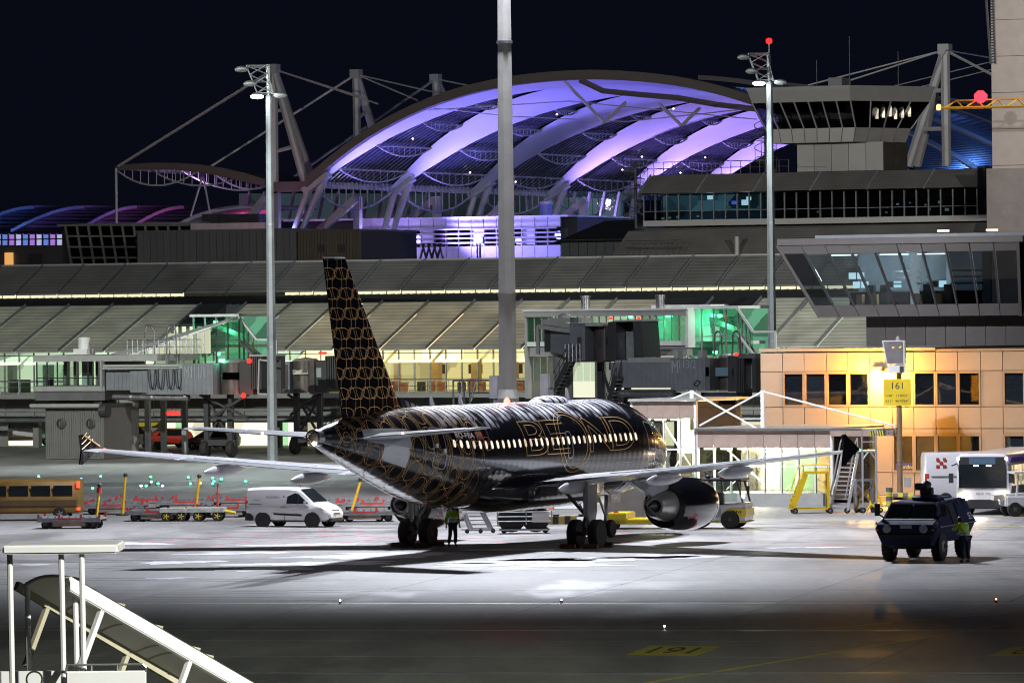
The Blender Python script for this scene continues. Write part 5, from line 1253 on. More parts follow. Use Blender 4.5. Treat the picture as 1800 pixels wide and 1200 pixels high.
for f, kind in ((.12, 's'), (.14, 's'), (.2, 'd'), (.27, 'd'), (.3, 's'), (.36, 'r'), (.43, 'r'), (.48, 'd'), (.52, 's'), (.58, 'd'), (.64, 'r'), (.69, 'r')):
    x, y, z = crp(f, w0z); y += 2.6
    d_ = cr.box('desk', x - .5, x + .6, y, y + .7, w0z + .7, w0z + .76, M_DESK); cr.box('desk_leg', x - .4, x + .5, y + .3, y + .36, w0z, w0z + .7, M_DARK, d_)
    if kind == 's':
        for q in (0, 1): cr.box('screen', x - .4 + q * .5, x + .02 + q * .5, y + .2, y + .24, w0z + .95 + (f < .13) * .5, w0z + 1.3 + (f < .13) * .5, E_SCR if q == (f > .2) or f < .15 else M_DARK, d_)
    elif kind == 'r':
        for q in range(3): cr.box('shelf', x - .55, x + .6, y - .2, y + .2, w0z + 1.1 + q * .35, w0z + 1.2 + q * .35, M_CLAD, d_)
    else: cr.box('chair', x - .1, x + .35, y - .5, y - .1, w0z, w0z + 1.1, M_DARK); cr.box('carton', x - .5, x - .15, y - .9, y - .5, w0z, w0z + .6, M_WOOD)
for f in (.12, .34, .5): cr.box('ceiling_lamp', crp(f, w1z)[0], crp(f, w1z)[0] + 1.6, CV + 3, CV + 3.3, w1z - .12, w1z - .06, E('office_tube', (.8, .95, 1), 3.0))
lamp('office_glow', 'POINT', G(crp(.45, w1z)[0], CV + 3.5, w1z - .4), 380, (.75, .9, 1), r=.4)
lamp('office_glow', 'POINT', G(crp(.2, w1z)[0], CV + 3.5, w1z - .4), 200, (.75, .9, 1), r=.4)
pu0 = U(1488, 585)
for k in range(9):
    a_ = pu0 + k * 1.17
    cr.box('base_panel', a_ + .015, a_ + 1.155, CV + 3, CV + 3.2, 5.5, botz, M('base_panel_brown', (.17, .15, .14), .4, .1, var=.06))
cr.box('base_core', pu0 + .1, pu0 + 10.5, CV + 3.25, CV + 9, 5.5, botz - .05, M_JOINT)
# ------------------------------------------------------------------ stacked offices and apron tower behind
BV = 408.0
U = lambda px, py=350: uu(px, py, BV)
Z = lambda py, px=1440: zz(px, py, BV)
of = TG('operations_building', 'dark terraced operations building with long window band below the tower cab', 'building', U(1430), BV)
M_OPS = louvre_mat('ops_louvres', (.13, .118, .112), .16, 0)
of.part('roof_slope', MB().hexa([(U(1128), BV - .5, Z(334)), (U(1735), BV - .5, Z(334)), (U(1735), BV + 4, Z(334)), (U(1128), BV + 4, Z(334)), (U(1133), BV + 1.6, Z(301)), (U(1730), BV + 1.6, Z(301)), (U(1730), BV + 5, Z(301)), (U(1133), BV + 5, Z(301))]), M_OPS)
for k in range(7): of.part('roof_rib', MB().bar((U(1128 + k * 100), BV - .55, Z(334)), (U(1131 + k * 100), BV + 1.55, Z(301)), .1, .14), M_RIB)
nW = 29
for k in range(nW):
    a_, b_ = U(1130) + (U(1738) - U(1130)) * k / nW, U(1130) + (U(1738) - U(1130)) * (k + 1) / nW
    of.box('window_pane', a_ + .03, b_ - .03, BV + .2, BV + .23, Z(366), Z(338), GLASSD if k > 9 else GL('ops_glass', (.55, .7, .75), .06)); of.box('window_pane', a_ + .03, b_ - .03, BV + .2, BV + .23, Z(382), Z(367), GLASSD)
    of.box('mullion', a_ - .035, a_ + .035, BV + .1, BV + .3, Z(383), Z(337), M_CLADD)
of.box('transom', U(1130), U(1738), BV + .1, BV + .19, Z(367), Z(366), M_CLADD)
of.box('spandrel', U(1130), U(1740), BV, BV + 10, Z(393), Z(383), M_CRP)
of.box('room_back', U(1130), U(1330), BV + 4, BV + 4.1, Z(383), Z(337), E('ops_room', (.25, .5, .6), .22, .9, .5))
of.box('room_back', U(1330), U(1740), BV + 4, BV + 4.1, Z(383), Z(337), M_DARK)
for px_, py_, c_, s_ in ((1222, 342, 0, 1.2), (1264, 352, 1, 1), (1284, 352, 0, 1.6), (1290, 345, 0, 1), (1138, 378, 2, .6), (1150, 377, 2, .5), (1165, 376, 2, .7), (1200, 375, 0, .5), (1553, 360, 0, .5), (1575, 358, 0, .35), (1602, 362, 2, .4), (1628, 358, 2, .8), (1640, 371, 2, .8), (1609, 370, 2, .6), (1533, 374, 2, .4), (1412, 371, 2, .4), (1395, 356, 1, .3)):
    of.box('screen', U(px_ - 4 * s_), U(px_ + 4 * s_), BV + 3, BV + 3.1, Z(py_ + 3 * s_), Z(py_ - 3 * s_), (E('ops_screen_w', (.85, .95, 1), 1.4), E('ops_screen_b', (.15, .2, 1), 1.0), E('ops_lamp_y', (.8, 1, .6), 1.2))[c_])
of.part('lower_roof', MB().hexa([(U(1115), BV - 4.5, Z(446)), (U(1735), BV - 4.5, Z(446)), (U(1735), BV - .2, Z(446)), (U(1115), BV - .2, Z(446)), (U(1126), BV - 2.5, Z(402)), (U(1735), BV - 2.5, Z(398)), (U(1735), BV - .1, Z(396)), (U(1126), BV - .1, Z(396))]), M_OPS)
of.box('wall_core', U(1132), U(1735), BV + 4.2, BV + 14, 6, Z(301), M_JOINT)
of.box('plinth_wall', U(1115), U(1735), BV - 4.2, BV - .3, 6, Z(447), M_CLADD)
rr = MB()
for f in (.5, 1.0): rr.tube((U(1115), BV + 2, Z(301) + f), (U(1370), BV + 2, Z(301) + f), .03, 5)
for k in range(16): rr.tube((U(1115 + 17 * k), BV + 2, Z(301)), (U(1115 + 17 * k), BV + 2, Z(301) + 1), .03, 5)
of.part('roof_railing', rr, M_FRAMED)
of.part('flue', MB().tube((U(1335, 440), BV - 4.6, Z(446)), (U(1335, 440), BV - 4.6, Z(415)), .2, 10), M_CLAD, smooth=40)
lr = MB()
for k in range(11): lr.tube((U(1140 + 10 * k), BV - 4.7, Z(446)), (U(1140 + 10 * k), BV - 4.7, Z(420)), .025, 4)
for z_ in (420, 432): lr.tube((U(1140), BV - 4.7, Z(z_)), (U(1240), BV - 4.7, Z(z_)), .025, 4)
of.part('access_ladder', lr, M_FRAMED)
# spiral stair at its left end
def spiral(t, pu, pv, z0, z1, r, turns):
    mb = MB(); mb.tube((pu, pv, z0), (pu, pv, z1), .12, 8)
    n = int(16 * turns); pts = []
    for k in range(n + 1):
        a_ = 2 * pi * turns * k / n; z_ = z0 + (z1 - z0) * k / n
        mb.bar((pu, pv, z_), (pu + r * cos(a_), pv + r * sin(a_), z_), .2, .05); pts.append((pu + r * cos(a_), pv + r * sin(a_), z_ + .95))
        if k % 2 == 0: mb.tube((pu + r * cos(a_), pv + r * sin(a_), z_), pts[-1], .02, 4)
    mb.path(pts, .03, 5); t.part('spiral_stair', mb, M_BRD)
spiral(of, U(1112), BV + .6, Z(395), Z(275), 1.0, 3)
# far right glazed end
for k in range(6):
    of.box('end_window', U(1742 + 12 * k), U(1753 + 12 * k), BV - 3, BV - 2.9, Z(376), Z(300), GLASSD)
of.box('end_back', U(1742), U(1830), BV - 1, BV - .9, Z(376), Z(300), M_ROOMD)
# tower cab
WV = 414.0
U = lambda px, py=230: uu(px, py, WV)
Z = lambda py, px=1420: zz(px, py, WV)
tw = TG('apron_tower', 'apron control tower cab with outward leaning dark windows on a panelled shaft', 'control tower', U(1440), WV, Z(301))
M_TW = M('tower_panel', (.23, .215, .205), .45, .1, var=.06)
zb0, zb1, zb2, zb3, zb4 = Z(251), Z(226), Z(180), Z(160), Z(153)
# plan: front edge then chamfered right side
def plan(x0, x1, d0, d1, z, o=0.0): return [(U(x0), WV - o, z), (U(x1), WV - o, z), (U(x1) + d0, WV + d1, z), (U(x0) + 1, WV + 9, z)]
R0 = plan(1352, 1500, 2.4, 5.2, zb0); R1 = plan(1346, 1504, 2.6, 5.4, zb1); R2 = plan(1330, 1503, 4.2, 5.6, zb2, .9); R3 = plan(1324, 1503, 4.4, 5.8, zb3, 1.1); R4 = plan(1322, 1503, 4.5, 6, zb4, 1.15)
tw.part('cab_base', MB().loft([R0, R1]), M_TW); tw.part('cab_fascia', MB().loft([R2, R3, R4]), M_TW)
tw.part('cab_core', MB().loft([[(p[0] + (-.9 if i in (1, 2) else .9), p[1] + (1.0 if i < 2 else -.8), p[2] + .02) for i, p in enumerate(R1)], [(p[0] + (-1.2 if i in (1, 2) else 1.2), p[1] + (1.6 if i < 2 else -1), p[2] - .02) for i, p in enumerate(R2)]]), M_DARK)
def lerp3(a, b, f): return tuple(a[i] + (b[i] - a[i]) * f for i in range(3))
for (i, j, n) in ((0, 1, 7), (1, 2, 4)):
    for k in range(n):
        q = [lerp3(R1[i], R1[j], (k + .03) / n), lerp3(R1[i], R1[j], (k + .97) / n), lerp3(R2[i], R2[j], (k + .97) / n), lerp3(R2[i], R2[j], (k + .03) / n)]
        tw.part('window_pane', MB().hexa([(x, y + .04, z) for x, y, z in q] + q), GLASSD)
        tw.part('mullion', MB().bar(lerp3(R1[i], R1[j], k / n), lerp3(R2[i], R2[j], k / n), .1), M_TW)
        tw.part('base_joint', MB().bar(lerp3(R0[i], R0[j], k / n), lerp3(R1[i], R1[j], k / n), .05, .04), M_JOINT)
tw.part('mullion', MB().bar(R1[2], R2[2], .1), M_TW)
for k in range(6):
    q = lerp3(R1[1], R2[2], .5)
    c = lerp3(lerp3(R1[1], R1[2], .35 + .09 * k), lerp3(R2[1], R2[2], .35 + .09 * k), .55 + .05 * (k % 3))
    tw.part('cab_lamp', MB().box(c[0] - .12, c[0] + .12, c[1] - .06, c[1] - .03, c[2] - .45, c[2] + .35), E('tower_lamp', (1, .85, .65), 1.0, .5, 3))
for k in range(5):
    a_ = U(1388) + (U(1540) - U(1388)) * k / 5; b_ = U(1388) + (U(1540) - U(1388)) * (k + 1) / 5
    tw.box('shaft_panel', a_ + .02, b_ - .02, WV + 1.5, WV + 1.7, Z(301), zb0, M_TW)
tw.box('shaft_core', U(1388) + .05, U(1540) - .05, WV + 1.72, WV + 7, Z(301), zb0, M_JOINT)
tw.box('roof_cabin', U(1432), U(1456), WV + 3, WV + 5, zb4, Z(135), M_CLADD)
at_ = MB()
for px_, h_ in ((1412, 50), (1556, 60), (1470, 90)): at_.tube((U(px_), WV + 3, zb4), (U(px_), WV + 3, Z(153 - h_)), .03, 5)
tw.part('aerial', at_, M_FRAMED)
spiral(tw, U(1333), WV + 1.5, Z(300), Z(222), .9, 2)
# tall concrete tower shaft at the edge
KV = 330.0
U = lambda px, py=150: uu(px, py, KV)
tk = TG('main_tower_shaft', 'broad pale concrete tower shaft rising beyond the operations building', 'tower', U(1790), KV)
Zk = lambda py: zz(1780, py, KV)
tk.box('shaft', U(1743), U(1960), KV, KV + 9, 0, 34, M('tower_concrete', (.33, .285, .25), .7, var=.08, bump=.2))
for k in range(12): tk.box('shaft_joint', U(1743) - .01, U(1960), KV - .012, KV - .004, Zk(290 - 64 * k) - .03, Zk(290 - 64 * k), M_JOINT)
tk.box('base_wing', U(1740, 330), U(1960), KV - .6, KV + 8, 9, Zk(296), M('tower_base_panel', (.2, .17, .15), .5))
ld = MB()
for k in range(24): ld.box(U(1744), U(1752), KV - .22, KV - .18, Zk(110) + k * .17, Zk(110) + k * .17 + .08)
ld.bar((U(1744), KV - .2, Zk(112)), (U(1736), KV - .2, Zk(-20)), .12); ld.bar((U(1752), KV - .2, Zk(112)), (U(1748), KV - .2, Zk(-20)), .1)
tk.part('ladder', ld, M_BRD)
# yellow crane jib and its red lamp, in front of the shaft
JV = 322.0
U = lambda px, py=183: uu(px, py, JV); Z = lambda py, px=1730: zz(px, py, JV)
cj = TG('crane_jib', 'yellow lattice crane jib with red lamp reaching in front of concrete tower', 'crane', U(1730), JV, Z(190))
M_CRANE = M('crane_yellow', (.7, .38, .03), .5)
mb = MB(); mb.tube((U(1648), JV, Z(190, 1648)), (U(1960), JV, Z(189)), .07, 6).tube((U(1648), JV + 1.1, Z(190, 1648)), (U(1960), JV + 1.1, Z(189)), .07, 6)
cj.part('bottom_chord', mb, M_CRANE)
lt = MB()
for k in range(9):
    x0, x1, x2 = 1658 + 36 * k, 1676 + 36 * k, 1694 + 36 * k
    lt.tube((U(x0), JV, Z(189.5)), (U(x1), JV + .55, Z(175)), .045, 5).tube((U(x1), JV + .55, Z(175)), (U(x2), JV, Z(189.5)), .045, 5)
    if k: lt.tube((U(x1), JV + .55, Z(175)), (U(x1 - 36), JV + .55, Z(175)), .05, 5)
cj.part('lattice', lt, M_CRANE)
cj.part('jib_lamp', MB().lathe([(.06, 0), (.14, .05), (.14, .3), (.06, .36)], (U(1650), JV, Z(192)), n=8), E('crane_lamp', (1, .5, .1), 5))
cj.part('lamp_post', MB().tube((U(1719), JV + .5, Z(176)), (U(1719), JV + .5, Z(172)), .05, 6), M_CRANE)
cj.part('obstruction_lamp', MB().lathe([(.15, -.35), (.38, -.14), (.4, .14), (.15, .38)], (U(1719), JV + .5, Z(170)), n=12), E('obstruction_red2', (1, .012, .02), 9), smooth=60)
lamp('obstruction_glow', 'POINT', G(U(1719), JV - .2, Z(170)), 12, (1, .03, .05), r=.2)
# stand sign on a post
q = gnd(1582, 878)
sg = T('stand_sign', 'yellow stand 161 sign and docking display on a tall thin post', 'stand sign', q, radians(-6))
s_ = F / q.y; zq = lambda py: CAMZ - (py - HOR + .01 * (1582 - 900)) / s_; xq = lambda px: (px - 1582) / s_
sg.part('post', MB().tube((0, .2, 0), (0, .2, zq(600)), .14, 14), M('post_brown', (.22, .17, .12), .5, .3), smooth=40)
for py_ in (809, 817): sg.part('post_band', MB().lathe([(.155, 0), (.155, .04)], (0, .2, zq(py_)), n=14), M_GALV)
bd = sg.part('sign_board', MB().box(xq(1555), xq(1603), -.04, .02, zq(713), zq(666)), M('sign_yellow', (.72, .52, .02), .5), bevel=.01)
for txt, a_, b_, c_, d_ in (('161', 1570, 1589, 683.5, 671.5), ("N48°  21'0435\"", 1559, 1599, 697, 692.5), ("E11°  46'4764\"", 1559, 1599, 706.5, 702)):
    letter(sg, 'sign_lettering', txt, (xq(a_), -.048, zq(c_)), (1, 0, 0), (0, 0, 1), xq(b_) - xq(a_), zq(d_) - zq(c_), M_DARK, bd)
hb = sg.part('display_box', MB().hexa([(xq(1561), -.35, zq(640)), (xq(1594), -.35, zq(640)), (xq(1594), .75, zq(640)), (xq(1561), .75, zq(640)), (xq(1554), -.75, zq(598)), (xq(1594), -.75, zq(598)), (xq(1594), .75, zq(598)), (xq(1554), .75, zq(598))]), M_WHITE, bevel=.02)
sg.part('display_face', MB().hexa([(xq(1563), -.38, zq(638)), (xq(1590), -.38, zq(638)), (xq(1590), -.33, zq(638)), (xq(1563), -.33, zq(638)), (xq(1556.5), -.77, zq(600)), (xq(1590), -.77, zq(600)), (xq(1590), -.7, zq(600)), (xq(1556.5), -.7, zq(600))]), M('display_face', (.25, .24, .26), .3), hb)
E_LED = E('display_digit', (1, .5, .05), 3)
letter(sg, 'display_digit', '0', (xq(1572), -.69, zq(612)), (1, 0, 0), (0, .12, .99), .1, .18, E_LED, hb); letter(sg, 'display_digit', '5', (xq(1584), -.70, zq(611)), (1, 0, 0), (0, .12, .99), .11, .28, E_LED, hb)
sg.part('laser_unit', MB().box(xq(1563), xq(1594), -.3, .3, zq(655), zq(641)), M_WHITE, bevel=.02); sg.part('laser_window', MB().box(xq(1584), xq(1591), -.33, -.3, zq(654), zq(643)), M_DARK); sg.part('top_lamp', MB().lathe([(.12, 0), (.1, .12), (.04, .22)], (xq(1581), 0, zq(598)), n=10), M_CLAD)
sg.part('side_box', MB().box(xq(1589), xq(1601), .1, .4, zq(856), zq(838)), M_CLAD)
# yellow and black bollards near the post
for px_, py_, ly in ((1578, 878, 1), (1563, 888, 0)):
    q = gnd(px_, py_)
    t = T('crash_bollard', 'yellow and grey banded %s beside the stand sign post' % ('barrier beam lying' if ly else 'bollard standing'), 'bollard', q, 0)
    if ly: 
        for k in range(5): t.part('band', MB().tube((-.5 + k * .25, 0, .18), (-.25 + k * .25, 0, .18), .18, 14), M_PY if k % 2 == 0 else M_CLADD, smooth=40)
    else:
        for k in range(4): t.part('band', MB().tube((0, 0, k * .22), (0, 0, .22 + k * .22), .16, 14), M_PY if k % 2 == 0 else M_CLADD, smooth=40)
# ------------------------------------------------------------------ forum roof: arched membrane with violet uplights
FV, BAY = 501.0, 19.3
U = lambda px, py=300: uu(px, py, FV)
arc_px = [(545, 326), (575, 300), (610, 272), (655, 240), (705, 212), (760, 187), (820, 167), (880, 153), (940, 144), (1000, 139), (1050, 137.5), (1100, 139), (1160, 144), (1220, 153), (1280, 167), (1340, 186), (1400, 209), (1460, 235), (1520, 264), (1570, 292), (1610, 318)]
ARC = [onv(x, y, FV) for x, y in arc_px]
def arc(s):
    s = min(max(s, 0), 1) * (len(ARC) - 1); i = min(int(s), len(ARC) - 2); t = s - i
    p0, p1, p2, p3 = ARC[max(i - 1, 0)], ARC[i], ARC[i + 1], ARC[min(i + 2, len(ARC) - 1)]
    return tuple(.5 * (2 * p1[k] + (p2[k] - p0[k]) * t + (2 * p0[k] - 5 * p1[k] + 4 * p2[k] - p3[k]) * t * t + (3 * p1[k] - p0[k] - 3 * p2[k] + p3[k]) * t ** 3) for k in (0, 1))
fo = TG('forum_roof', 'huge arched white membrane roof lit violet and blue from below', 'arched roof', arc(.5)[0], FV + 40)
M_MEMB = M('white_membrane', (.78, .78, .80), .6, 0, var=.04, scale=.3)
M_EDGE = M('arch_edge', (.17, .14, .125), .5, .2, var=.06)
M_WSTEEL = M('white_steel', (.5, .48, .48), .45, .1, var=.06)
NB = 6
S = [k / 48 for k in range(49)]
# front edge beam: an arched box
def arch_strip(name, v0, v1, s0, s1, dz0, dz1, mat, n=40, under=None):
    rings = []
    for k in range(n + 1):
        u, z = arc(s0 + (s1 - s0) * k / n); rings.append([(u, v0, z + dz0), (u, v1, z + dz0), (u, v1, z + dz1), (u, v0, z + dz1)])
    return fo.part(name, MB().loft(rings), mat, under, smooth=40)
arch_strip('edge_beam', FV - 1.2, FV - .2, 0, 1, -.15, .75, M_EDGE)
def halfw(s): # how wide the fabric band is at each rib
    e = min(s, 1 - s); return 1.5 + (BAY / 2 - 1.5) * (max(0, min(1, (e - .03) / .33)) ** 1.1)
for k in range(NB):
    vk = FV + k * BAY
    lo, hi = [], []
    rings = []
    for s in S:
        u, z = arc(s); h = halfw(s); h0 = h if k else min(h, .2)
        sag = .35 * (h / (BAY / 2)) + .25
        ring = []
        for j in range(9):
            f = j / 8; v_ = vk - (h if k else .15) + (h + (h if k else .15)) * f
            ring.append((u, v_, z - sag * (1 - abs(2 * f - 1)) * .8))
        rings.append(ring)
    mbm = MB().loft(rings, False, False)
    fo.part('membrane', mbm, M_MEMB, smooth=60)
    # tubular truss legs under each springing
    u, z = arc(0)
    zf = [zz(530, 408, FV), zz(668, 440, FV + BAY), zz(812, 440, FV + 2 * BAY), zz(950, 440, FV + 3 * BAY), 8, 8][k]
    fo.part('leg', MB().tube((u, vk, z), (u - 1.6, vk - .6, zf), .38, 10, .26), M_WSTEEL, smooth=40)
    fo.part('leg', MB().tube((u + 1.5, vk + .4, z + .8), (u - 1.3, vk + .5, zf), .38, 10, .26), M_WSTEEL, smooth=40)
    fo.part('springing_node', MB().bar((u - .6, vk, z - .6), (u + 2.0, vk, z + 1.1), 1.0, .7), M_WSTEEL)
    fo.part('uplight', MB().lathe([(.3, 0), (.45, .25), (.45, .4)], (u - 1.7, vk - 1.2, zf - .1), n=12), E('uplight_blue', (.25, .3, 1), 30 if k == 0 else 14))
    lamp('violet_beam', 'SPOT', G(u + 2.0, vk + 3, z - 6.5), 30000, (.22, .18, 1.0) if k < 2 else (.36, .24, 1.0), None, G(u + 24, vk + 4, z + 10), 125, .8, .5)
# louvred glazing strips between the bands, with trusses
M_SLAT = M('glass_slat', (.10, .11, .14), .3, .4, var=.2)
E_SPARK = E('roof_spot', (1, .8, .8), 6)
for k in range(NB - 1):
    vm = FV + (k + .5) * BAY
    mb = MB()
    for j in range(19):
        v_ = vm - 9 + j
        run = [q / 60 * .46 + .004 for q in range(61) if abs(v_ - vm) < BAY / 2 - halfw(q / 60 * .46 + .004) + .6]
        if len(run) < 4: continue
        rings_ = []
        for s in run[::3] + [run[-1]]:
            u, z = arc(s); rings_.append([(u, v_ - .2, z + .25), (u, v_ + .2, z + .25), (u, v_ + .2, z + .6), (u, v_ - .2, z + .6)])
        mb.loft(rings_)
    fo.part('glass_louvres', mb, M_SLAT, stuff=True)
    gm = []
    for q in range(31):
        s = .004 + q / 30 * .44; u, z = arc(s); h = max(.1, BAY / 2 - halfw(s) + .4); gm.append([(u, vm - h, z + .7), (u, vm + h, z + .7)])
    fo.part('roof_glazing', MB().loft(gm, False, False), GLASSD)
    for s in (.06, .13, .2, .27, .34):
        u, z = arc(s); h = BAY / 2 - halfw(s) + .3
        if h < 1: continue
        t_ = MB(); t_.tube((u, vm - h, z - .1), (u, vm + h, z - .1), .10, 6)
        pts = [(u, vm - h + 2 * h * q / 10, z - .1 - 1.2 * (1 - (2 * q / 10 - 1) ** 2) * h / 8) for q in range(11)]
        t_.path(pts, .08, 6)
        for q in range(1, 10): t_.tube(pts[q], (u, pts[q][1], z - .1), .035, 4)
        fo.part('truss', t_, M_WSTEEL)
    # edge truss between springings
    u, z = arc(0); t_ = MB()
    t_.tube((u, vm - BAY / 2, z), (u, vm + BAY / 2, z), .16, 6)
    pts = [(u, vm - BAY / 2 + BAY * q / 12, z - 2.2 * (1 - (2 * q / 12 - 1) ** 2)) for q in range(13)]
    t_.path(pts, .1, 6)
    for q in range(1, 12): t_.tube(pts[q], (u, pts[q][1], z), .06, 4)
    fo.part('edge_truss', t_, M_WSTEEL)
    for q in range(22): 
        a_ = vm - BAY / 2 + BAY * (q + .3) / 22; fo.box('gutter_panel', u - .1, u + .15, a_, a_ + .5, z - .25, z + .45, M_WSTEEL)
    rr_ = random.Random(k)
    for q in range(2):
        s = .03 + rr_.random() * .3; u, z = arc(s); h = BAY / 2 - halfw(s)
        if h > 1: fo.part('roof_spot', MB().lathe([(.05, 0), (.12, .05), (.05, .15)], (u, vm + (rr_.random() - .5) * h, z - .3), n=8), E_SPARK)
# hanging V struts under the crown
vs_ = MB()
def fp_(x, y, v=FV + .6): return g3(x, y, v)
for pts in (((992, 143), (1062, 215), (1100, 180)), ((1158, 182), (1198, 221), (1230, 190)), ((880, 192), (900, 200))):
    for a_, b_ in zip(pts, pts[1:]): vs_.tube(fp_(*a_), fp_(*b_), .16, 6)
fo.part('v_strut', vs_, M_WSTEEL)
fo.part('soffit_beam', MB().path([fp_(*q) for q in ((1020, 141), (1060, 160), (1120, 166), (1190, 172), (1260, 184), (1330, 192))], .3, 6), M_EDGE)
fo.part('tie_rod', MB().path([fp_(*q) for q in ((760, 190), (900, 205), (1100, 214), (1330, 190))], .05, 4).path([fp_(*q) for q in ((735, 195), (1000, 178), (1330, 210))], .05, 4), M_WSTEEL)
# outer skin of the far side, seen descending to the right
for k in range(NB - 1):
    vm = FV + (k + .5) * BAY; mb = MB()
    for j in range(46):
        s = .70 + j * .0064; u, z = arc(s); u2, z2 = arc(s + .004); h = BAY / 2 - 1.4
        mb.hexa([(u, vm - h, z + .8), (u2, vm - h, z2 + .8), (u2, vm + h, z2 + .8), (u, vm + h, z + .8), (u, vm - h, z + .86), (u2, vm - h, z2 + .86), (u2, vm + h, z2 + .86), (u, vm + h, z + .86)])
    fo.part('glass_louvres', mb, M_SLAT, stuff=True)
    arch_strip('ridge_band', vm + BAY / 2 - 1.3, vm + BAY / 2 + 1.3, .55, 1, .55, 1.0, M_EDGE, 20)
lamp('violet_beam', 'SPOT', G(arc(.80)[0], FV + 45, arc(1)[1] - 6), 120000, (.2, .35, 1.0), None, G(arc(.85)[0], FV + 45, 40), 140, .8, .5)
for f_ in (.1, .45, .8): lamp('added_roof_wash', 'POINT', G(arc(.86)[0] + 4, FV + f_ * 90, arc(.86)[1] + 7), 2600, (.12, .3, 1.0), r=.4)  # unseen blue lamps added above the roof to tint the outer louvres
# masts and stay cables
def pylon(t, x, ytop, feet, vv, name='mast'):
    top = g3(x, ytop, vv); mb = MB()
    ends = [g3(fx, fy, vv + dv) for fx, fy, dv in feet]
    for e in ends: mb.tube(top, e, .42, 8)
    for f in (.35, .68):
        for e in ends[1:]: mb.tube(lerp3(top, ends[0], f), lerp3(top, e, f), .2, 6)
    t.part(name, mb, M_WSTEEL, smooth=40); t.part('mast_cap', MB().box(top[0] - .5, top[0] + .5, vv - .5, vv + .5, top[2] - .4, top[2] + .5), M_WSTEEL)
    return top
V1, V2, V3_ = FV + 1, FV + BAY, FV + 2 * BAY
p1 = pylon(fo, 481, 122, ((483, 335, 0), (536, 322, 0), (548, 315, 4)), V1)
p2 = pylon(fo, 626, 131, ((628, 245, 0), (655, 225, 2)), V2); p3 = pylon(fo, 766, 139, ((767, 175, 0), (780, 170, 2)), V3_)
p4 = pylon(fo, 1661, 88, ((1664, 292, 0), (1597, 292, 0), (1612, 290, 4)), FV - 40)
cbs = MB()
for a_, b_, r_ in ((p1, g3(208, 292, V1), .16), (p1, g3(640, 172, V1), .08), (p1, g3(665, 183, V1), .08), (p2, g3(370, 293, V1 + 10), .14), (p2, g3(775, 165, V2), .08), (p2, g3(735, 177, V2), .08), (p3, g3(515, 312, V2), .14), (p3, g3(845, 155, V3_), .08), (p4, g3(1745, 132, FV - 40), .12), (p4, g3(1420, 150, FV - 40), .08), (p4, g3(1480, 146, FV - 40), .08), (p4, g3(1760, 105, FV - 60), .06), (g3(1745, 108, FV), g3(1570, 152, FV), .06), (g3(1745, 122, FV), g3(1590, 160, FV), .06)): cbs.tube(a_, b_, r_, 5)
fo.part('stay_cable', cbs, M_WSTEEL)
# side canopy on the left, hung from the first mast
sc = TG('side_canopy', 'lens shaped side canopy hung on a cable with a thin corner post', 'canopy', U(330), FV + 2)
Vc = FV + 1
top = [(203, 292), (235, 288), (270, 286), (310, 286.5), (350, 289), (390, 295), (430, 304), (465, 315)]
bot = [(203, 299), (235, 299), (270, 298), (310, 299), (350, 303), (390, 310), (430, 320), (465, 327)]
sc.part('edge_beam', MB().loft([[g3(*t_, Vc), g3(*b_, Vc), (lambda q: (q[0], q[1] + .8, q[2]))(g3(*b_, Vc)), (lambda q: (q[0], q[1] + .8, q[2]))(g3(*t_, Vc))] for t_, b_ in zip(top, bot)]), M_EDGE, smooth=40)
rings = []
for t_ in top:
    q = g3(*t_, Vc); rings.append([(q[0], q[1] + d, q[2] - .3 - .02 * d) for d in (.8, 8, 18)])
sc.part('roof_skin', MB().loft(rings, False, False), M('canopy_skin', (.12, .12, .13), .5))
for k, (x0, x1, sg_) in enumerate(((205, 345, 28), (265, 410, 24), (320, 465, 20), (380, 468, 12))):
    mb = MB(); n = 10
    def yb(x): 
        for (a, b), (c, d) in zip(bot, bot[1:]):
            if x <= c: return b + (d - b) * (x - a) / (c - a)
        return bot[-1][1]
    vq = Vc + 1 + 4 * k
    pts = [g3(x0 + (x1 - x0) * q / n, yb(x0 + (x1 - x0) * q / n) + sg_ * (1 - (2 * q / n - 1) ** 2), vq) for q in range(n + 1)]
    mb.path(pts, .09, 5)
    for q in range(1, n): mb.tube(pts[q], g3(x0 + (x1 - x0) * q / n, yb(x0 + (x1 - x0) * q / n), vq), .05, 4)
    sc.part('hanging_truss', mb, M_WSTEEL)
sc.part('corner_post', MB().tube(g3(204, 296, Vc), g3(206, 466, Vc), .13, 8), M_WSTEEL)
sc.part('raking_post', MB().tube(g3(357, 308, Vc + 6), g3(335, 380, Vc + 6), .1, 6).tube(g3(357, 308, Vc + 6), g3(372, 390, Vc + 6), .1, 6), M_WSTEEL)
lamp('canopy_violet', 'POINT', G(*g3(330, 330, Vc + 8)), 700, (.7, .45, 1), r=.5)
# bridge between canopy and forum
fo.box('link_beam', *(lambda a_, b_: (a_[0], b_[0], FV + .5, FV + 2.5, b_[2], a_[2]))(g3(465, 320, FV), g3(545, 335, FV)), M_EDGE)
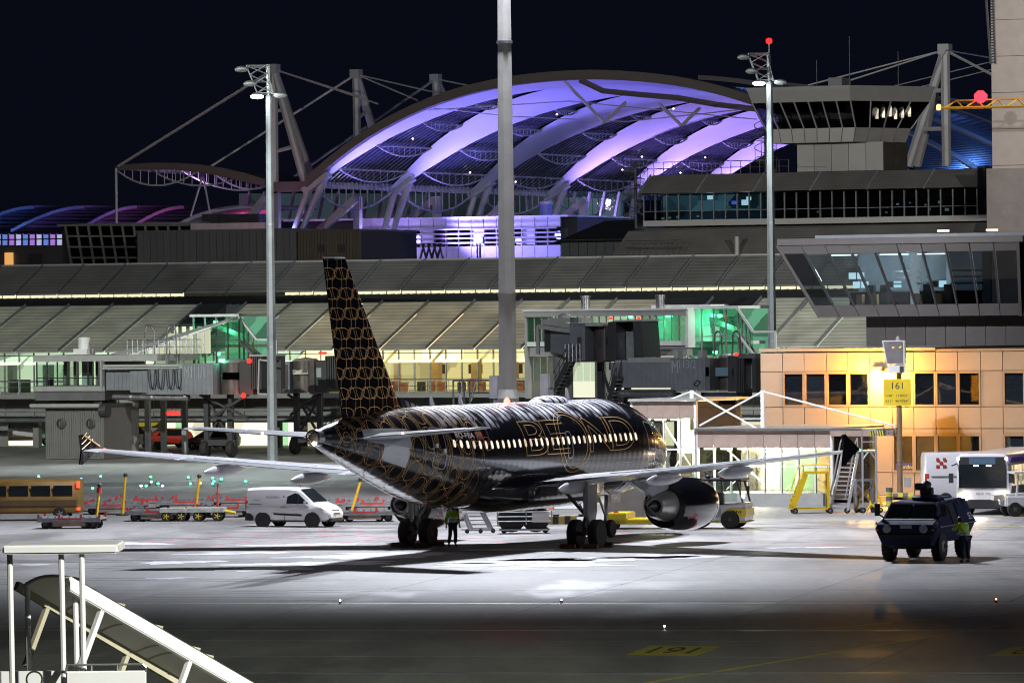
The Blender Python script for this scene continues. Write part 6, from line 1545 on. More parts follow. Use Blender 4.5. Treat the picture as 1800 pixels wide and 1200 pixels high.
# ------------------------------------------------------------------ hall below the roof
LV = FV + 26
U = lambda px, py=420: uu(px, py, LV); Z = lambda py, px=760: zz(px, py, LV)
fb = TG('forum_building', 'low pale building under the arched roof washed in violet light', 'building', U(760), LV)
M_PALE = M('pale_panel', (.60, .58, .60), .5, .05, var=.05)
for k in range(22):
    a_, b_ = U(500) + (U(985) - U(500)) * k / 22, U(500) + (U(985) - U(500)) * (k + 1) / 22
    if b_ > U(636): fb.box('facade_panel', a_ + .03, b_ - .03, LV, LV + .3, Z(402), Z(385), M_PALE)
    fb.box('facade_panel', a_ + .03, b_ - .03, LV, LV + .3, Z(456), Z(434), M_PALE)
    w_ = (k * 5) % 4
    if w_ < 3: fb.box('window_pane', a_ + .06, b_ - .06, LV + .2, LV + .24, Z(432), Z(404), GLASSD if w_ else GLASS); fb.box('window_room', a_ + .06, b_ - .06, LV + 2, LV + 2.1, Z(432), Z(404), M_ROOMD)
    else: fb.box('facade_panel', a_ + .03, b_ - .03, LV + .1, LV + .3, Z(432.5), Z(403.5), M_PALE)
    fb.box('mullion', a_ - .04, a_ + .04, LV - .08, LV + .32, Z(434), Z(402), M_PALE)
for py_ in (404, 412, 420, 428): fb.part('sun_rail', MB().tube((U(640), LV - .9, Z(py_)), (U(985), LV - .9, Z(py_)), .1, 6), M_WSTEEL)
fb.box('roof_slab', U(500), U(1000), LV - .2, LV + 16, Z(385), Z(382), M_PALE)
fb.box('core', U(500), U(1000), LV + 2.2, LV + 16, 6, Z(386), M_DARK)
E_BEAM = E('stage_lamp', (.8, .75, 1), 45)
for px_, py_, s_ in ((661, 420, .5), (841, 422, .32), (836, 421, .15)):
    t = TG('stage_floodlight', 'dazzling white floodlight at a roof column foot under the violet arch' if s_ > .4 else 'small dazzling floodlight before the violet lit facade' if s_ > .2 else 'tiny reddish floodlight before the violet lit facade', 'floodlight', U(px_), LV - 6, Z(py_))
    w_ = (uu(px_, py_, LV - 6), LV - 6, zz(px_, py_, LV - 6))
    t.part('lens', MB().lathe([(s_ * .5, -.1), (s_, 0), (s_, .1), (s_ * .5, .2)], w_, (0, -1, .1), 14), E_BEAM if s_ > .2 else E('stage_red', (1, .2, .3), 20), smooth=40); t.part('yoke', MB().box(w_[0] - s_ * 1.2, w_[0] + s_ * 1.2, w_[1] + .2, w_[1] + .6, w_[2] - s_ * 1.1, w_[2] + s_ * 1.1), M_BRD)
    t.part('stand', MB().tube((w_[0], w_[1] + .4, w_[2] - .3), (w_[0], w_[1] + .4, 8), .12, 6), M_BRD)
    if s_ > .2: lamp('stage_glow', 'POINT', G(w_[0], w_[1] + 2.5, w_[2]), 700 if s_ > .4 else 260, (.36, .28, 1), r=.4)
lamp('facade_violet', 'POINT', G(U(930), LV - 7, Z(415)), 600, (.22, .25, 1), r=.4); lamp('facade_violet', 'POINT', G(U(550), LV - 6, Z(420)), 400, (.6, .3, 1), r=.4)
for px_ in (755,):
    t = TG('roof_lattice', 'small dark lattice trestle standing before the violet lit facade', 'trestle', U(px_), LV - 8, 8)
    w_ = lambda x, y: (uu(x, y, LV - 8), LV - 8, zz(x, y, LV - 8))
    mb = MB()
    for x in (738, 748, 758, 768): mb.tube(w_(x, 457), w_(x + 8, 428), .12, 5).tube(w_(x + 12, 457), w_(x + 4, 428), .12, 5)
    t.part('lattice', mb, M_BRD)
# glass front behind the legs
gf = TG('forum_glass_front', 'slanting glazed wall between the roof legs with pale lit hall behind', 'glass wall', U(800, 360), FV + 62)
GV = FV + 62
for k in range(26):
    x0 = 430 + 26 * k
    q = [g3(x0 + 2, 384, GV), g3(x0 + 24, 384, GV), g3(x0 + 32, 338, GV), g3(x0 + 10, 338, GV)]
    gf.part('glass_pane', MB().hexa([(x, y + .05, z) for x, y, z in q] + q), GLASSG)
    gf.part('raking_mullion', MB().bar(g3(x0, 385, GV - .2), g3(x0 + 9, 337, GV - .2), .25), M_WSTEEL)
gf.part('hall_back', MB().hexa([g3(420, 388, GV + 14), g3(1090, 388, GV + 14), (lambda q: (q[0], q[1] + .1, q[2]))(g3(1090, 388, GV + 14)), (lambda q: (q[0], q[1] + .1, q[2]))(g3(420, 388, GV + 14)), g3(420, 340, GV + 14), g3(1090, 340, GV + 14), (lambda q: (q[0], q[1] + .1, q[2]))(g3(1090, 340, GV + 14)), (lambda q: (q[0], q[1] + .1, q[2]))(g3(420, 340, GV + 14))]), E('forum_back', (.45, .38, .62), .25, .8, .09))
for sg_ in [(g3(560, 407, FV + 8), g3(625, 350, FV + 8)), (g3(725, 384, FV + 30), g3(765, 350, FV + 30)), (g3(860, 384, FV + 30), g3(895, 350, FV + 30)), (g3(420, 405, FV + 8), g3(470, 345, FV + 8)), (g3(990, 384, FV + 40), g3(1030, 350, FV + 40)), (g3(629, 408, FV + 20), g3(629, 345, FV + 20)), (g3(486, 405, FV + 8), g3(486, 340, FV + 8)), (g3(768, 384, FV + 30), g3(768, 345, FV + 30)), (g3(1026, 384, FV + 40), g3(1026, 350, FV + 40))]: gf.part('raking_strut', MB().bar(*sg_, .7), M_WSTEEL)
for px_, py_, w_, h_ in ((960, 385, 24, 28), (620, 385, 14, 18)):
    vq = LV + 3; t = TG('roof_tank', 'cylindrical %s tank on the flat violet lit roof' % ('blue' if px_ > 900 else 'dark'), 'tank', uu(px_, py_, vq), vq, zz(px_, py_, vq))
    r_ = w_ * .028; t.part('tank', MB().lathe([(r_, 0), (r_, h_ * .055)], (uu(px_, py_, vq), vq, zz(px_, py_, vq)), n=20), M('tank_blue', (.2, .22, .5), .4), smooth=40); t.part('tank_lid', MB().lathe([(r_ * 1.05, h_ * .055), (r_ * 1.05, h_ * .06 + .1)], (uu(px_, py_, vq), vq, zz(px_, py_, vq)), n=20), M_WSTEEL)
# dark lower blocks in front of the forum
def block(name, label, px0, px1, py0, py1, v, dv, n, mat, cat='building', panel='wall_panel'):
    t = TG(name, label, cat, uu((px0 + px1) / 2, py1, v), v)
    u0, u1 = uu(px0, py0, v), uu(px1, py0, v); z0, z1 = zz((px0 + px1) / 2, py1, v), zz((px0 + px1) / 2, py0, v)
    for k in range(n):
        a_, b_ = u0 + (u1 - u0) * k / n, u0 + (u1 - u0) * (k + 1) / n; t.box(panel, a_ + .02, b_ - .02, v, v + .15, z0 - 5, z1, mat)
    t.box('core', u0 + .02, u1 - .02, v + .16, v + dv, z0 - 5, z1 - .05, M_JOINT); t.box('coping', u0 - .1, u1 + .1, v - .1, v + dv, z1, z1 + .2, mat)
    return t, u0, u1, z0, z1
t, *_ = block('plant_block', 'dark grey panelled flat block below the side canopy', 241, 521, 407, 468, 470, 12, 24, M('block_grey', (.12, .115, .12), .5, .1))
t, a_, b_, c_, d_ = block('plant_block', 'bronze ribbed flat block with louvre vents left of violet facade', 523, 634, 407, 468, 470, 12, 22, M('block_bronze', (.15, .12, .09), .4, .4))
for px_ in (565, 600): t.gb('vent', px_ - 6, px_ + 6, 430, 444, 469.9, .08, M_BRD)
t, a_, b_, c_, d_ = block('dark_pavilion', 'dark pavilion with hipped roof and green lit doorway', 986, 1110, 425, 456, 455, 14, 8, M_CLADD)
t.part('roof', MB().loft([[(a_ - .5, 454.5, d_), (b_ + .5, 454.5, d_), (b_ + .5, 469, d_), (a_ - .5, 469, d_)], [(a_ + 2.5, 459, d_ + 1.9), (b_ - .5, 459, d_ + 1.9), (b_ - .5, 464, d_ + 1.9), (a_ + 2.5, 464, d_ + 1.9)]]), M_ROOFD)
t.gb('green_doorway', 1092, 1109, 432, 452, 454.7, .2, E('green_doorway', (.05, .9, .45), .8, .5, 2)); 
# glass lattice building at left
gv_ = 486.0
t = TG('lattice_glass_building', 'dark building with leaning square glass lattice front', 'building', uu(220, 430, gv_), gv_)
for r in range(4):
    for c in range(11):
        x0, x1 = 117 + 20 * c, 137 + 20 * c; y0, y1 = 396 + 19 * r, 415 + 19 * r; sh = -3 * r
        if c > 5 and r > 0: continue
        q = [g3(x0 - sh + 1, y1, gv_), g3(x1 - sh - 1, y1, gv_), g3(x1 - sh - 4, y0, gv_), g3(x0 - sh - 2, y0, gv_)]
        t.part('glass_pane', MB().hexa([(x, y + .05, z) for x, y, z in q] + q), GLASSD)
        t.part('lattice_bar', MB().bar(q[0], q[3], .2).bar(q[3], q[2], .16), M('lattice_grey', (.22, .21, .19), .5))
t.gb('back_wall', 110, 345, 396, 480, gv_ + 3, 6, M('lattice_back', (.05, .045, .06), .6, var=.8, scale=.4))
t.gb('roof', 100, 350, 392, 396, gv_ - .3, 10, M('lattice_grey', (.22, .21, .19), .5)); t.gb('pink_parapet', 335, 465, 392, 408, gv_ - 1, 1, M('pink_parapet', (.55, .45, .5), .5)); 
for px_, w_ in ((370, 15), (405, 22), (440, 14)): t.gb('roof_unit', px_ - w_, px_ + w_, 376, 392, gv_ + 2, 3, M_BRD)
lamp('pink_glow', 'POINT', G(*g3(420, 380, gv_ + 8)), 250, (1, .2, .5), r=.5); lamp('pink_glow', 'POINT', G(*g3(440, 400, gv_ - 5)), 60, (1, .35, .6), r=.5)
# pink lit arch behind it
pv = 540.0
t = TG('lit_arch_tent', 'small white arch lit pink inside behind the lattice building', 'tent', uu(390, 390, pv), pv)
ap = [(312, 392), (340, 378), (375, 367), (410, 361), (445, 359), (470, 360)]
t.part('arch_shell', MB().loft([[g3(x, y, pv), g3(x, y + 7, pv), (lambda q: (q[0], q[1] + 12, q[2]))(g3(x, y + 7, pv)), (lambda q: (q[0], q[1] + 12, q[2]))(g3(x, y, pv))] for x, y in ap]), M_MEMB, smooth=40)
t.part('lit_back', MB().add([g3(x, y + 6, pv + 6) for x, y in ap] + [g3(470, 396, pv + 6), g3(318, 396, pv + 6)], [tuple(range(8))]), E('pink_interior', (1, .12, .45), .55, .7, .35))
# ribbed vaults with coloured light at far left
lv = 560.0
for k, (x0, x1, c_, lab) in enumerate(((-60, 62, (.1, .25, .9), 'blue'), (20, 150, (.15, .2, 1), 'deep blue'), (138, 242, (.5, .2, .9), 'violet'), (222, 325, (.7, .15, .6), 'magenta'))):
    vv = lv + 0 * k
    t = TG('ribbed_vault', 'dark ribbed glass vault glowing faint %s on the terminal roofline' % lab, 'vault', uu((x0 + x1) / 2, 400, vv), vv, zz((x0 + x1) / 2, 400, vv), 'ribbed vaults on the roofline')
    n = 9
    for j in range(n):
        f0, f1 = j / n, (j + 1) / n
        P = lambda f: g3(x0 + (x1 - x0) * f, 406 - 42 * sin(f * pi * .5), vv)
        a_, b_ = P(f0), P(f1)
        t.part('vault_pane', MB().hexa([a_, b_, (b_[0] + 6, b_[1] + 22, b_[2]), (a_[0], a_[1] + 22, a_[2]), (a_[0], a_[1], a_[2] + .2), (b_[0], b_[1], b_[2] + .2), (b_[0] + 6, b_[1] + 22, b_[2] + .2), (a_[0], a_[1] + 22, a_[2] + .2)]), M_SLAT)
        t.part('vault_rib', MB().bar(a_, b_, .35), M_BRD)
    m_ = g3((x0 + x1) / 2, 408, vv)
    lamp('vault_glow', 'POINT', G(m_[0], m_[1] - 4, m_[2] + 1), 1300, c_, r=.6)
# window band and wall below the vaults
t = TG('left_roof_gallery', 'long dark gallery with blue and violet lit window band', 'building', uu(50, 440, 545), 545)
for k in range(16):
    x0 = -70 + 12 * k
    t.gb('window_pane', x0 + 1, x0 + 11, 412, 431, 545, .1, (E('gallery_blue', (.2, .35, 1), .5, .5, .5), E('gallery_violet', (.6, .3, 1), .5, .5, .5), E('gallery_pale', (.6, .6, 1), .6, .5, .5))[(k * 7) % 3])
    t.gb('mullion', x0 - 1, x0 + 1, 410, 432, 544.8, .3, M_BRD)
t.gb('transom', -70, 120, 420, 422, 544.7, .3, M_BRD); t.gb('wall', -80, 150, 432, 480, 544.9, 8, M('gallery_wall', (.09, .085, .085), .6)); t.gb('lit_window', 8, 22, 444, 468, 544.6, .2, E('orange_window', (1, .5, .15), .8)); t.gb('dark_window', 52, 72, 446, 468, 544.6, .2, M_DARK)
# ------------------------------------------------------------------ vehicles
M_VANW = M('van_white', (.68, .67, .69), .3, 0, var=.04, coat=.6)
M_PLAST = M('black_plastic', (.02, .02, .022), .5)
M_VGL = M('vehicle_glass', (.012, .016, .018), .06, 0, var=.2, coat=.5)
M_LAMPG = M('lamp_cluster', (.55, .56, .58), .12, .3)
M_REDP = M('red_paint', (.5, .04, .03), .4, coat=.3)
M_YEL = M('vehicle_yellow', (.72, .56, .02), .4, var=.1, coat=.3)
M_ALLOY = M('alloy_rim', (.45, .45, .46), .3, .8)
def wheel(t, x, y, r, w=.22, under=None, rim=M_ALLOY, name='wheel'):
    o = t.part(name, MB().lathe([(r * .66, -w / 2), (r * .9, -w / 2), (r, -w * .32), (r, w * .32), (r * .9, w / 2), (r * .66, w / 2)], (x, y, r), (0, 1, 0), 22), M_TYRE, under, smooth=40)
    mb = MB().lathe([(r * .66, -w * .42), (r * .6, -w * .3), (r * .6, w * .3), (r * .66, w * .42)], (x, y, r), (0, 1, 0), 18)
    mb.lathe([(r * .2, -w * .5), (r * .2, w * .5)], (x, y, r), (0, 1, 0), 10)
    for k in range(5):
        a = 2 * pi * k / 5; mb.bar((x + r * .1 * cos(a), y - w * .46, r + r * .1 * sin(a)), (x + r * .62 * cos(a), y - w * .42, r + r * .62 * sin(a)), r * .16, .03, (0, 1, 0)); mb.bar((x + r * .1 * cos(a), y + w * .46, r + r * .1 * sin(a)), (x + r * .62 * cos(a), y + w * .42, r + r * .62 * sin(a)), r * .16, .03, (0, 1, 0))
    t.part('rim', mb, rim, o)
    return o
def shell(t, name, secs, mat, under=None, bevel=0):
    """body lofted along x: (x, z bottom, z belt, z top, half widths at bottom, belt, top)"""
    rings = []
    for x, zb, zm, zt, wb, wm, wt in secs:
        zs = zm + (zt - zm) * .86
        half = [(wb * .8, zb), (wb, zb + .08), (wm, (zb + zm) / 2 + .05), (wm * .985, zm), (wm + (wt - wm) * .75, zs), (wt * .86, zt - .012), (wt * .4, zt)]
        rings.append([(x, -y, z) for y, z in half] + [(x, y, z) for y, z in half[::-1]])
    return t.part(name, MB().loft(rings), mat, under, smooth=38)
def panel_side(t, name, pts, y, mat, under=None, both=True, th=.012):
    mb = MB(); lean = lambda z: 0
    for s in ((1, -1) if both else (-1,)):
        mb.loft([[(x, s * (y(x, z) if callable(y) else y), z) for x, z in pts], [(x, s * ((y(x, z) if callable(y) else y) + th), z) for x, z in pts]])
    return t.part(name, mb, mat, under)
# --- small white delivery van
q = gnd(519, 925)
vn = T('delivery_van', 'small white delivery van parked beside the baggage dollies', 'van', q, radians(-24))
secs = [(-2.08, .32, 1.0, 1.70, .70, .80, .62), (-2.04, .28, 1.02, 1.76, .78, .86, .70), (-1.2, .26, 1.03, 1.80, .80, .88, .72), (0.0, .25, 1.03, 1.80, .80, .88, .72), (.45, .25, 1.03, 1.76, .80, .88, .70), (.72, .25, 1.03, 1.62, .80, .88, .66), (1.05, .25, 1.02, 1.34, .80, .88, .68), (1.30, .25, .98, 1.12, .80, .87, .74), (1.75, .26, .88, .98, .78, .84, .68), (2.0, .30, .74, .82, .72, .78, .6), (2.1, .36, .62, .66, .6, .66, .5)]
body = shell(vn, 'body', secs, M_VANW)
vn.part('windscreen', MB().hexa([(.62, -.62, 1.70), (.62, .62, 1.70), (1.27, .70, 1.14), (1.27, -.70, 1.14), (.60, -.62, 1.72), (.60, .62, 1.72), (1.30, .70, 1.16), (1.30, -.70, 1.16)]), M_VGL, body)
panel_side(vn, 'side_window', [(.0, 1.07), (.02, 1.52), (.42, 1.55), (.62, 1.46), (1.12, 1.06)], lambda x, z: .888 - max(0, z - 1.05) * .27, M_VGL, body)
panel_side(vn, 'window_pillar', [(.55, 1.05), (.55, 1.52), (.6, 1.5), (.6, 1.05)], lambda x, z: .905 - max(0, z - 1.05) * .27, M_PLAST, body)
panel_side(vn, 'rub_strip', [(-.65, .56), (-.65, .64), (.75, .58), (.78, .5)], .882, M_PLAST, body)
panel_side(vn, 'sill', [(-1.1, .24), (-1.1, .3), (1.0, .3), (1.0, .24)], .80, M_PLAST, body)
panel_side(vn, 'rear_bumper_side', [(-2.1, .3), (-2.1, .62), (-1.85, .62), (-1.7, .5), (-1.68, .3)], .868, M_PLAST, body)
panel_side(vn, 'slide_rail', [(-1.9, 1.03), (-1.9, 1.06), (-1.25, 1.05), (-1.25, 1.03)], .887, M_PLAST, body)
panel_side(vn, 'door_seam', [(-.12, .32), (-.12, 1.55), (-.105, 1.55), (-.105, .32)], lambda x, z: .884 - max(0, z - 1.05) * .26, M_CLADD, body)
panel_side(vn, 'door_seam', [(-1.25, .5), (-1.25, 1.62), (-1.238, 1.62), (-1.238, .5)], lambda x, z: .884 - max(0, z - 1.05) * .26, M_CLADD, body)
panel_side(vn, 'door_handle', [(-.3, .87), (-.3, .91), (-.05, .91), (-.05, .87)], .888, M_SILV, body, th=.03)
for s in (1, -1): vn.part('mirror', MB().box(.88, 1.02, s * .90 - .06, s * .98 + .06, 1.02, 1.2), M_VANW, body, bevel=.03)
vn.part('grille', MB().hexa([(2.02, -.34, .6), (2.02, .34, .6), (1.95, .36, .78), (1.95, -.36, .78), (2.12, -.34, .6), (2.12, .34, .6), (2.03, .34, .78), (2.03, -.34, .78)]), M_PLAST, body)
vn.part('front_bumper', MB().box(1.82, 2.14, -.66, .66, .26, .46), M_PLAST, body, bevel=.05)
vn.part('number_plate', MB().box(2.14, 2.155, -.26, .26, .44, .54), M_VANW, body)
for s in (1, -1):
    vn.part('headlight', MB().hexa([(1.60, s * .66, .78), (2.0, s * .48, .70), (1.96, s * .62, .70), (1.62, s * .82, .78), (1.58, s * .60, .93), (1.92, s * .46, .82), (1.88, s * .62, .84), (1.58, s * .80, .93)]), M_LAMPG, body)
    vn.part('tail_light', MB().box(-2.10, -1.98, s * .74, s * .84, .8, 1.2) if s > 0 else MB().box(-2.10, -1.98, -.84, -.74, .8, 1.2), M_REDP, body)
    for x in (-1.22, 1.27): wheel(vn, x, s * .74, .31, .2)
    for x in (-1.22, 1.27): vn.part('wheel_arch', MB().lathe([(.38, -.02), (.38, .02)], (x, s * .852, .32), (0, 1, 0), 20), M_PLAST, body)
letter(vn, 'side_lettering', 'FLUGHAFEN', (-1.05, -.845, 1.30), (1, 0, 0), (0, 0, 1), .68, .11, M('lettering_violet', (.12, .08, .25), .5), body)
vn.part('side_emblem', MB().prism([(-.2, 1.36), (-.14, 1.46), (-.1, 1.34)], 'xz', -.835, -.83), M('lettering_violet', (.12, .08, .25), .5), body)
panel_side(vn, 'fine_print', [(-1.7, 1.22), (-1.7, 1.235), (-1.35, 1.235), (-1.35, 1.22)], .86, M_CLADD, body, False)
vn.part('roof_aerial', MB().tube((.3, 0, 1.78), (.2, 0, 1.95), .012, 5), M_PLAST, body)
# --- police armoured car
q = gnd(1628, 982)
hd = radians(-110.5)
ap_ = T('armoured_car', 'dark navy four wheeled armoured police car standing on the apron', 'armoured car', q, hd)
M_NAVY = M('navy_armour', (.018, .022, .062), .72, .0, var=.2, spec=.15)
M_NAVYD = M('dark_underbody', (.014, .015, .02), .55)
def asec(x, wb, wm, wt, zb, zm, zt): return [(x, -wt, zt), (x, -wm, zm), (x, -wb, zb), (x, wb, zb), (x, wm, zm), (x, wt, zt)]
hull = ap_.part('hull', MB().loft([asec(2.78, 1.0, 1.18, 1.08, .95, 1.25, 1.42), asec(2.6, .95, 1.22, 1.1, .62, 1.27, 1.5), asec(2.25, .95, 1.22, 1.06, .6, 1.28, 1.58), asec(1.5, .98, 1.23, .92, .7, 1.3, 2.22), asec(-1.9, .98, 1.23, .86, .7, 1.32, 2.3), asec(-2.6, .95, 1.2, .84, .8, 1.34, 2.22), asec(-3.1, .9, 1.1, .95, 1.15, 1.38, 1.6)]), M_NAVY)
ap_.part('lower_bow', MB().hexa([(2.3, -.7, .48), (2.3, .7, .48), (1.2, .7, .45), (1.2, -.7, .45), (2.7, -1.0, .98), (2.7, 1.0, .98), (1.2, .9, .8), (1.2, -.9, .8)]), M_NAVYD, hull)
ap_.part('bumper', MB().box(2.62, 2.84, -1.02, 1.02, .92, 1.04), M_NAVYD, hull)
for s in (1, -1):
    a_ = (.08, .98)
    ap_.part('windscreen', MB().hexa([(2.13, s * .05, 1.63), (2.13, s * .96, 1.63), (1.60, s * .86, 2.13), (1.60, s * .05, 2.13), (2.17, s * .05, 1.66), (2.17, s * .96, 1.66), (1.64, s * .86, 2.16), (1.64, s * .05, 2.16)]), M_VGL, hull)
    ap_.part('headlight', MB().lathe([(.15, 0), (.17, .05), (.13, .09)], (2.74, s * .72, 1.26), (1, 0, .1), 14), M_LAMPG, hull)
    ap_.part('turn_signal', MB().box(2.68, 2.8, s * 1.1 - .05, s * 1.1 + .05, 1.18, 1.26), M('amber_lens', (.6, .2, .02), .3), hull)
    ap_.part('marker_lamp', MB().box(2.55, 2.62, s * 1.18 - .03, s * 1.18 + .03, 1.4, 1.5), M('amber_lens', (.6, .2, .02), .3), hull)
    ap_.part('mirror', MB().box(1.95, 2.05, s * 1.32 - .1, s * 1.32 + .1, 1.72, 2.18).tube((2.0, s * 1.0, 1.62), (2.0, s * 1.3, 1.8), .03, 6), M_PLAST, hull)
    # side: window, door outline, trim
    def sp(x, z, off=.012):
        f = (z - 1.31) / (2.26 - 1.31); w = 1.23 + (.89 - 1.23) * f
        return (x, s * (w + off), z)
    def sidepan(name, pts, mat, off=.014):
        ap_.part(name, MB().loft([[sp(x, z, off) for x, z in pts], [sp(x, z, off + .02) for x, z in pts]]), mat, hull)
    sidepan('side_window_frame', [(.75, 1.7), (1.5, 1.7), (1.32, 2.14), (.75, 2.14)], M_NAVY)
    sidepan('side_window', [(.85, 1.76), (1.35, 1.76), (1.22, 2.09), (.85, 2.09)], M_VGL, .036)
    sidepan('door', [(-.55, 1.36), (.45, 1.36), (.45, 2.18), (-.55, 2.18)], M_NAVYD, .012) if s < 0 else sidepan('open_doorway', [(-.2, 1.36), (.42, 1.36), (.42, 2.14), (-.2, 2.14)], M_PLAST, .012)
    sidepan('side_panel', [(-2.3, 1.42), (-.55, 1.42), (-.55, 2.14), (-2.2, 2.14)], M_NAVY, .014)
    ap_.part('trim_strip', MB().bar(sp(2.3, 1.31, .01)[:1] + (s * 1.24, 1.31), (-2.7, s * 1.24, 1.35), .03, .05), M_SILV, hull)
    sidepan('vision_flap', [(-1.2, 1.95), (-.95, 1.95), (-.95, 2.2), (-1.2, 2.2)], M_PLAST, .04); sidepan('vision_flap', [(-2.0, 1.98), (-1.75, 1.98), (-1.75, 2.2), (-2.0, 2.2)], M_PLAST, .04)
    for x in (1.55, -1.65):
        wh = ap_.part('wheel', MB().lathe([(.3, -.18), (.46, -.2), (.54, -.15), (.56, 0), (.54, .15), (.46, .2), (.3, .18)], (x, s * .98, .56), (0, 1, 0), 26), M_TYRE, hull, smooth=40)
        ap_.part('rim', MB().lathe([(.3, -.14), (.2, -.2), (.12, -.22), (.12, .22), (.2, .2), (.3, .14)], (x, s * .98, .56), (0, 1, 0), 18), M_STRUT, wh, smooth=30)
        tr = MB()
        for k in range(22): a_ = 2 * pi * k / 22; tr.bar((x + .565 * cos(a_), s * .98 - .17, .56 + .565 * sin(a_)), (x + .565 * cos(a_ + .06), s * .98 + .17, .56 + .565 * sin(a_ + .06)), .06, .03)
        ap_.part('tread', tr, M_TYRE, wh, stuff=True)
vs, fs = text_mesh('SE3'); W = max(v.x for v in vs); Hh = max(v.y for v in vs)
def sp1(x, z, off): f = (z - 1.31) / .95; return (x, 1.23 - .34 * f + off, z)
ap_.part('side_number', MB().add([sp1(-1.75 - v.x / W * .5, 1.47 + v.y / Hh * .25, .045) for v in vs], fs), M_SIGNW, hull)
ap_.part('number_plate', MB().box(2.76, 2.79, -.2, .26, 1.27, 1.4), M('plate_grey', (.4, .4, .42), .4), hull)
ap_.part('windscreen_sill', MB().hexa([(2.25, -.98, 1.55), (2.25, .98, 1.55), (2.1, .98, 1.62), (2.1, -.98, 1.62), (2.29, -.98, 1.59), (2.29, .98, 1.59), (2.12, .98, 1.66), (2.12, -.98, 1.66)]), M_NAVYD, hull)
ap_.part('turret_ring', MB().lathe([(.62, 0), (.62, .1), (.5, .18), (.3, .2)], (.2, .15, 2.27), n=26), M_NAVY, hull, smooth=40)
mg = ap_.part('roof_weapon_station', MB().box(.05, .45, -.1, .35, 2.45, 2.75).box(.2, .75, -.22, .1, 2.65, 2.92).tube((.3, .25, 2.75), (.9, .25, 2.8), .09, 8).lathe([(.2, 0), (.22, .12), (.1, .22)], (.25, .1, 2.78), n=12), M_BRD, hull, bevel=.03)
ap_.part('blue_lamp', MB().lathe([(.07, 0), (.08, .12), (.04, .17)], (-1.2, -.3, 2.48), n=10), E('blue_beacon', (.08, .04, .7), .7), hull); ap_.part('lamp_stalk', MB().tube((-1.2, -.3, 2.25), (-1.2, -.3, 2.48), .03, 6), M_BRD, hull)
for x, y in ((-1.6, .2), (-.9, -.5)): ap_.part('roof_hatch', MB().lathe([(.3, 0), (.3, .07), (.2, .1)], (x, y, 2.26), n=18), M_NAVY, hull)
ap_.part('spotlight', MB().box(1.0, 1.14, -.9, -.6, 2.3, 2.4).box(1.0, 1.14, .55, .85, 2.28, 2.38), M_BRD, hull)
# --- towbarless tug at the nose
q = gnd(1238, 928)
tg = T('aircraft_tug', 'low yellow and white aircraft tug beside the right engine', 'tug', q, radians(-12))
ch = tg.part('chassis', MB().hexa([(-.3, -1.1, .32), (2.0, -1.1, .32), (2.0, 1.1, .32), (-.3, 1.1, .32), (-.3, -1.1, .95), (2.0, -1.1, 1.15), (2.0, 1.1, 1.15), (-.3, 1.1, .95)]), M_VANW, bevel=.05)
tg.part('low_deck', MB().box(-4.2, -.3, -1.15, 1.15, .22, .45).box(-4.2, -3.3, -1.15, 1.15, .22, .72).box(-1.2, -.3, -1.15, 1.15, .22, .62), M_YEL, ch, bevel=.04)
tg.part('fork_arm', MB().bar((-3.2, -.5, .35), (-1.2, -.5, .35), .2).bar((-3.2, .5, .35), (-1.2, .5, .35), .2), M_BRD, ch)
tg.part('yellow_band', MB().box(1.2, 2.06, -1.13, 1.13, .55, .9).box(-.2, .15, -1.13, 1.13, .5, .9), M_YEL, ch)
tg.part('hazard_skirt', MB().box(.1, 2.05, -1.12, 1.12, .28, .34), M_PY, ch)
cbn = tg.part('cab_frame', MB().bar((.2, -.95, 1.0), (.1, -.95, 2.1), .08).bar((1.9, -.95, 1.15), (1.65, -.95, 2.1), .08).bar((.2, .95, 1.0), (.1, .95, 2.1), .08).bar((1.9, .95, 1.15), (1.65, .95, 2.1), .08).bar((1.0, -.95, 1.1), (.95, -.95, 2.1), .07).box(-.1, 1.85, -1.05, 1.05, 2.1, 2.2), M_BRD, ch)
for a_, b_ in (((.24, 1.04), (.94, 1.1)),): 
    tg.part('cab_glass', MB().box(.2, .95, -.96, -.94, 1.15, 2.05), GLASS, cbn); tg.part('cab_glass', MB().box(1.05, 1.65, -.96, -.94, 1.2, 2.05), GLASS, cbn)
tg.part('seat', MB().box(.5, .9, -.5, .1, 1.0, 1.6), M_DARK, cbn)
for x in (.3, .9, 1.4): tg.part('roof_lamp', MB().lathe([(.1, 0), (.1, .12), (.05, .16)], (x, -.6, 2.2), n=8), M_BRD if x != .9 else M_REDP, cbn)
tg.part('beacon', MB().lathe([(.09, 0), (.09, .1), (.04, .14)], (-.35, .2, 2.05), n=8), E('amber_beacon', (1, .5, .05), 4), cbn); tg.part('work_light', MB().lathe([(.08, 0), (.1, .05)], (1.9, -1.0, 1.45), (1, -.4, 0), 10), E('work_light', (1, .85, .7), 25), cbn)
tg.part('exhaust_shroud', MB().box(-1.0, -.2, -.2, .5, 1.9, 2.15), M_YEL, cbn, bevel=.05)
tg.part('vent_grille', MB().box(.45, .95, -1.14, -1.11, .5, .95), M_GALV, ch)
tg.part('mirror', MB().bar((1.7, -1.0, 2.1), (2.2, -1.25, 2.1), .05).box(2.12, 2.25, -1.3, -1.2, 1.55, 1.9), M_BRD, cbn)
letter(tg, 'side_lettering', 'EFM', (1.3, -1.136, .66), (1, 0, 0), (0, 0, 1), .55, .16, M_DARK, ch)
for x in (.05, 1.7):
    for s in (1, -1): wheel(tg, x - .35, s * 1.02, .5 if x < 1 else .42, .34, ch, M_CLADD)
wheel(tg, -3.8, -1.02, .22, .2, ch, M_CLADD)
tg.part('red_beacon', MB().box(-3.9, -3.7, -.9, -.7, .72, .8), M_REDP, ch)
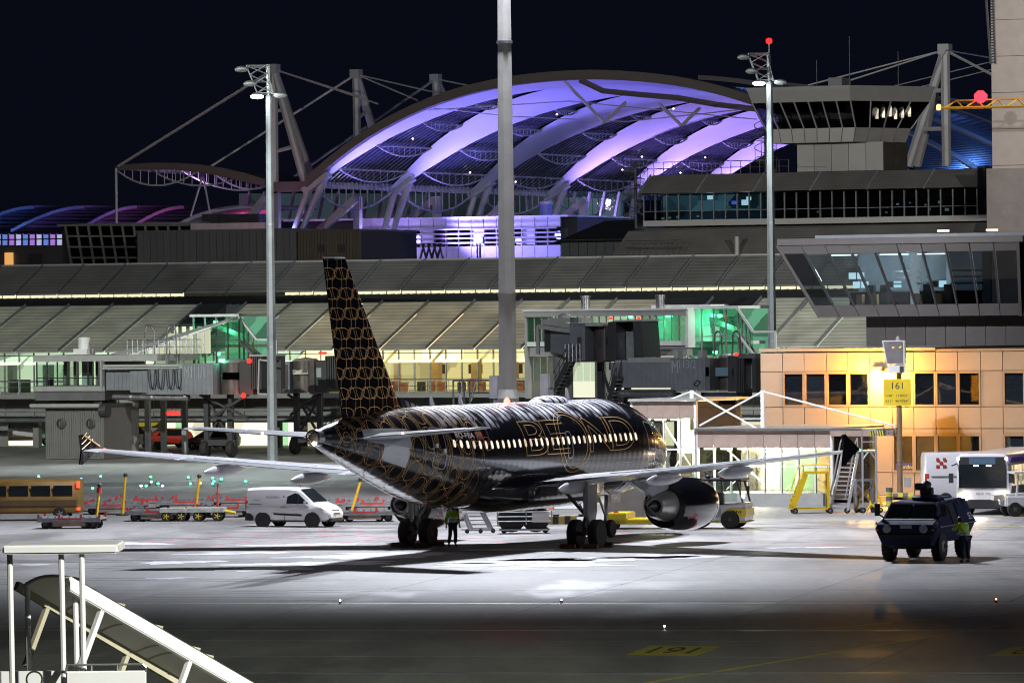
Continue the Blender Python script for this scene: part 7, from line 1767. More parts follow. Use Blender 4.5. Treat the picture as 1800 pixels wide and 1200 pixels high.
# --- white panel van with red chequers, behind the armoured car
q = gnd(1722, 888)
pv_ = T('panel_van', 'high roofed white van with red chequer squares parked at office wing', 'van', q, radians(178))
secs = [(-2.75, .45, 1.3, 2.5, .85, .95, .8), (-2.7, .38, 1.3, 2.62, .92, 1.0, .86), (1.0, .36, 1.3, 2.66, .92, 1.0, .86), (1.5, .36, 1.3, 2.45, .92, 1.0, .84), (2.1, .36, 1.25, 1.62, .92, .98, .84), (2.7, .42, 1.05, 1.18, .85, .9, .74)]
# drawn with its tail to the left of the picture
pv_.e.rotation_euler = (0, 0, radians(4))
body = shell(pv_, 'body', secs, M_VANW)
for i, (a_, b_) in enumerate(((0, 0), (2, 0), (1, 1), (0, 2), (2, 2))):
    x0, z0 = -2.25 + a_ * .165, 1.86 + (2 - b_) * .17
    pv_.part('red_square', MB().box(x0, x0 + .16, -.975 + (z0 - 1.3) * .02, -.955, z0, z0 + .16), M_REDP, body)
pv_.part('side_strip', MB().box(-2.5, .5, -1.02, -.995, 1.45, 1.5), M_CLAD, body); pv_.part('tail_light', MB().box(-2.79, -2.6, -.98, -.85, .95, 1.6), M_REDP, body)
pv_.part('windscreen', MB().hexa([(1.5, -.8, 2.38), (1.5, .8, 2.38), (2.1, .85, 1.66), (2.1, -.85, 1.66), (1.54, -.8, 2.42), (1.54, .8, 2.42), (2.15, .85, 1.68), (2.15, -.85, 1.68)]), M_VGL, body)
for x in (-1.8, 1.75):
    for s in (1, -1): wheel(pv_, x, s * .88, .34, .22)
# --- white apron bus facing us
q = gnd(1728, 905)
bs = T('apron_bus', 'white apron bus with headlights on facing the armoured car', 'bus', q, radians(-107))
secs = [(0, .35, 1.15, 2.75, 1.2, 1.25, 1.15), (-.05, .32, 1.15, 2.85, 1.22, 1.27, 1.2), (-11, .32, 1.15, 2.9, 1.22, 1.27, 1.2), (-11.1, .4, 1.15, 2.8, 1.15, 1.2, 1.1)]
body = shell(bs, 'body', secs, M_VANW)
bs.part('windscreen', MB().box(.0, .04, -1.12, 1.12, 1.25, 2.35), M_VGL, body); bs.part('destination_band', MB().box(.02, .05, -1.1, 1.1, 2.36, 2.7), M_PLAST, body); bs.part('destination_screen', MB().box(.05, .07, -.62, .62, 2.36, 2.66), E('bus_screen', (.16, .26, .42), .5), body)
bs.part('front_bumper', MB().box(-.02, .1, -1.2, 1.2, .3, .72), M_PLAST, body, bevel=.04)
for s in (1, -1):
    bs.part('headlight', MB().lathe([(.12, 0), (.14, .04)], (.08, s * .88, .78), (1, 0, 0), 14), E('bus_headlight', (1, .85, .65), 60 if s > 0 else 6), body)
    bs.part('interior_lamp', MB().box(.045, .06, s * .3 - .12, s * .3 + .12, 2.26, 2.32), E('bus_inner_lamp', (1, .97, .9), 4), body); bs.part('top_lamp', MB().lathe([(.07, 0), (.08, .04)], (.05, s * 1.14, 2.62), (1, 0, 0), 8), E('bus_top_lamp', (1, .9, .95), 8), body)
    bs.part('mirror', MB().tube((.0, s * 1.2, 2.4), (.35, s * 1.38, 2.3), .03, 6).box(.28, .4, s * 1.42 - .1, s * 1.42 + .1, 1.5, 1.95), M_PLAST, body)
    for k in range(6): bs.part('side_window', MB().box(-1.9 - 1.6 * k, -.5 - 1.6 * k, s * 1.262 - .012, s * 1.262 + .012, 1.35, 2.3), E('bus_side_light', (1, .75, .42), .7, .9, 2.2) if s > 0 else M_VGL, body)
    bs.part('side_stripe', MB().box(-10.5, -.3, s * 1.24 - .012, s * 1.24 + .03, 2.42, 2.66), M('stripe_violet', (.2, .1, .5), .4), body)
    for x in (-2.3, -8.2): wheel(bs, x, s * 1.1, .48, .28)
letter(bs, 'front_mark', 'M AIR', (.012, .35, .95), (0, -1, 0), (0, 0, 1), .7, .1, M('mark_grey', (.25, .25, .3), .5), body)
lamp('bus_beam', 'SPOT', (q.x - .4, q.y - 1.2, .8), 500, (1, .72, .45), None, (q.x - 6, q.y - 22, 0), 70, .5, .1)
# --- white loader cut by the picture edge
q = gnd(1800, 906)
ld_ = T('belt_loader', 'white belt loader with grey conveyor beside the white apron bus', 'belt loader', q, radians(186))
lb = ld_.part('body', MB().box(-2, 1.0, -.95, .95, .45, .95), M_VANW, bevel=.06)
ld_.part('conveyor', MB().hexa([(-2.5, -.5, 1.0), (1.5, -.5, .75), (1.5, .5, .75), (-2.5, .5, 1.0), (-2.5, -.5, 1.25), (1.5, -.5, .95), (1.5, .5, .95), (-2.5, .5, 1.25)]), M_CLAD, lb)
ld_.part('cab_frame', MB().bar((-.4, -.8, .9), (-.4, -.8, 1.95), .08).bar((.5, -.8, .9), (.4, -.8, 1.95), .08).bar((-.4, .8, .9), (-.4, .8, 1.95), .08).bar((.5, .8, .9), (.4, .8, 1.95), .08).box(-.6, .6, -.9, .9, 1.95, 2.05), M_VANW, lb); ld_.part('cab_glass', MB().box(-.38, .4, .8, .82, 1.1, 1.9), GLASS, lb)
for x in (-1.5, .6):
    for s in (1, -1): wheel(ld_, x, s * .85, .34, .25, lb, M_CLADD)
ld_.part('turn_signal', MB().lathe([(.05, 0), (.07, .05)], (1.0, .7, 1.0), (1, 0, 0), 8), E('loader_amber', (1, .45, .1), 6), lb)
# --- ochre apron van passing behind the dollies
q = gnd(48, 914)
oc = T('ochre_minibus', 'ochre yellow minibus with red rear lamps passing behind the dollies', 'minibus', q, radians(176))
secs = [(-2.6, .4, 1.1, 1.85, .85, .92, .78), (-2.55, .34, 1.1, 1.95, .9, .96, .8), (1.4, .34, 1.1, 1.98, .9, .96, .8), (1.9, .34, 1.1, 1.7, .9, .96, .78), (2.4, .36, 1.0, 1.2, .88, .92, .78), (2.9, .45, .8, .9, .8, .84, .7)]
body = shell(oc, 'body', secs, M('ochre_paint', (.20, .115, .025), .5, var=.2))
for k in range(4): oc.part('side_window', MB().box(-2.3 + 1.05 * k, -1.4 + 1.05 * k, .93, .955, 1.18, 1.66), M_VGL, body)
oc.part('tail_light', MB().box(-2.64, -2.5, .75, .93, 1.55, 1.85), E('brake_light', (1, .05, .02), 4), body); oc.part('tail_light', MB().box(-2.64, -2.5, .75, .93, .5, .62), E('brake_light', (1, .05, .02), 4), body)
oc.part('side_band', MB().box(-2.5, 1.6, .955, .972, .72, .98), M('band_dark', (.1, .06, .03), .5), body)
for x in (-1.7, 1.8):
    for s in (1, -1): wheel(oc, x, s * .85, .33, .22)
# ------------------------------------------------------------------ things by the far left bridge
def simple_at(px, py): return gnd(px, py)
q = gnd(38, 783)
mb_ = T('white_minibus', 'white minibus with a dark window band beside the utility hut', 'minibus', q, radians(2))
secs = [(-2.9, .5, 1.2, 2.3, .9, 1.0, .85), (-2.8, .4, 1.2, 2.45, .95, 1.0, .9), (2.0, .4, 1.2, 2.45, .95, 1.0, .9), (2.6, .4, 1.1, 1.6, .95, 1.0, .85), (3.1, .5, .95, 1.1, .85, .9, .75)]
body = shell(mb_, 'body', secs, M_VANW); mb_.part('window_band', MB().box(-2.2, 1.6, -1.01, -.985, 1.3, 2.0), M_VGL, body); mb_.part('side_glow_strip', MB().box(-2.8, 2.6, -1.03, -1.0, .55, .63), M('orange_strip', (.8, .35, .1), .4), body)
for x in (-1.9, 1.9):
    for s in (1, -1): wheel(mb_, x, s * .85, .36, .22)
v = 341.0
hu = TG('utility_hut', 'dark corrugated utility hut with round vents under the bridge end room', 'hut', uu(130, 740, v), v)
hz0, hz1 = 0, zz(130, 716, v)
hu.box('wall', uu(80, 740, v), uu(182, 740, v), v, v + 4, 0, hz1, M('hut_grey', (.15, .145, .14), .5))
rb = MB()
for k in range(26): a_ = uu(80, 740, v) + (uu(182, 740, v) - uu(80, 740, v)) * (k + .5) / 26; rb.box(a_ - .03, a_ + .03, v - .04, v - .002, .1, hz1 - .1)
hu.part('wall_rib', rb, M('hut_grey', (.15, .145, .14), .5), stuff=True)
for px_ in (108, 160): hu.part('round_vent', MB().lathe([(.36, -.02), (.36, .06), (.28, .08), (.26, .02)], (uu(px_, 740, v), v - .02, hz1 - 1.1), (0, -1, 0), 18), M_BRD)
hu.part('roof_edge', MB().tube((uu(60, 712, v), v - .5, hz1 + .12), (uu(184, 712, v), v - .5, hz1 + .12), .16, 10), M_CLAD, smooth=40); hu.box('roof', uu(62, 712, v), uu(184, 712, v), v - .4, v + 4, hz1, hz1 + .24, M_BRD)
hu.part('hose_reel', MB().lathe([(.5, 0), (.5, .5)], (uu(186, 720, v), v - .6, hz1 - .2), (1, 0, 0), 18), M_BRD)
q = gnd(125, 795)
bt = T('baggage_tractor', 'white baggage tractor with yellow safety rails before the utility hut', 'tractor', q, radians(-4))
b_ = bt.part('body', MB().box(-1.5, 1.6, -.7, .7, .35, .9).box(-1.5, -.6, -.7, .7, .9, 1.2), M_VANW, bevel=.06)
bt.part('safety_rail', MB().path([(-.9, -.65, .9), (-.9, -.65, 1.75), (1.3, -.65, 1.75), (1.3, -.65, .9)], .04, 6).path([(-.9, .65, .9), (-.9, .65, 1.75), (1.3, .65, 1.75), (1.3, .65, .9)], .04, 6).tube((-.9, -.65, 1.4), (1.3, -.65, 1.4), .03, 6).tube((.2, -.65, .9), (.2, -.65, 1.75), .03, 6).tube((-.9, -.65, 1.75), (-.9, .65, 1.75), .03, 6), M('rail_yellow', (.6, .4, .03), .5), b_)
bt.part('cover_arch', MB().path([(-.8, 0, 1.8), (-.4, 0, 2.0), (.4, 0, 2.0), (.9, 0, 1.8)], .09, 6), M_WHITE, b_); bt.part('seat', MB().box(.0, .4, -.3, .3, .9, 1.35), M_DARK, b_)
for x in (-1.0, 1.1):
    for s in (1, -1): wheel(bt, x, s * .62, .34, .22, b_, M_CLADD)
q = gnd(214, 792)
yc = T('yellow_canopy_cart', 'dark baggage cart with bright yellow canopy roof between column and hut', 'cart', q, radians(-4))
for x0, dy in ((-1.5, 0), (.2, 1.6)):
    b_ = yc.part('cart_bed', MB().box(x0, x0 + 2.6, -.8 + dy, .8 + dy, .4, .6), M_BRD)
    yc.part('canopy', MB().hexa([(x0 - .1, -.9 + dy, 1.75), (x0 + 2.7, -.9 + dy, 1.75), (x0 + 2.7, .9 + dy, 1.75), (x0 - .1, .9 + dy, 1.75), (x0 + .2, -.6 + dy, 2.0), (x0 + 2.4, -.6 + dy, 2.0), (x0 + 2.4, .6 + dy, 2.0), (x0 + .2, .6 + dy, 2.0)]), M_YEL, b_)
    yc.part('curtain', MB().box(x0 + .02, x0 + 1.5, -.83 + dy, -.8 + dy, .6, 1.75), M('curtain_dark', (.05, .04, .02), .6), b_); yc.part('corner_post', MB().bar((x0 + 2.55, -.8 + dy, .6), (x0 + 2.55, -.8 + dy, 1.75), .08).bar((x0 + .05, -.8 + dy, .6), (x0 + .05, -.8 + dy, 1.75), .08), M('rail_yellow', (.6, .4, .03), .5), b_)
    for x in (x0 + .4, x0 + 2.2): wheel(yc, x, -.7 + dy, .25, .16, b_, M_CLADD); wheel(yc, x, .7 + dy, .25, .16, b_, M_CLADD)
def car(px, py, mat, label, rz, lit=0):
    q = gnd(px, py); t = T('parked_car', label, 'car', q, rz)
    secs = [(-2.0, .35, .75, .95, .7, .78, .6), (-1.9, .28, .82, 1.15, .78, .84, .62), (-1.4, .25, .86, 1.42, .8, .86, .58), (.2, .25, .88, 1.46, .8, .86, .58), (.75, .25, .88, 1.2, .8, .86, .62), (1.1, .25, .86, .95, .8, .85, .7), (1.8, .3, .7, .8, .74, .8, .62), (2.0, .36, .6, .66, .66, .7, .5)]
    b = shell(t, 'body', secs, mat); panel_side(t, 'side_window', [(-1.5, .92), (-1.3, 1.33), (.2, 1.36), (.8, .92)], lambda x, z: .87 - max(0, z - .9) * .45, M_VGL, b)
    t.part('windscreen', MB().hexa([(.3, -.56, 1.40), (.3, .56, 1.40), (1.05, .68, .94), (1.05, -.68, .94), (.33, -.56, 1.43), (.33, .56, 1.43), (1.09, .68, .97), (1.09, -.68, .97)]), M_VGL, b)
    for s in (1, -1):
        t.part('headlight', MB().box(1.82, 1.95, s * .58 - .14, s * .58 + .14, .58, .72), E('car_headlight', (1, .9, .8), 3) if lit else M_LAMPG, b); t.part('tail_light', MB().box(-2.02, -1.9, s * .62 - .12, s * .62 + .12, .75, .9), M_REDP, b)
        for x in (-1.25, 1.25): wheel(t, x, s * .74, .31, .2)
car(289, 787, M('car_red', (.6, .05, .03), .3, coat=.6), 'red hatchback parked between the terminal columns', radians(195), 1)
car(268, 778, M('car_black', (.02, .025, .03), .25, coat=.6), 'dark car parked behind the yellow canopied cart', radians(185))
car(372, 790, M('car_grey', (.12, .13, .15), .25, coat=.6), 'dark grey car under the passenger bridge cab', radians(170))
t = T('traffic_signal_lamps', 'pair of red warning lamps hanging below the terminal ledge', 'signal lamps', at(302, 726, 408), 0)
t.part('beam', MB().box(-.7, .7, -.05, .05, -.05, .05), M_BRD); t.part('hanger', MB().tube((0, 0, 0), (0, 0, 1.2), .03, 6), M_BRD)
for x in (-.4, -.1, .15, .45): t.part('red_lamp', MB().lathe([(.1, 0), (.16, .06), (.1, .14)], (x, -.06, 0), (0, -1, 0), 10), E_REDL)
t.e.location.z = max(t.e.location.z, 1.9)
for px_ in (172, 258, 286, 323): 
    v = 352.0; t = TG('terminal_column', 'plain grey steel column carrying the bridge approach', 'column', uu(px_, 740, v), v, 0, 'columns under the bridge approach'); t.part('shaft', MB().box(uu(px_ - 4, 740, v), uu(px_ + 4, 740, v), v, v + .3, .15, zz(px_, 702, v)), M_CLAD); t.part('base_plate', MB().box(uu(px_ - 7, 740, v), uu(px_ + 7, 740, v), v - .15, v + .45, 0, .15), M_CLADD)
# ------------------------------------------------------------------ baggage dollies
def make_dolly(label, loc, rz, L_=2.9, W_=1.7):
    t = T('container_dolly', label, 'dolly', loc, rz, 'container dollies parked in rows')
    f = t.part('frame', MB().box(-L_ / 2, L_ / 2, -W_ / 2, W_ / 2, .42, .5).bar((-L_ / 2, -W_ / 2, .36), (L_ / 2, -W_ / 2, .36), .1).bar((-L_ / 2, W_ / 2, .36), (L_ / 2, W_ / 2, .36), .1).box(-.25, .25, -W_ / 2, W_ / 2, .22, .42), M('dolly_steel', (.24, .24, .25), .5, .4, var=.3))
    ro = MB()
    for k in range(9): x = -L_ / 2 + L_ * (k + .5) / 9; ro.tube((x, -W_ / 2 + .05, .53), (x, W_ / 2 - .05, .53), .045, 8)
    t.part('rollers', ro, M_GALV, f, stuff=True)
    for x, y in ((-L_ / 2, -W_ / 2), (L_ / 2 - .1, -W_ / 2), (-L_ / 2, W_ / 2 - .1), (L_ / 2 - .1, W_ / 2 - .1), (-.5, -W_ / 2), (.5, -W_ / 2)): t.part('red_stop', MB().box(x, x + .1, y, y + .1, .5, .66), M_REDP, f)
    t.part('side_board', MB().box(-.55, .55, -W_ / 2 - .03, -W_ / 2 - .005, .3, .5), M_REDP, f); t.part('rust_board', MB().box(-.75, .75, -W_ / 2 - .02, -W_ / 2 + .01, .12, .3), M('dolly_rust', (.25, .2, .16), .7, var=.4), f)
    for x in (-L_ / 2 + .35, -L_ / 2 + .75, L_ / 2 - .75, L_ / 2 - .35):
        for y in (-W_ / 2 + .2, W_ / 2 - .2): wheel(t, x, y, .2, .14, f, M_CLADD)
    return t
dl = make_dolly('empty steel container dolly alone on the apron, red stops on deck', gnd(127, 928), radians(-6))
dl_spots = [((282, 915), -8, 'steel container dolly beside a long low white trailer'), ((205, 903), -5, 'steel dolly behind the lone front dolly'), ((402, 908), -4, 'steel dolly close behind the white delivery van'), ((330, 897), -7, 'steel dolly below a raised yellow drawbar'), ((258, 893), -3, 'steel dolly at the back of the parked rows'), ((420, 893), -6, 'steel dolly at the back, nearest the van roof'), ((640, 916), 3, 'steel dolly between the van nose and far engine'), ((655, 900), 0, 'steel dolly behind the far engine exhaust'), ((612, 897), -2, 'steel dolly behind the van bonnet'), ((150, 898), -6, 'steel dolly between the minibus and parked rows')]
for (x, y), r, lab in dl_spots: copy_tree(dl.e, gnd(x, y), radians(r), lab)
# long low trailer
t = T('flat_trailer', 'long low worn white flatbed trailer among the dollies', 'trailer', gnd(340, 915), radians(-4))
f = t.part('deck', MB().box(-1.5, 1.5, -.7, .7, .42, .62), M('worn_white', (.5, .5, .46), .6, var=.35, scale=4))
for x in (-1.2, -.5, .3, 1.2):
    for y in (-.6, .6): wheel(t, x, y, .24, .16, f, M_YEL)
t.part('hitch', MB().tube((1.5, 0, .45), (2.0, 0, .35), .08, 8), M_YEL, f)
# raised drawbars standing on dollies
for k, (x, y, top, lean_, lab) in enumerate(((167, 908, 856, .15, 'raised yellow drawbar with red collar above front dolly'), (215, 888, 838, .10, 'tall raised yellow drawbar rising left of the long trailer'), (343, 888, 840, .13, 'raised yellow drawbar rising above the long white trailer'), (616, 886, 846, .32, 'raised yellow drawbar leaning beyond the delivery van'))):
    Y_ = gnd(x, y + 18).y; p0, p1 = at(x, y, Y_), at(x + lean_ * 55, top, Y_)
    b0 = Vector((p0.x, p0.y, 0))
    t = T('raised_drawbar', lab, 'drawbar', b0, 0, 'raised yellow drawbars')
    t.part('bar', MB().tube((0, 0, 0), p1 - b0, .075, 8, .06), M('drawbar_yellow', (.75, .42, .02), .45)); t.part('towing_eye', MB().lathe([(.05, 0), (.1, .05), (.1, .14), (.05, .2)], p1 - b0, n=8), M_BRD); t.part('foot', MB().box(-.3, .3, -.25, .25, 0, .08), M_BRD)
    if k in (0,): t.part('red_collar', MB().lathe([(.12, -.25), (.12, .0)], p1 - b0, (p1 - b0), 8), M_REDP)
t = T('red_jack_stand', 'thin red stand pole among the dollies left of the van', 'jack stand', gnd(383, 905), 0)
t.part('pole', MB().tube((0, 0, 0), (0, 0, 1.35), .05, 6), M_REDP); t.part('cross', MB().tube((-.15, 0, 1.0), (.15, 0, 1.0), .03, 6).box(-.05, .05, -.05, .05, 1.35, 1.5), M_BRD); t.part('foot', MB().box(-.3, .3, -.3, .3, 0, .05), M_BRD)
# ------------------------------------------------------------------ ground equipment under the aircraft
t = T('boarding_steps', 'small metal service steps under the fuselage beside the worker', 'steps', gnd(842, 936), radians(10))
f = t.part('stringer', MB().bar((-.75, -.4, 1.1), (-.35, -.4, .12), .04, .1).bar((-.75, .4, 1.1), (-.35, .4, .12), .04, .1).bar((.05, -.4, 1.1), (.55, -.4, .12), .05, .12).bar((.05, .4, 1.1), (.55, .4, .12), .05, .12), M_GALV)
for k in range(6): zt_ = .2 + .17 * k; x = -.35 - .07 * k; t.part('tread', MB().box(-.7 + .06 * (6 - k), .55 - .085 * k, -.42, -.38, zt_, zt_ + .05), M_GALV, f)
t.part('base_rail', MB().box(-.7, .65, -.45, -.4, .1, .16).box(-.7, .65, .4, .45, .1, .16), M_GALV, f)
for x in (-.6, .0, .55): wheel(t, x, -.42, .1, .06, f, M_CLADD)
t = T('hose_trailer', 'low trailer with two big black hose drums and metal rails', 'trailer', gnd(922, 937), radians(-2))
f = t.part('bed', MB().box(-1.1, 1.1, -.5, .5, .14, .2), M_GALV)
for x in (-.55, .5):
    t.part('hose_drum', MB().lathe([(.3, -.4), (.56, -.4), (.6, -.3), (.6, .3), (.56, .4), (.3, .4)], (x, 0, .66), (0, 1, .0), 26), M_TYRE, f, smooth=40)
t.part('rail', MB().path([(-1.15, -.55, .55), (1.2, -.55, .55)], .025, 5).path([(-1.15, -.55, .75), (1.2, -.55, .75)], .025, 5).path([(-1.15, -.55, .95), (1.2, -.55, .95)], .025, 5).path([(1.2, -.55, .4), (1.2, -.55, 1.0)], .03, 5).path([(-1.15, -.55, .4), (-1.15, -.55, 1.0)], .03, 5).path([(.1, -.55, .4), (.1, -.55, 1.0)], .03, 5).path([(1.2, -.55, .95), (1.3, .3, .95)], .025, 5), M_GALV, f); t.part('side_plate', MB().box(.35, 1.1, -.58, -.56, .5, .92), M_VANW, f)
for x in (-.9, .9): wheel(t, x, .4, .14, .1, f, M_CLADD)
t = T('equipment_container', 'plain grey brown container beyond the nose wheel', 'container', gnd(1098, 916), radians(-8))
c_ = t.part('body', MB().box(-.95, .95, 0.05, 1.6, .1, 1.75), M('container_grey', (.30, .27, .25), .6)); t.part('door', MB().box(-.85, .85, .02, .05, .2, 1.65), M('container_door', (.26, .23, .21), .6), c_); t.part('skid', MB().box(-.9, -.7, .1, 1.5, 0, .1).box(.7, .9, .1, 1.5, 0, .1), M_BRD, c_)
t = T('shutter_cabinet', 'white louvred cabinet beside the grey container under the wing', 'cabinet', gnd(1120, 912), radians(-8))
c_ = t.part('case', MB().box(-.3, .5, .3, .9, .05, 1.8), M_WHITE)
for k in range(16): t.part('slat', MB().box(-.28, .48, .27, .3, .15 + k * .1, .22 + k * .1), M_WHITE, c_)
t.part('plinth', MB().box(-.3, .5, .3, .9, 0, .05), M_BRD)
t = T('barrier_block', 'low black and yellow striped barrier block behind the right main gear', 'barrier', gnd(975, 921), radians(-3))
for k in range(7): t.part('stripe', MB().box(-.9 + k * .27, -.63 + k * .27, 0, .4, 0, .36), M_PK if k % 2 else M('barrier_ochre', (.5, .36, .1), .6))
t = T('ground_power_unit', 'white ground power unit with red corner behind the main landing gear', 'power unit', gnd(1000, 908), radians(4))
c_ = t.part('case', MB().box(-.7, .7, 0, 1.2, .35, 1.25), M_WHITE, bevel=.04); t.part('skirt', MB().box(-1.0, .8, -.1, 1.25, .12, .36), M_CLAD, c_); t.part('red_corner', MB().box(-.95, -.75, -.05, .2, .36, 1.2), M('corner_orange', (.7, .15, .05), .5), c_); t.part('panel', MB().box(.1, .4, -.02, -.005, .7, 1.0), M_DARK, c_)
for x in (-.6, .6): wheel(t, x, .1, .18, .12, c_, M_CLADD)
t.part('power_cable', MB().path([(.4, 0, .9), (.6, -.1, .4), (.9, -.15, .2), (1.2, -.1, .3)], .04, 6), M_TYRE, c_)
t = T('conveyor_frame', 'yellow and black ground loader frame seen under the fuselage', 'loader', gnd(880, 915), radians(0))
c_ = t.part('body', MB().box(-2.3, 2.0, 0, .8, .45, .75), M_YEL); t.part('stripe_strip', MB().box(-2.3, 2.0, -.02, -.004, .5, .62), M_BRD, c_)
for k in range(7): t.part('rail_post', MB().box(-2.1 + k * .6, -2.0 + k * .6, .1, .2, .75, 1.1), M_YEL, c_)
for x in (-1.8, 1.5): wheel(t, x, .1, .24, .2, c_, M_CLADD)
# ------------------------------------------------------------------ maintenance stairs by the glazed hall
M_STY = M('stairs_yellow', (.78, .52, .01), .45, var=.08)
q = gnd(1425, 902); s_ = F / q.y
t = T('yellow_maintenance_stairs', 'yellow wheeled maintenance stairs with platform before the glazed hall', 'stairs', q, radians(2))
X = lambda px: (px - 1425) / s_; Zq = lambda py: max(0.0, CAMZ - (py - HOR + .01 * 525) / s_)
f = t.part('stringer', MB().bar((X(1391), -.45, .2), (X(1415), -.45, Zq(832)), .06, .28).bar((X(1391), .45, .2), (X(1415), .45, Zq(832)), .06, .28), M_STY)
for k in range(8): a_ = k / 8; t.part('tread', MB().box(X(1391 + 24 * a_) - .13, X(1391 + 24 * a_) + .13, -.42, .42, .25 + (Zq(832) - .3) * a_, .29 + (Zq(832) - .3) * a_), M_GALV, f)
t.part('platform', MB().box(X(1411), X(1457), -.5, .5, Zq(832), Zq(828)), M_STY, f)
t.part('guard_rail', MB().path([(X(1411), -.48, Zq(828)), (X(1411), -.48, Zq(817)), (X(1457), -.48, Zq(817)), (X(1457), -.48, Zq(829)), (X(1457), .48, Zq(829)), (X(1457), .48, Zq(817)), (X(1411), .48, Zq(817))], .03, 6).tube((X(1432), -.48, Zq(829)), (X(1432), -.48, Zq(817)), .03, 6).path([(X(1386), -.5, .9), (X(1402), -.5, Zq(819)), (X(1411), -.5, Zq(817))], .03, 6).path([(X(1386), -.5, .9), (X(1390), -.5, .4)], .03, 6), M_STY, f)
t.part('support_leg', MB().bar((X(1455), -.45, .25), (X(1455), -.45, Zq(831)), .1).bar((X(1455), .45, .25), (X(1455), .45, Zq(831)), .1).bar((X(1448), -.45, Zq(845)), (X(1457), -.45, .35), .06), M_STY, f); t.part('base_rail', MB().bar((X(1391), -.45, .22), (X(1458), -.45, .22), .08).bar((X(1391), .45, .22), (X(1458), .45, .22), .08), M_STY, f)
for x, y in ((1396, -.5), (1458, -.5), (1396, .5), (1458, .5)): wheel(t, X(x), y, .14, .09, f, M_GALV)
t = T('silver_ladder_stairs', 'tall silver aluminium rolling ladder leaning up beside the wingtip', 'ladder', q, radians(2))
M_ALU = M('aluminium', (.62, .62, .66), .35, .6, var=.08)
lb0, lb1 = (1463, .1), (1494, 785)
f = t.part('stringer', MB().bar((X(1461), .35, .15), (X(1484), .35, Zq(795)), .09, .12).bar((X(1489), -.35, .15), (X(1508), -.35, Zq(797)), .12, .26), M_ALU)
for k in range(12): a_ = k / 12; t.part('rung', MB().bar((X(1461.5 + 23 * a_), .33, .25 + (Zq(797) - .3) * a_), (X(1489 + 19 * a_), -.33, .25 + (Zq(797) - .3) * a_), .06), M_ALU, f)
t.part('hand_rail', MB().path([(X(1461), .4, .8), (X(1480), .4, Zq(778)), (X(1484), .4, Zq(770)), (X(1486), .4, Zq(792))], .035, 6).path([(X(1485), -.4, .7), (X(1503), -.4, Zq(780)), (X(1507), -.4, Zq(770)), (X(1508), -.4, Zq(796))], .035, 6), M_ALU, f); t.part('platform', MB().box(X(1484), X(1538), -.4, .4, Zq(795), Zq(791.5)), M_ALU, f); t.part('top_rail', MB().path([(X(1515), -.38, Zq(791)), (X(1515), -.38, Zq(756)), (X(1540), -.38, Zq(756)), (X(1540), -.38, Zq(791))], .035, 6).tube((X(1515), -.38, Zq(777)), (X(1540), -.38, Zq(777)), .03, 6), M_ALU, f); t.part('rear_post', MB().tube((X(1516), -.38, .15), (X(1516), -.38, Zq(791)), .05, 8).tube((X(1540), -.38, .15), (X(1540), -.38, Zq(791)), .05, 8).tube((X(1516), -.38, Zq(808)), (X(1526), -.38, Zq(795)), .04, 6).tube((X(1540), -.38, Zq(808)), (X(1530), -.38, Zq(795)), .04, 6), M_ALU, f)
for x, y in ((1488, -.4), (1460, .4), (1516, -.4), (1540, -.4)): wheel(t, X(x), y, .14, .08, f, M_GALV)
q2 = gnd(1522, 900)
t = T('scaffold_tower', 'low aluminium scaffold with slanting yellow outrigger legs', 'scaffold', q2, radians(2))
X2 = lambda px: (px - 1522) / s_
f = t.part('frame', MB().box(X2(1503), X2(1537), -.4, .4, Zq(847), Zq(843)).tube((X2(1504), -.4, 0.1), (X2(1504), -.4, Zq(845)), .05, 6).tube((X2(1533), -.4, .1), (X2(1533), -.4, Zq(845)), .05, 6).tube((X2(1504), .4, .1), (X2(1504), .4, Zq(845)), .05, 6).tube((X2(1533), .4, .1), (X2(1533), .4, Zq(845)), .05, 6).tube((X2(1504), -.4, .3), (X2(1533), -.4, Zq(850)), .03, 5).tube((X2(1533), -.4, .3), (X2(1504), -.4, Zq(850)), .03, 5), M_ALU)
t.part('outrigger', MB().tube((X2(1517), -.5, Zq(851)), (X2(1503), -.8, .15), .05, 8).tube((X2(1535), -.5, Zq(851)), (X2(1548), -.7, .3), .06, 8).tube((X2(1521), -.6, Zq(862)), (X2(1528), -.9, .4), .05, 8).tube((X2(1528), -.9, .4), (X2(1546), -1.0, .12), .05, 8).tube((X2(1528), -.9, .4), (X2(1520), -1.0, .12), .05, 8), M_STY, f)
for x in (1504, 1512, 1533, 1546): wheel(t, X2(x), -.5, .12, .08, f, M_CLADD)
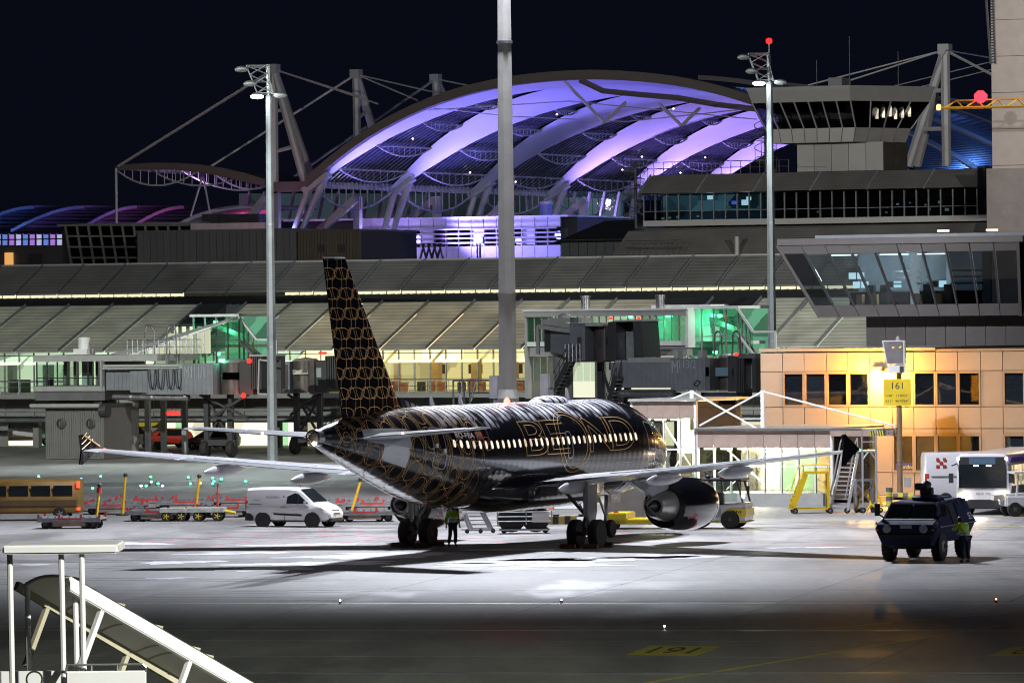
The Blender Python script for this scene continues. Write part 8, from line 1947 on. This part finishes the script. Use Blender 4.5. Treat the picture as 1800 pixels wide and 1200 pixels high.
# ------------------------------------------------------------------ people
M_SKIN = M('skin', (.42, .27, .2), .5); M_HIVIS = M('hi_vis_yellow', (.35, .62, .02), .55, var=.1, scale=4); M_NAVT = M('navy_trousers', (.012, .016, .04), .75); M_HAIR = M('dark_hair', (.02, .015, .012), .6); M_REFL = M('reflective_band', (.6, .62, .6), .3, .3); M_BOOT = M('boots', (.012, .012, .012), .5)
def skin_mesh(name, pts, edges, radii, root, mat, sub=2):
    me = bpy.data.meshes.new(name); me.from_pydata(pts, edges, []); o = bpy.data.objects.new(name, me); col.objects.link(o)
    md = o.modifiers.new('skin', 'SKIN'); md.use_smooth_shade = True
    sv = me.skin_vertices[0].data
    for i, r in enumerate(radii): sv[i].radius = (r, r) if not isinstance(r, tuple) else r
    for i in range(len(pts)): sv[i].use_root = i == root
    ss_ = o.modifiers.new('sub', 'SUBSURF'); ss_.levels = sub; ss_.render_levels = sub
    dg = bpy.context.evaluated_depsgraph_get(); nm = bpy.data.meshes.new_from_object(o.evaluated_get(dg)); bpy.data.objects.remove(o)
    nm.materials.clear(); nm.materials.append(mat); nm.name = name
    return nm
def person(label, loc, rz, J, name='person'):
    """J: joint positions in local metres (x right, y forward, z up)"""
    t = T(name, label, 'person', loc, rz)
    P = []; Ed = []; Rr = []
    def v(p, r): P.append(tuple(p)); Rr.append(r); return len(P) - 1
    def e(a, b): Ed.append((a, b)); return b
    pel = v(J['pelvis'], .12); ch = e(pel, v(J['chest'], (.16, .12))); nk = e(ch, v(J['neck'], .055)); hb = e(nk, v(Vector(J['head']) - Vector((0, 0, .06)), .075)); ht = e(hb, v(Vector(J['head']) + Vector((0, 0, .05)), .085)); e(ht, v(Vector(J['head']) + Vector((0, 0, .12)), .06))
    for s in 'LR':
        sh = e(ch, v(J['sh' + s], .062)); el = e(sh, v(J['el' + s], .045)); wr = e(el, v(J['wr' + s], .03)); d = (Vector(J['wr' + s]) - Vector(J['el' + s])).normalized(); sd = d.cross(Vector((0, 1, 0))).normalized()
        pm = e(wr, v(Vector(J['wr' + s]) + d * .06, (.04, .02)))
        for k in range(4):
            b0 = Vector(P[pm]) + d * .03 + sd * (.025 * (k - 1.5)); m1 = e(pm, v(b0, .009)); e(m1, v(b0 + d * (.055 + .01 * (k in (1, 2))) + Vector((0, .02, 0)), .0075))
        e(pm, v(Vector(P[pm]) - d * .01 + sd * .055 + Vector((0, .02, 0)), .009))
        hp = e(pel, v(J['hp' + s], .095)); kn = e(hp, v(J['kn' + s], .062)); an = e(kn, v(J['an' + s], .042)); e(an, v(J['to' + s], .035))
    body = bpy.data.objects.new('body', skin_mesh('body', P, Ed, Rr, pel, M_SKIN)); link(body, t.e)
    # clothes
    P, Ed, Rr = [], [], []
    pel = v(Vector(J['pelvis']) + Vector((0, 0, .0)), (.19, .15)); ch = e(pel, v(J['chest'], (.22, .165))); nk = e(ch, v(Vector(J['neck']) - Vector((0, 0, .03)), .085))
    for s in 'LR':
        sh = e(ch, v(J['sh' + s], .095)); el = e(sh, v(J['el' + s], .072)); e(el, v(Vector(J['wr' + s]) * .92 + Vector(J['el' + s]) * .08, .055))
    jk = bpy.data.objects.new('hi_vis_jacket', skin_mesh('hi_vis_jacket', P, Ed, Rr, pel, M_HIVIS)); link(jk, t.e)
    P, Ed, Rr = [], [], []
    pel = v(J['pelvis'], (.165, .135))
    for s in 'LR':
        hp = e(pel, v(J['hp' + s], .115)); kn = e(hp, v(J['kn' + s], .085)); e(kn, v(Vector(J['an' + s]) + Vector((0, 0, .03)), .07))
    tr = bpy.data.objects.new('trousers', skin_mesh('trousers', P, Ed, Rr, pel, M_NAVT)); link(tr, t.e)
    for s in 'LR':
        P, Ed, Rr = [], [], []
        a = v(Vector(J['an' + s]) - Vector((0, .03, .03)), .055); e(a, v(Vector(J['to' + s]), .045))
        link(bpy.data.objects.new('boot', skin_mesh('boot', P, Ed, Rr, 0, M_BOOT, 1)), t.e)
    h = Vector(J['head'])
    link(bpy.data.objects.new('hair', mesh_from('hair', MB().loft([[(h.x + r * cos(2 * pi * k / 14), h.y - .018 + r * 1.12 * sin(2 * pi * k / 14), h.z + z) for k in range(14)] for z, r in ((-.02, .088), (.05, .105), (.11, .095), (.15, .06), (.165, .01))]), M_HAIR, smooth=60)), t.e)
    fc = MB(); fc.lathe([(.012, 0), (.016, .02), (.004, .035)], (h.x, h.y + .085, h.z - .01), (0, 1, -.2), 8); fc.box(h.x - .025, h.x + .025, h.y + .08, h.y + .088, h.z - .06, h.z - .052)
    link(bpy.data.objects.new('face', mesh_from('face', fc, M_SKIN)), t.e)
    ey_ = MB()
    for s in (-1, 1): ey_.lathe([(.004, 0), (.011, .004), (.004, .01)], (h.x + s * .032, h.y + .08, h.z + .02), (0, 1, 0), 8)
    link(bpy.data.objects.new('eyes', mesh_from('eyes', ey_, M_BOOT)), t.e)
    bb = Vector(J['pelvis']).lerp(Vector(J['chest']), .45)
    for f, w, dd in ((.25, .205, .165), (.62, .222, .175)):
        c = Vector(J['pelvis']).lerp(Vector(J['chest']), f)
        link(bpy.data.objects.new('reflective_band', mesh_from('reflective_band', MB().loft([[(c.x + w * cos(2 * pi * k / 20), c.y + dd * sin(2 * pi * k / 20), c.z + dz) for k in range(20)] for dz in (-.03, .03)], False), M_REFL, smooth=60)), t.e)
    return t
W1 = dict(pelvis=(0, 0, .95), chest=(0, .02, 1.32), neck=(0, .02, 1.5), head=(0, .05, 1.62), shL=(-.2, .02, 1.42), elL=(-.27, -.02, 1.14), wrL=(-.27, .08, .9), shR=(.2, .02, 1.42), elR=(.29, -.02, 1.14), wrR=(.33, .06, .88), hpL=(-.09, 0, .9), knL=(-.12, .03, .5), anL=(-.13, -.02, .09), toL=(-.15, .14, .045), hpR=(.09, 0, .9), knR=(.13, .02, .5), anR=(.17, -.04, .09), toR=(.19, .12, .045))
person('worker in yellow hi-vis vest and dark trousers standing by the left main wheels', gnd(796, 960), radians(-150), W1)
W2 = dict(pelvis=(0, -.05, .96), chest=(.02, .14, 1.30), neck=(.02, .24, 1.46), head=(.02, .33, 1.56), shL=(-.17, .18, 1.40), elL=(-.26, .38, 1.22), wrL=(-.12, .52, 1.28), shR=(.2, .16, 1.40), elR=(.26, .22, 1.14), wrR=(.1, .40, 1.08), hpL=(-.09, -.05, .92), knL=(-.12, .02, .5), anL=(-.14, -.02, .09), toL=(-.17, .14, .045), hpR=(.09, -.05, .92), knR=(.1, .0, .5), anR=(.12, -.06, .09), toR=(.13, .10, .045))
person('person in bright yellow hi-vis jacket leaning in at the armoured car door', gnd(1697, 988), radians(35), W2)
# ------------------------------------------------------------------ covered passenger stairs in the foreground
M_STW = M('stairs_white', (.80, .80, .77), .4, var=.03, coat=.2)
M_CANO = M('canopy_sheet', (.66, .65, .58), .45, var=.08)
O_ = Vector((-7.6, 100.3, 0))
st = T('passenger_stairs', 'white covered passenger stairs with arched sloping canopy, brightly floodlit', 'passenger stairs', O_, 0)
def lp(px, py, Y): return at(px, py, Y) - O_
fdir = Vector((.72, .69, 0)); wdir = Vector((-.69, .72, 0))
a0, a1 = lp(131, 1032, 100), lp(431, 1206, 103.2)
dn = a1 - a0
nr = 22
def can(f, g):           # f along the slope, g across 0..1
    top = a0 + dn * f * 1.6 + Vector((0, 1.5, .04)); bot = b0_ + (b1_ - b0_) * f * 1.6
    p = top.lerp(bot, g); k = sin(pi * g) * .16; return p + Vector((-k * .55, 0, k * .85))
b0_, b1_ = lp(38, 1034, 101.7), lp(312, 1196, 104.6)
st.part('canopy_sheet', MB().loft([[can(f / 24, g / 10) for g in range(11)] for f in range(25)], False, False), M_CANO, smooth=60)
for f in (0, .16, .3, .44, .49, .7, .9): st.part('canopy_hoop', MB().path([can(f, g / 10) + Vector((0, 0, .02)) for g in range(11)], .035, 6), M('hoop_beige', (.38, .35, .25), .5), smooth=40)
st.part('edge_beam', MB().bar(a0 - dn * .05, a0 + dn * 1.6, .16, .24), M_STW, bevel=.02); st.part('edge_beam', MB().bar(can(-.02, 1), can(1, 1), .1, .16), M('hoop_beige', (.38, .35, .25), .5))
# flight of steps and side panels below the canopy
drop = 2.35
fl_ = st.part('stringer', MB().bar(a0 - Vector((0, 0, drop)), a0 + dn * 1.6 - Vector((0, 0, drop)), .08, .5).bar(a0 + wdir * 1.5 - Vector((0, 0, drop)), a0 + dn * 1.6 + wdir * 1.5 - Vector((0, 0, drop)), .08, .5), M_STW)
for k in range(18):
    c = a0 + dn * (1.55 * k / 18) - Vector((0, 0, drop - .2)); q = [c, c + wdir * 1.5, c + wdir * 1.5 + fdir * .3, c + fdir * .3]
    st.part('step', MB().hexa([p - Vector((0, 0, .04)) for p in q] + q), M_GALV, fl_)
for f in (.1, .42, .75): st.part('canopy_strut', MB().bar(a0 + dn * (f * 1.6) - Vector((0, 0, .05)), a0 + dn * (f * 1.6 - .13) - Vector((0, 0, 1.35)), .09), M_STW); st.part('canopy_strut', MB().bar(can(f, 1) - Vector((0, 0, .05)), can(f, 1) - dn * .13 - Vector((0, 0, 1.35)), .09), M('hoop_beige', (.38, .35, .25), .5))
# landing with flat roof
zr = lp(100, 955, 100).z
pl = [lp(4, 960, 99.4), lp(207, 960, 99.4)]
x0, x1 = pl[0].x, pl[1].x
st.part('landing_roof', MB().box(x0, x1, -.9, 1.0, zr - .16, zr), M_STW, bevel=.03)
zl = lp(100, 1190, 100).z
for px_, dy in ((21, -.6), (112, -.7), (148, -.75), (40, .7), (131, -.1)):
    q = lp(px_, 1000, 100); top = zr - .16 if px_ not in (40, 131) else lp(px_, 1033, 100).z
    st.part('post', MB().tube((q.x + .02, dy, zl - .8), (q.x - .01, dy, top), .05, 8), M_STW)
st.box('landing_floor', x0, x1, -.9, 1.0, zl - .55, zl - .4, M_GALV)
gp = lp(116, 1179, 99.4); gq = lp(257, 1179, 99.4)
st.part('side_panel', MB().box(gp.x, gq.x, -.93, -.85, zl - 1.0, gp.z), M_STW, bevel=.02)
st.part('hand_rail', MB().path([(gp.x, -.9, gp.z), (gp.x + .02, -.9, gp.z + .11), (gq.x - .06, -.9, gp.z + .11), (gq.x, -.9, gp.z + .05), (gq.x, -.9, gp.z - .02)], .02, 6).tube((gp.x + .45, -.9, gp.z), (gp.x + .45, -.9, gp.z + .11), .015, 5).tube((gp.x + .9, -.9, gp.z), (gp.x + .9, -.9, gp.z + .11), .015, 5), M_GALV)
st.part('rear_panel', MB().box(x0 - .4, gp.x - .1, .4, .5, zl - 1, lp(60, 1178, 100.8).z), M_STW)
hs = MB(); c = Vector((lp(62, 1192, 100).x, -.5, lp(62, 1192, 100).z)); hs.path([c + Vector((.14 * cos(2 * pi * k / 16), 0, .14 * sin(2 * pi * k / 16))) for k in range(17)], .018, 5); st.part('hose_coil', hs, M_TYRE)
st.part('lift_leg', MB().bar((x0 + .3, -.7, 0.3), (x0 + .3, -.7, zl - .5), .2).bar((x1 - .4, .8, .3), (x1 - .4, .8, zl - .5), .2).bar((x1 - .4, -.7, .3), (x1 - .4, -.7, zl - .5), .2).bar((x0 + .3, .8, .3), (x0 + .3, .8, zl - .5), .2), M_STW)
ck = st.part('truck_chassis', MB().box(-2.2, 5.5, -.8, 1.2, .5, .8), M_STW)
for x in (-1.4, 4.6):
    for y in (-.7, 1.1): wheel(st, x, y, .5, .3, ck, M_CLADD)
# ------------------------------------------------------------------ unseen masts; all but the last are added to light facade, stairs and foreground
def unseen_mast(x, y, h, beams, label):
    t = T('light_mast', label, 'light mast', (x, y, 0), 0)
    t.part('shaft', MB().loft([ring8(0, .45), ring8(h, .22)]), M_MASTG); t.part('head_frame', MB().box(-1.6, 1.6, -.1, .1, h - .8, h - .6).box(-1.6, 1.6, -.1, .1, h - .1, h + .1), M_MASTG)
    for q in (-1.1, 1.1): t.part('floodlight', MB().box(q - .3, q + .3, -.45, -.1, h - .6, h - .1), M_MASTG)
    for k, (tg_, pw, sz, bl, c) in enumerate(beams): lamp('unseen_mast_beam', 'SPOT', (x, y - .6 if tg_[1] < y else y + .6, h - .9), pw, c, None, tg_, sz, bl, .4)
NEUT = (.95, .97, .90)
unseen_mast(-62, 318, 34, [((-12, 425, 10), 190000, 75, .8, (.95, 1, .92)), ((-28, 300, 0), 9000, 90, .7, (.9, .92, 1))], 'added light mast beyond the left edge, facing the terminal')
unseen_mast(66, 316, 34, [((8, 425, 12), 190000, 75, .8, (.98, .97, .92)), ((34, 345, 16), 18000, 80, .7, (1, .92, .82))], 'added light mast beyond the right edge, facing the terminal')
unseen_mast(30, 66, 32, [((-7.0, 101, 4), 230000, 14, .6, (1, 1, .94)), ((-2, 128, 0), 200000, 40, .9, (.92, 1, .82))], 'added light mast near the covered stairs, outside the view')  # narrow beam for the lit stairs; wide beam is added foreground fill
unseen_mast(78, 214, 30, [((5, 227, 3), 45000, 34, .9, (.90, .90, 1))], 'light mast off to the right facing the aircraft')
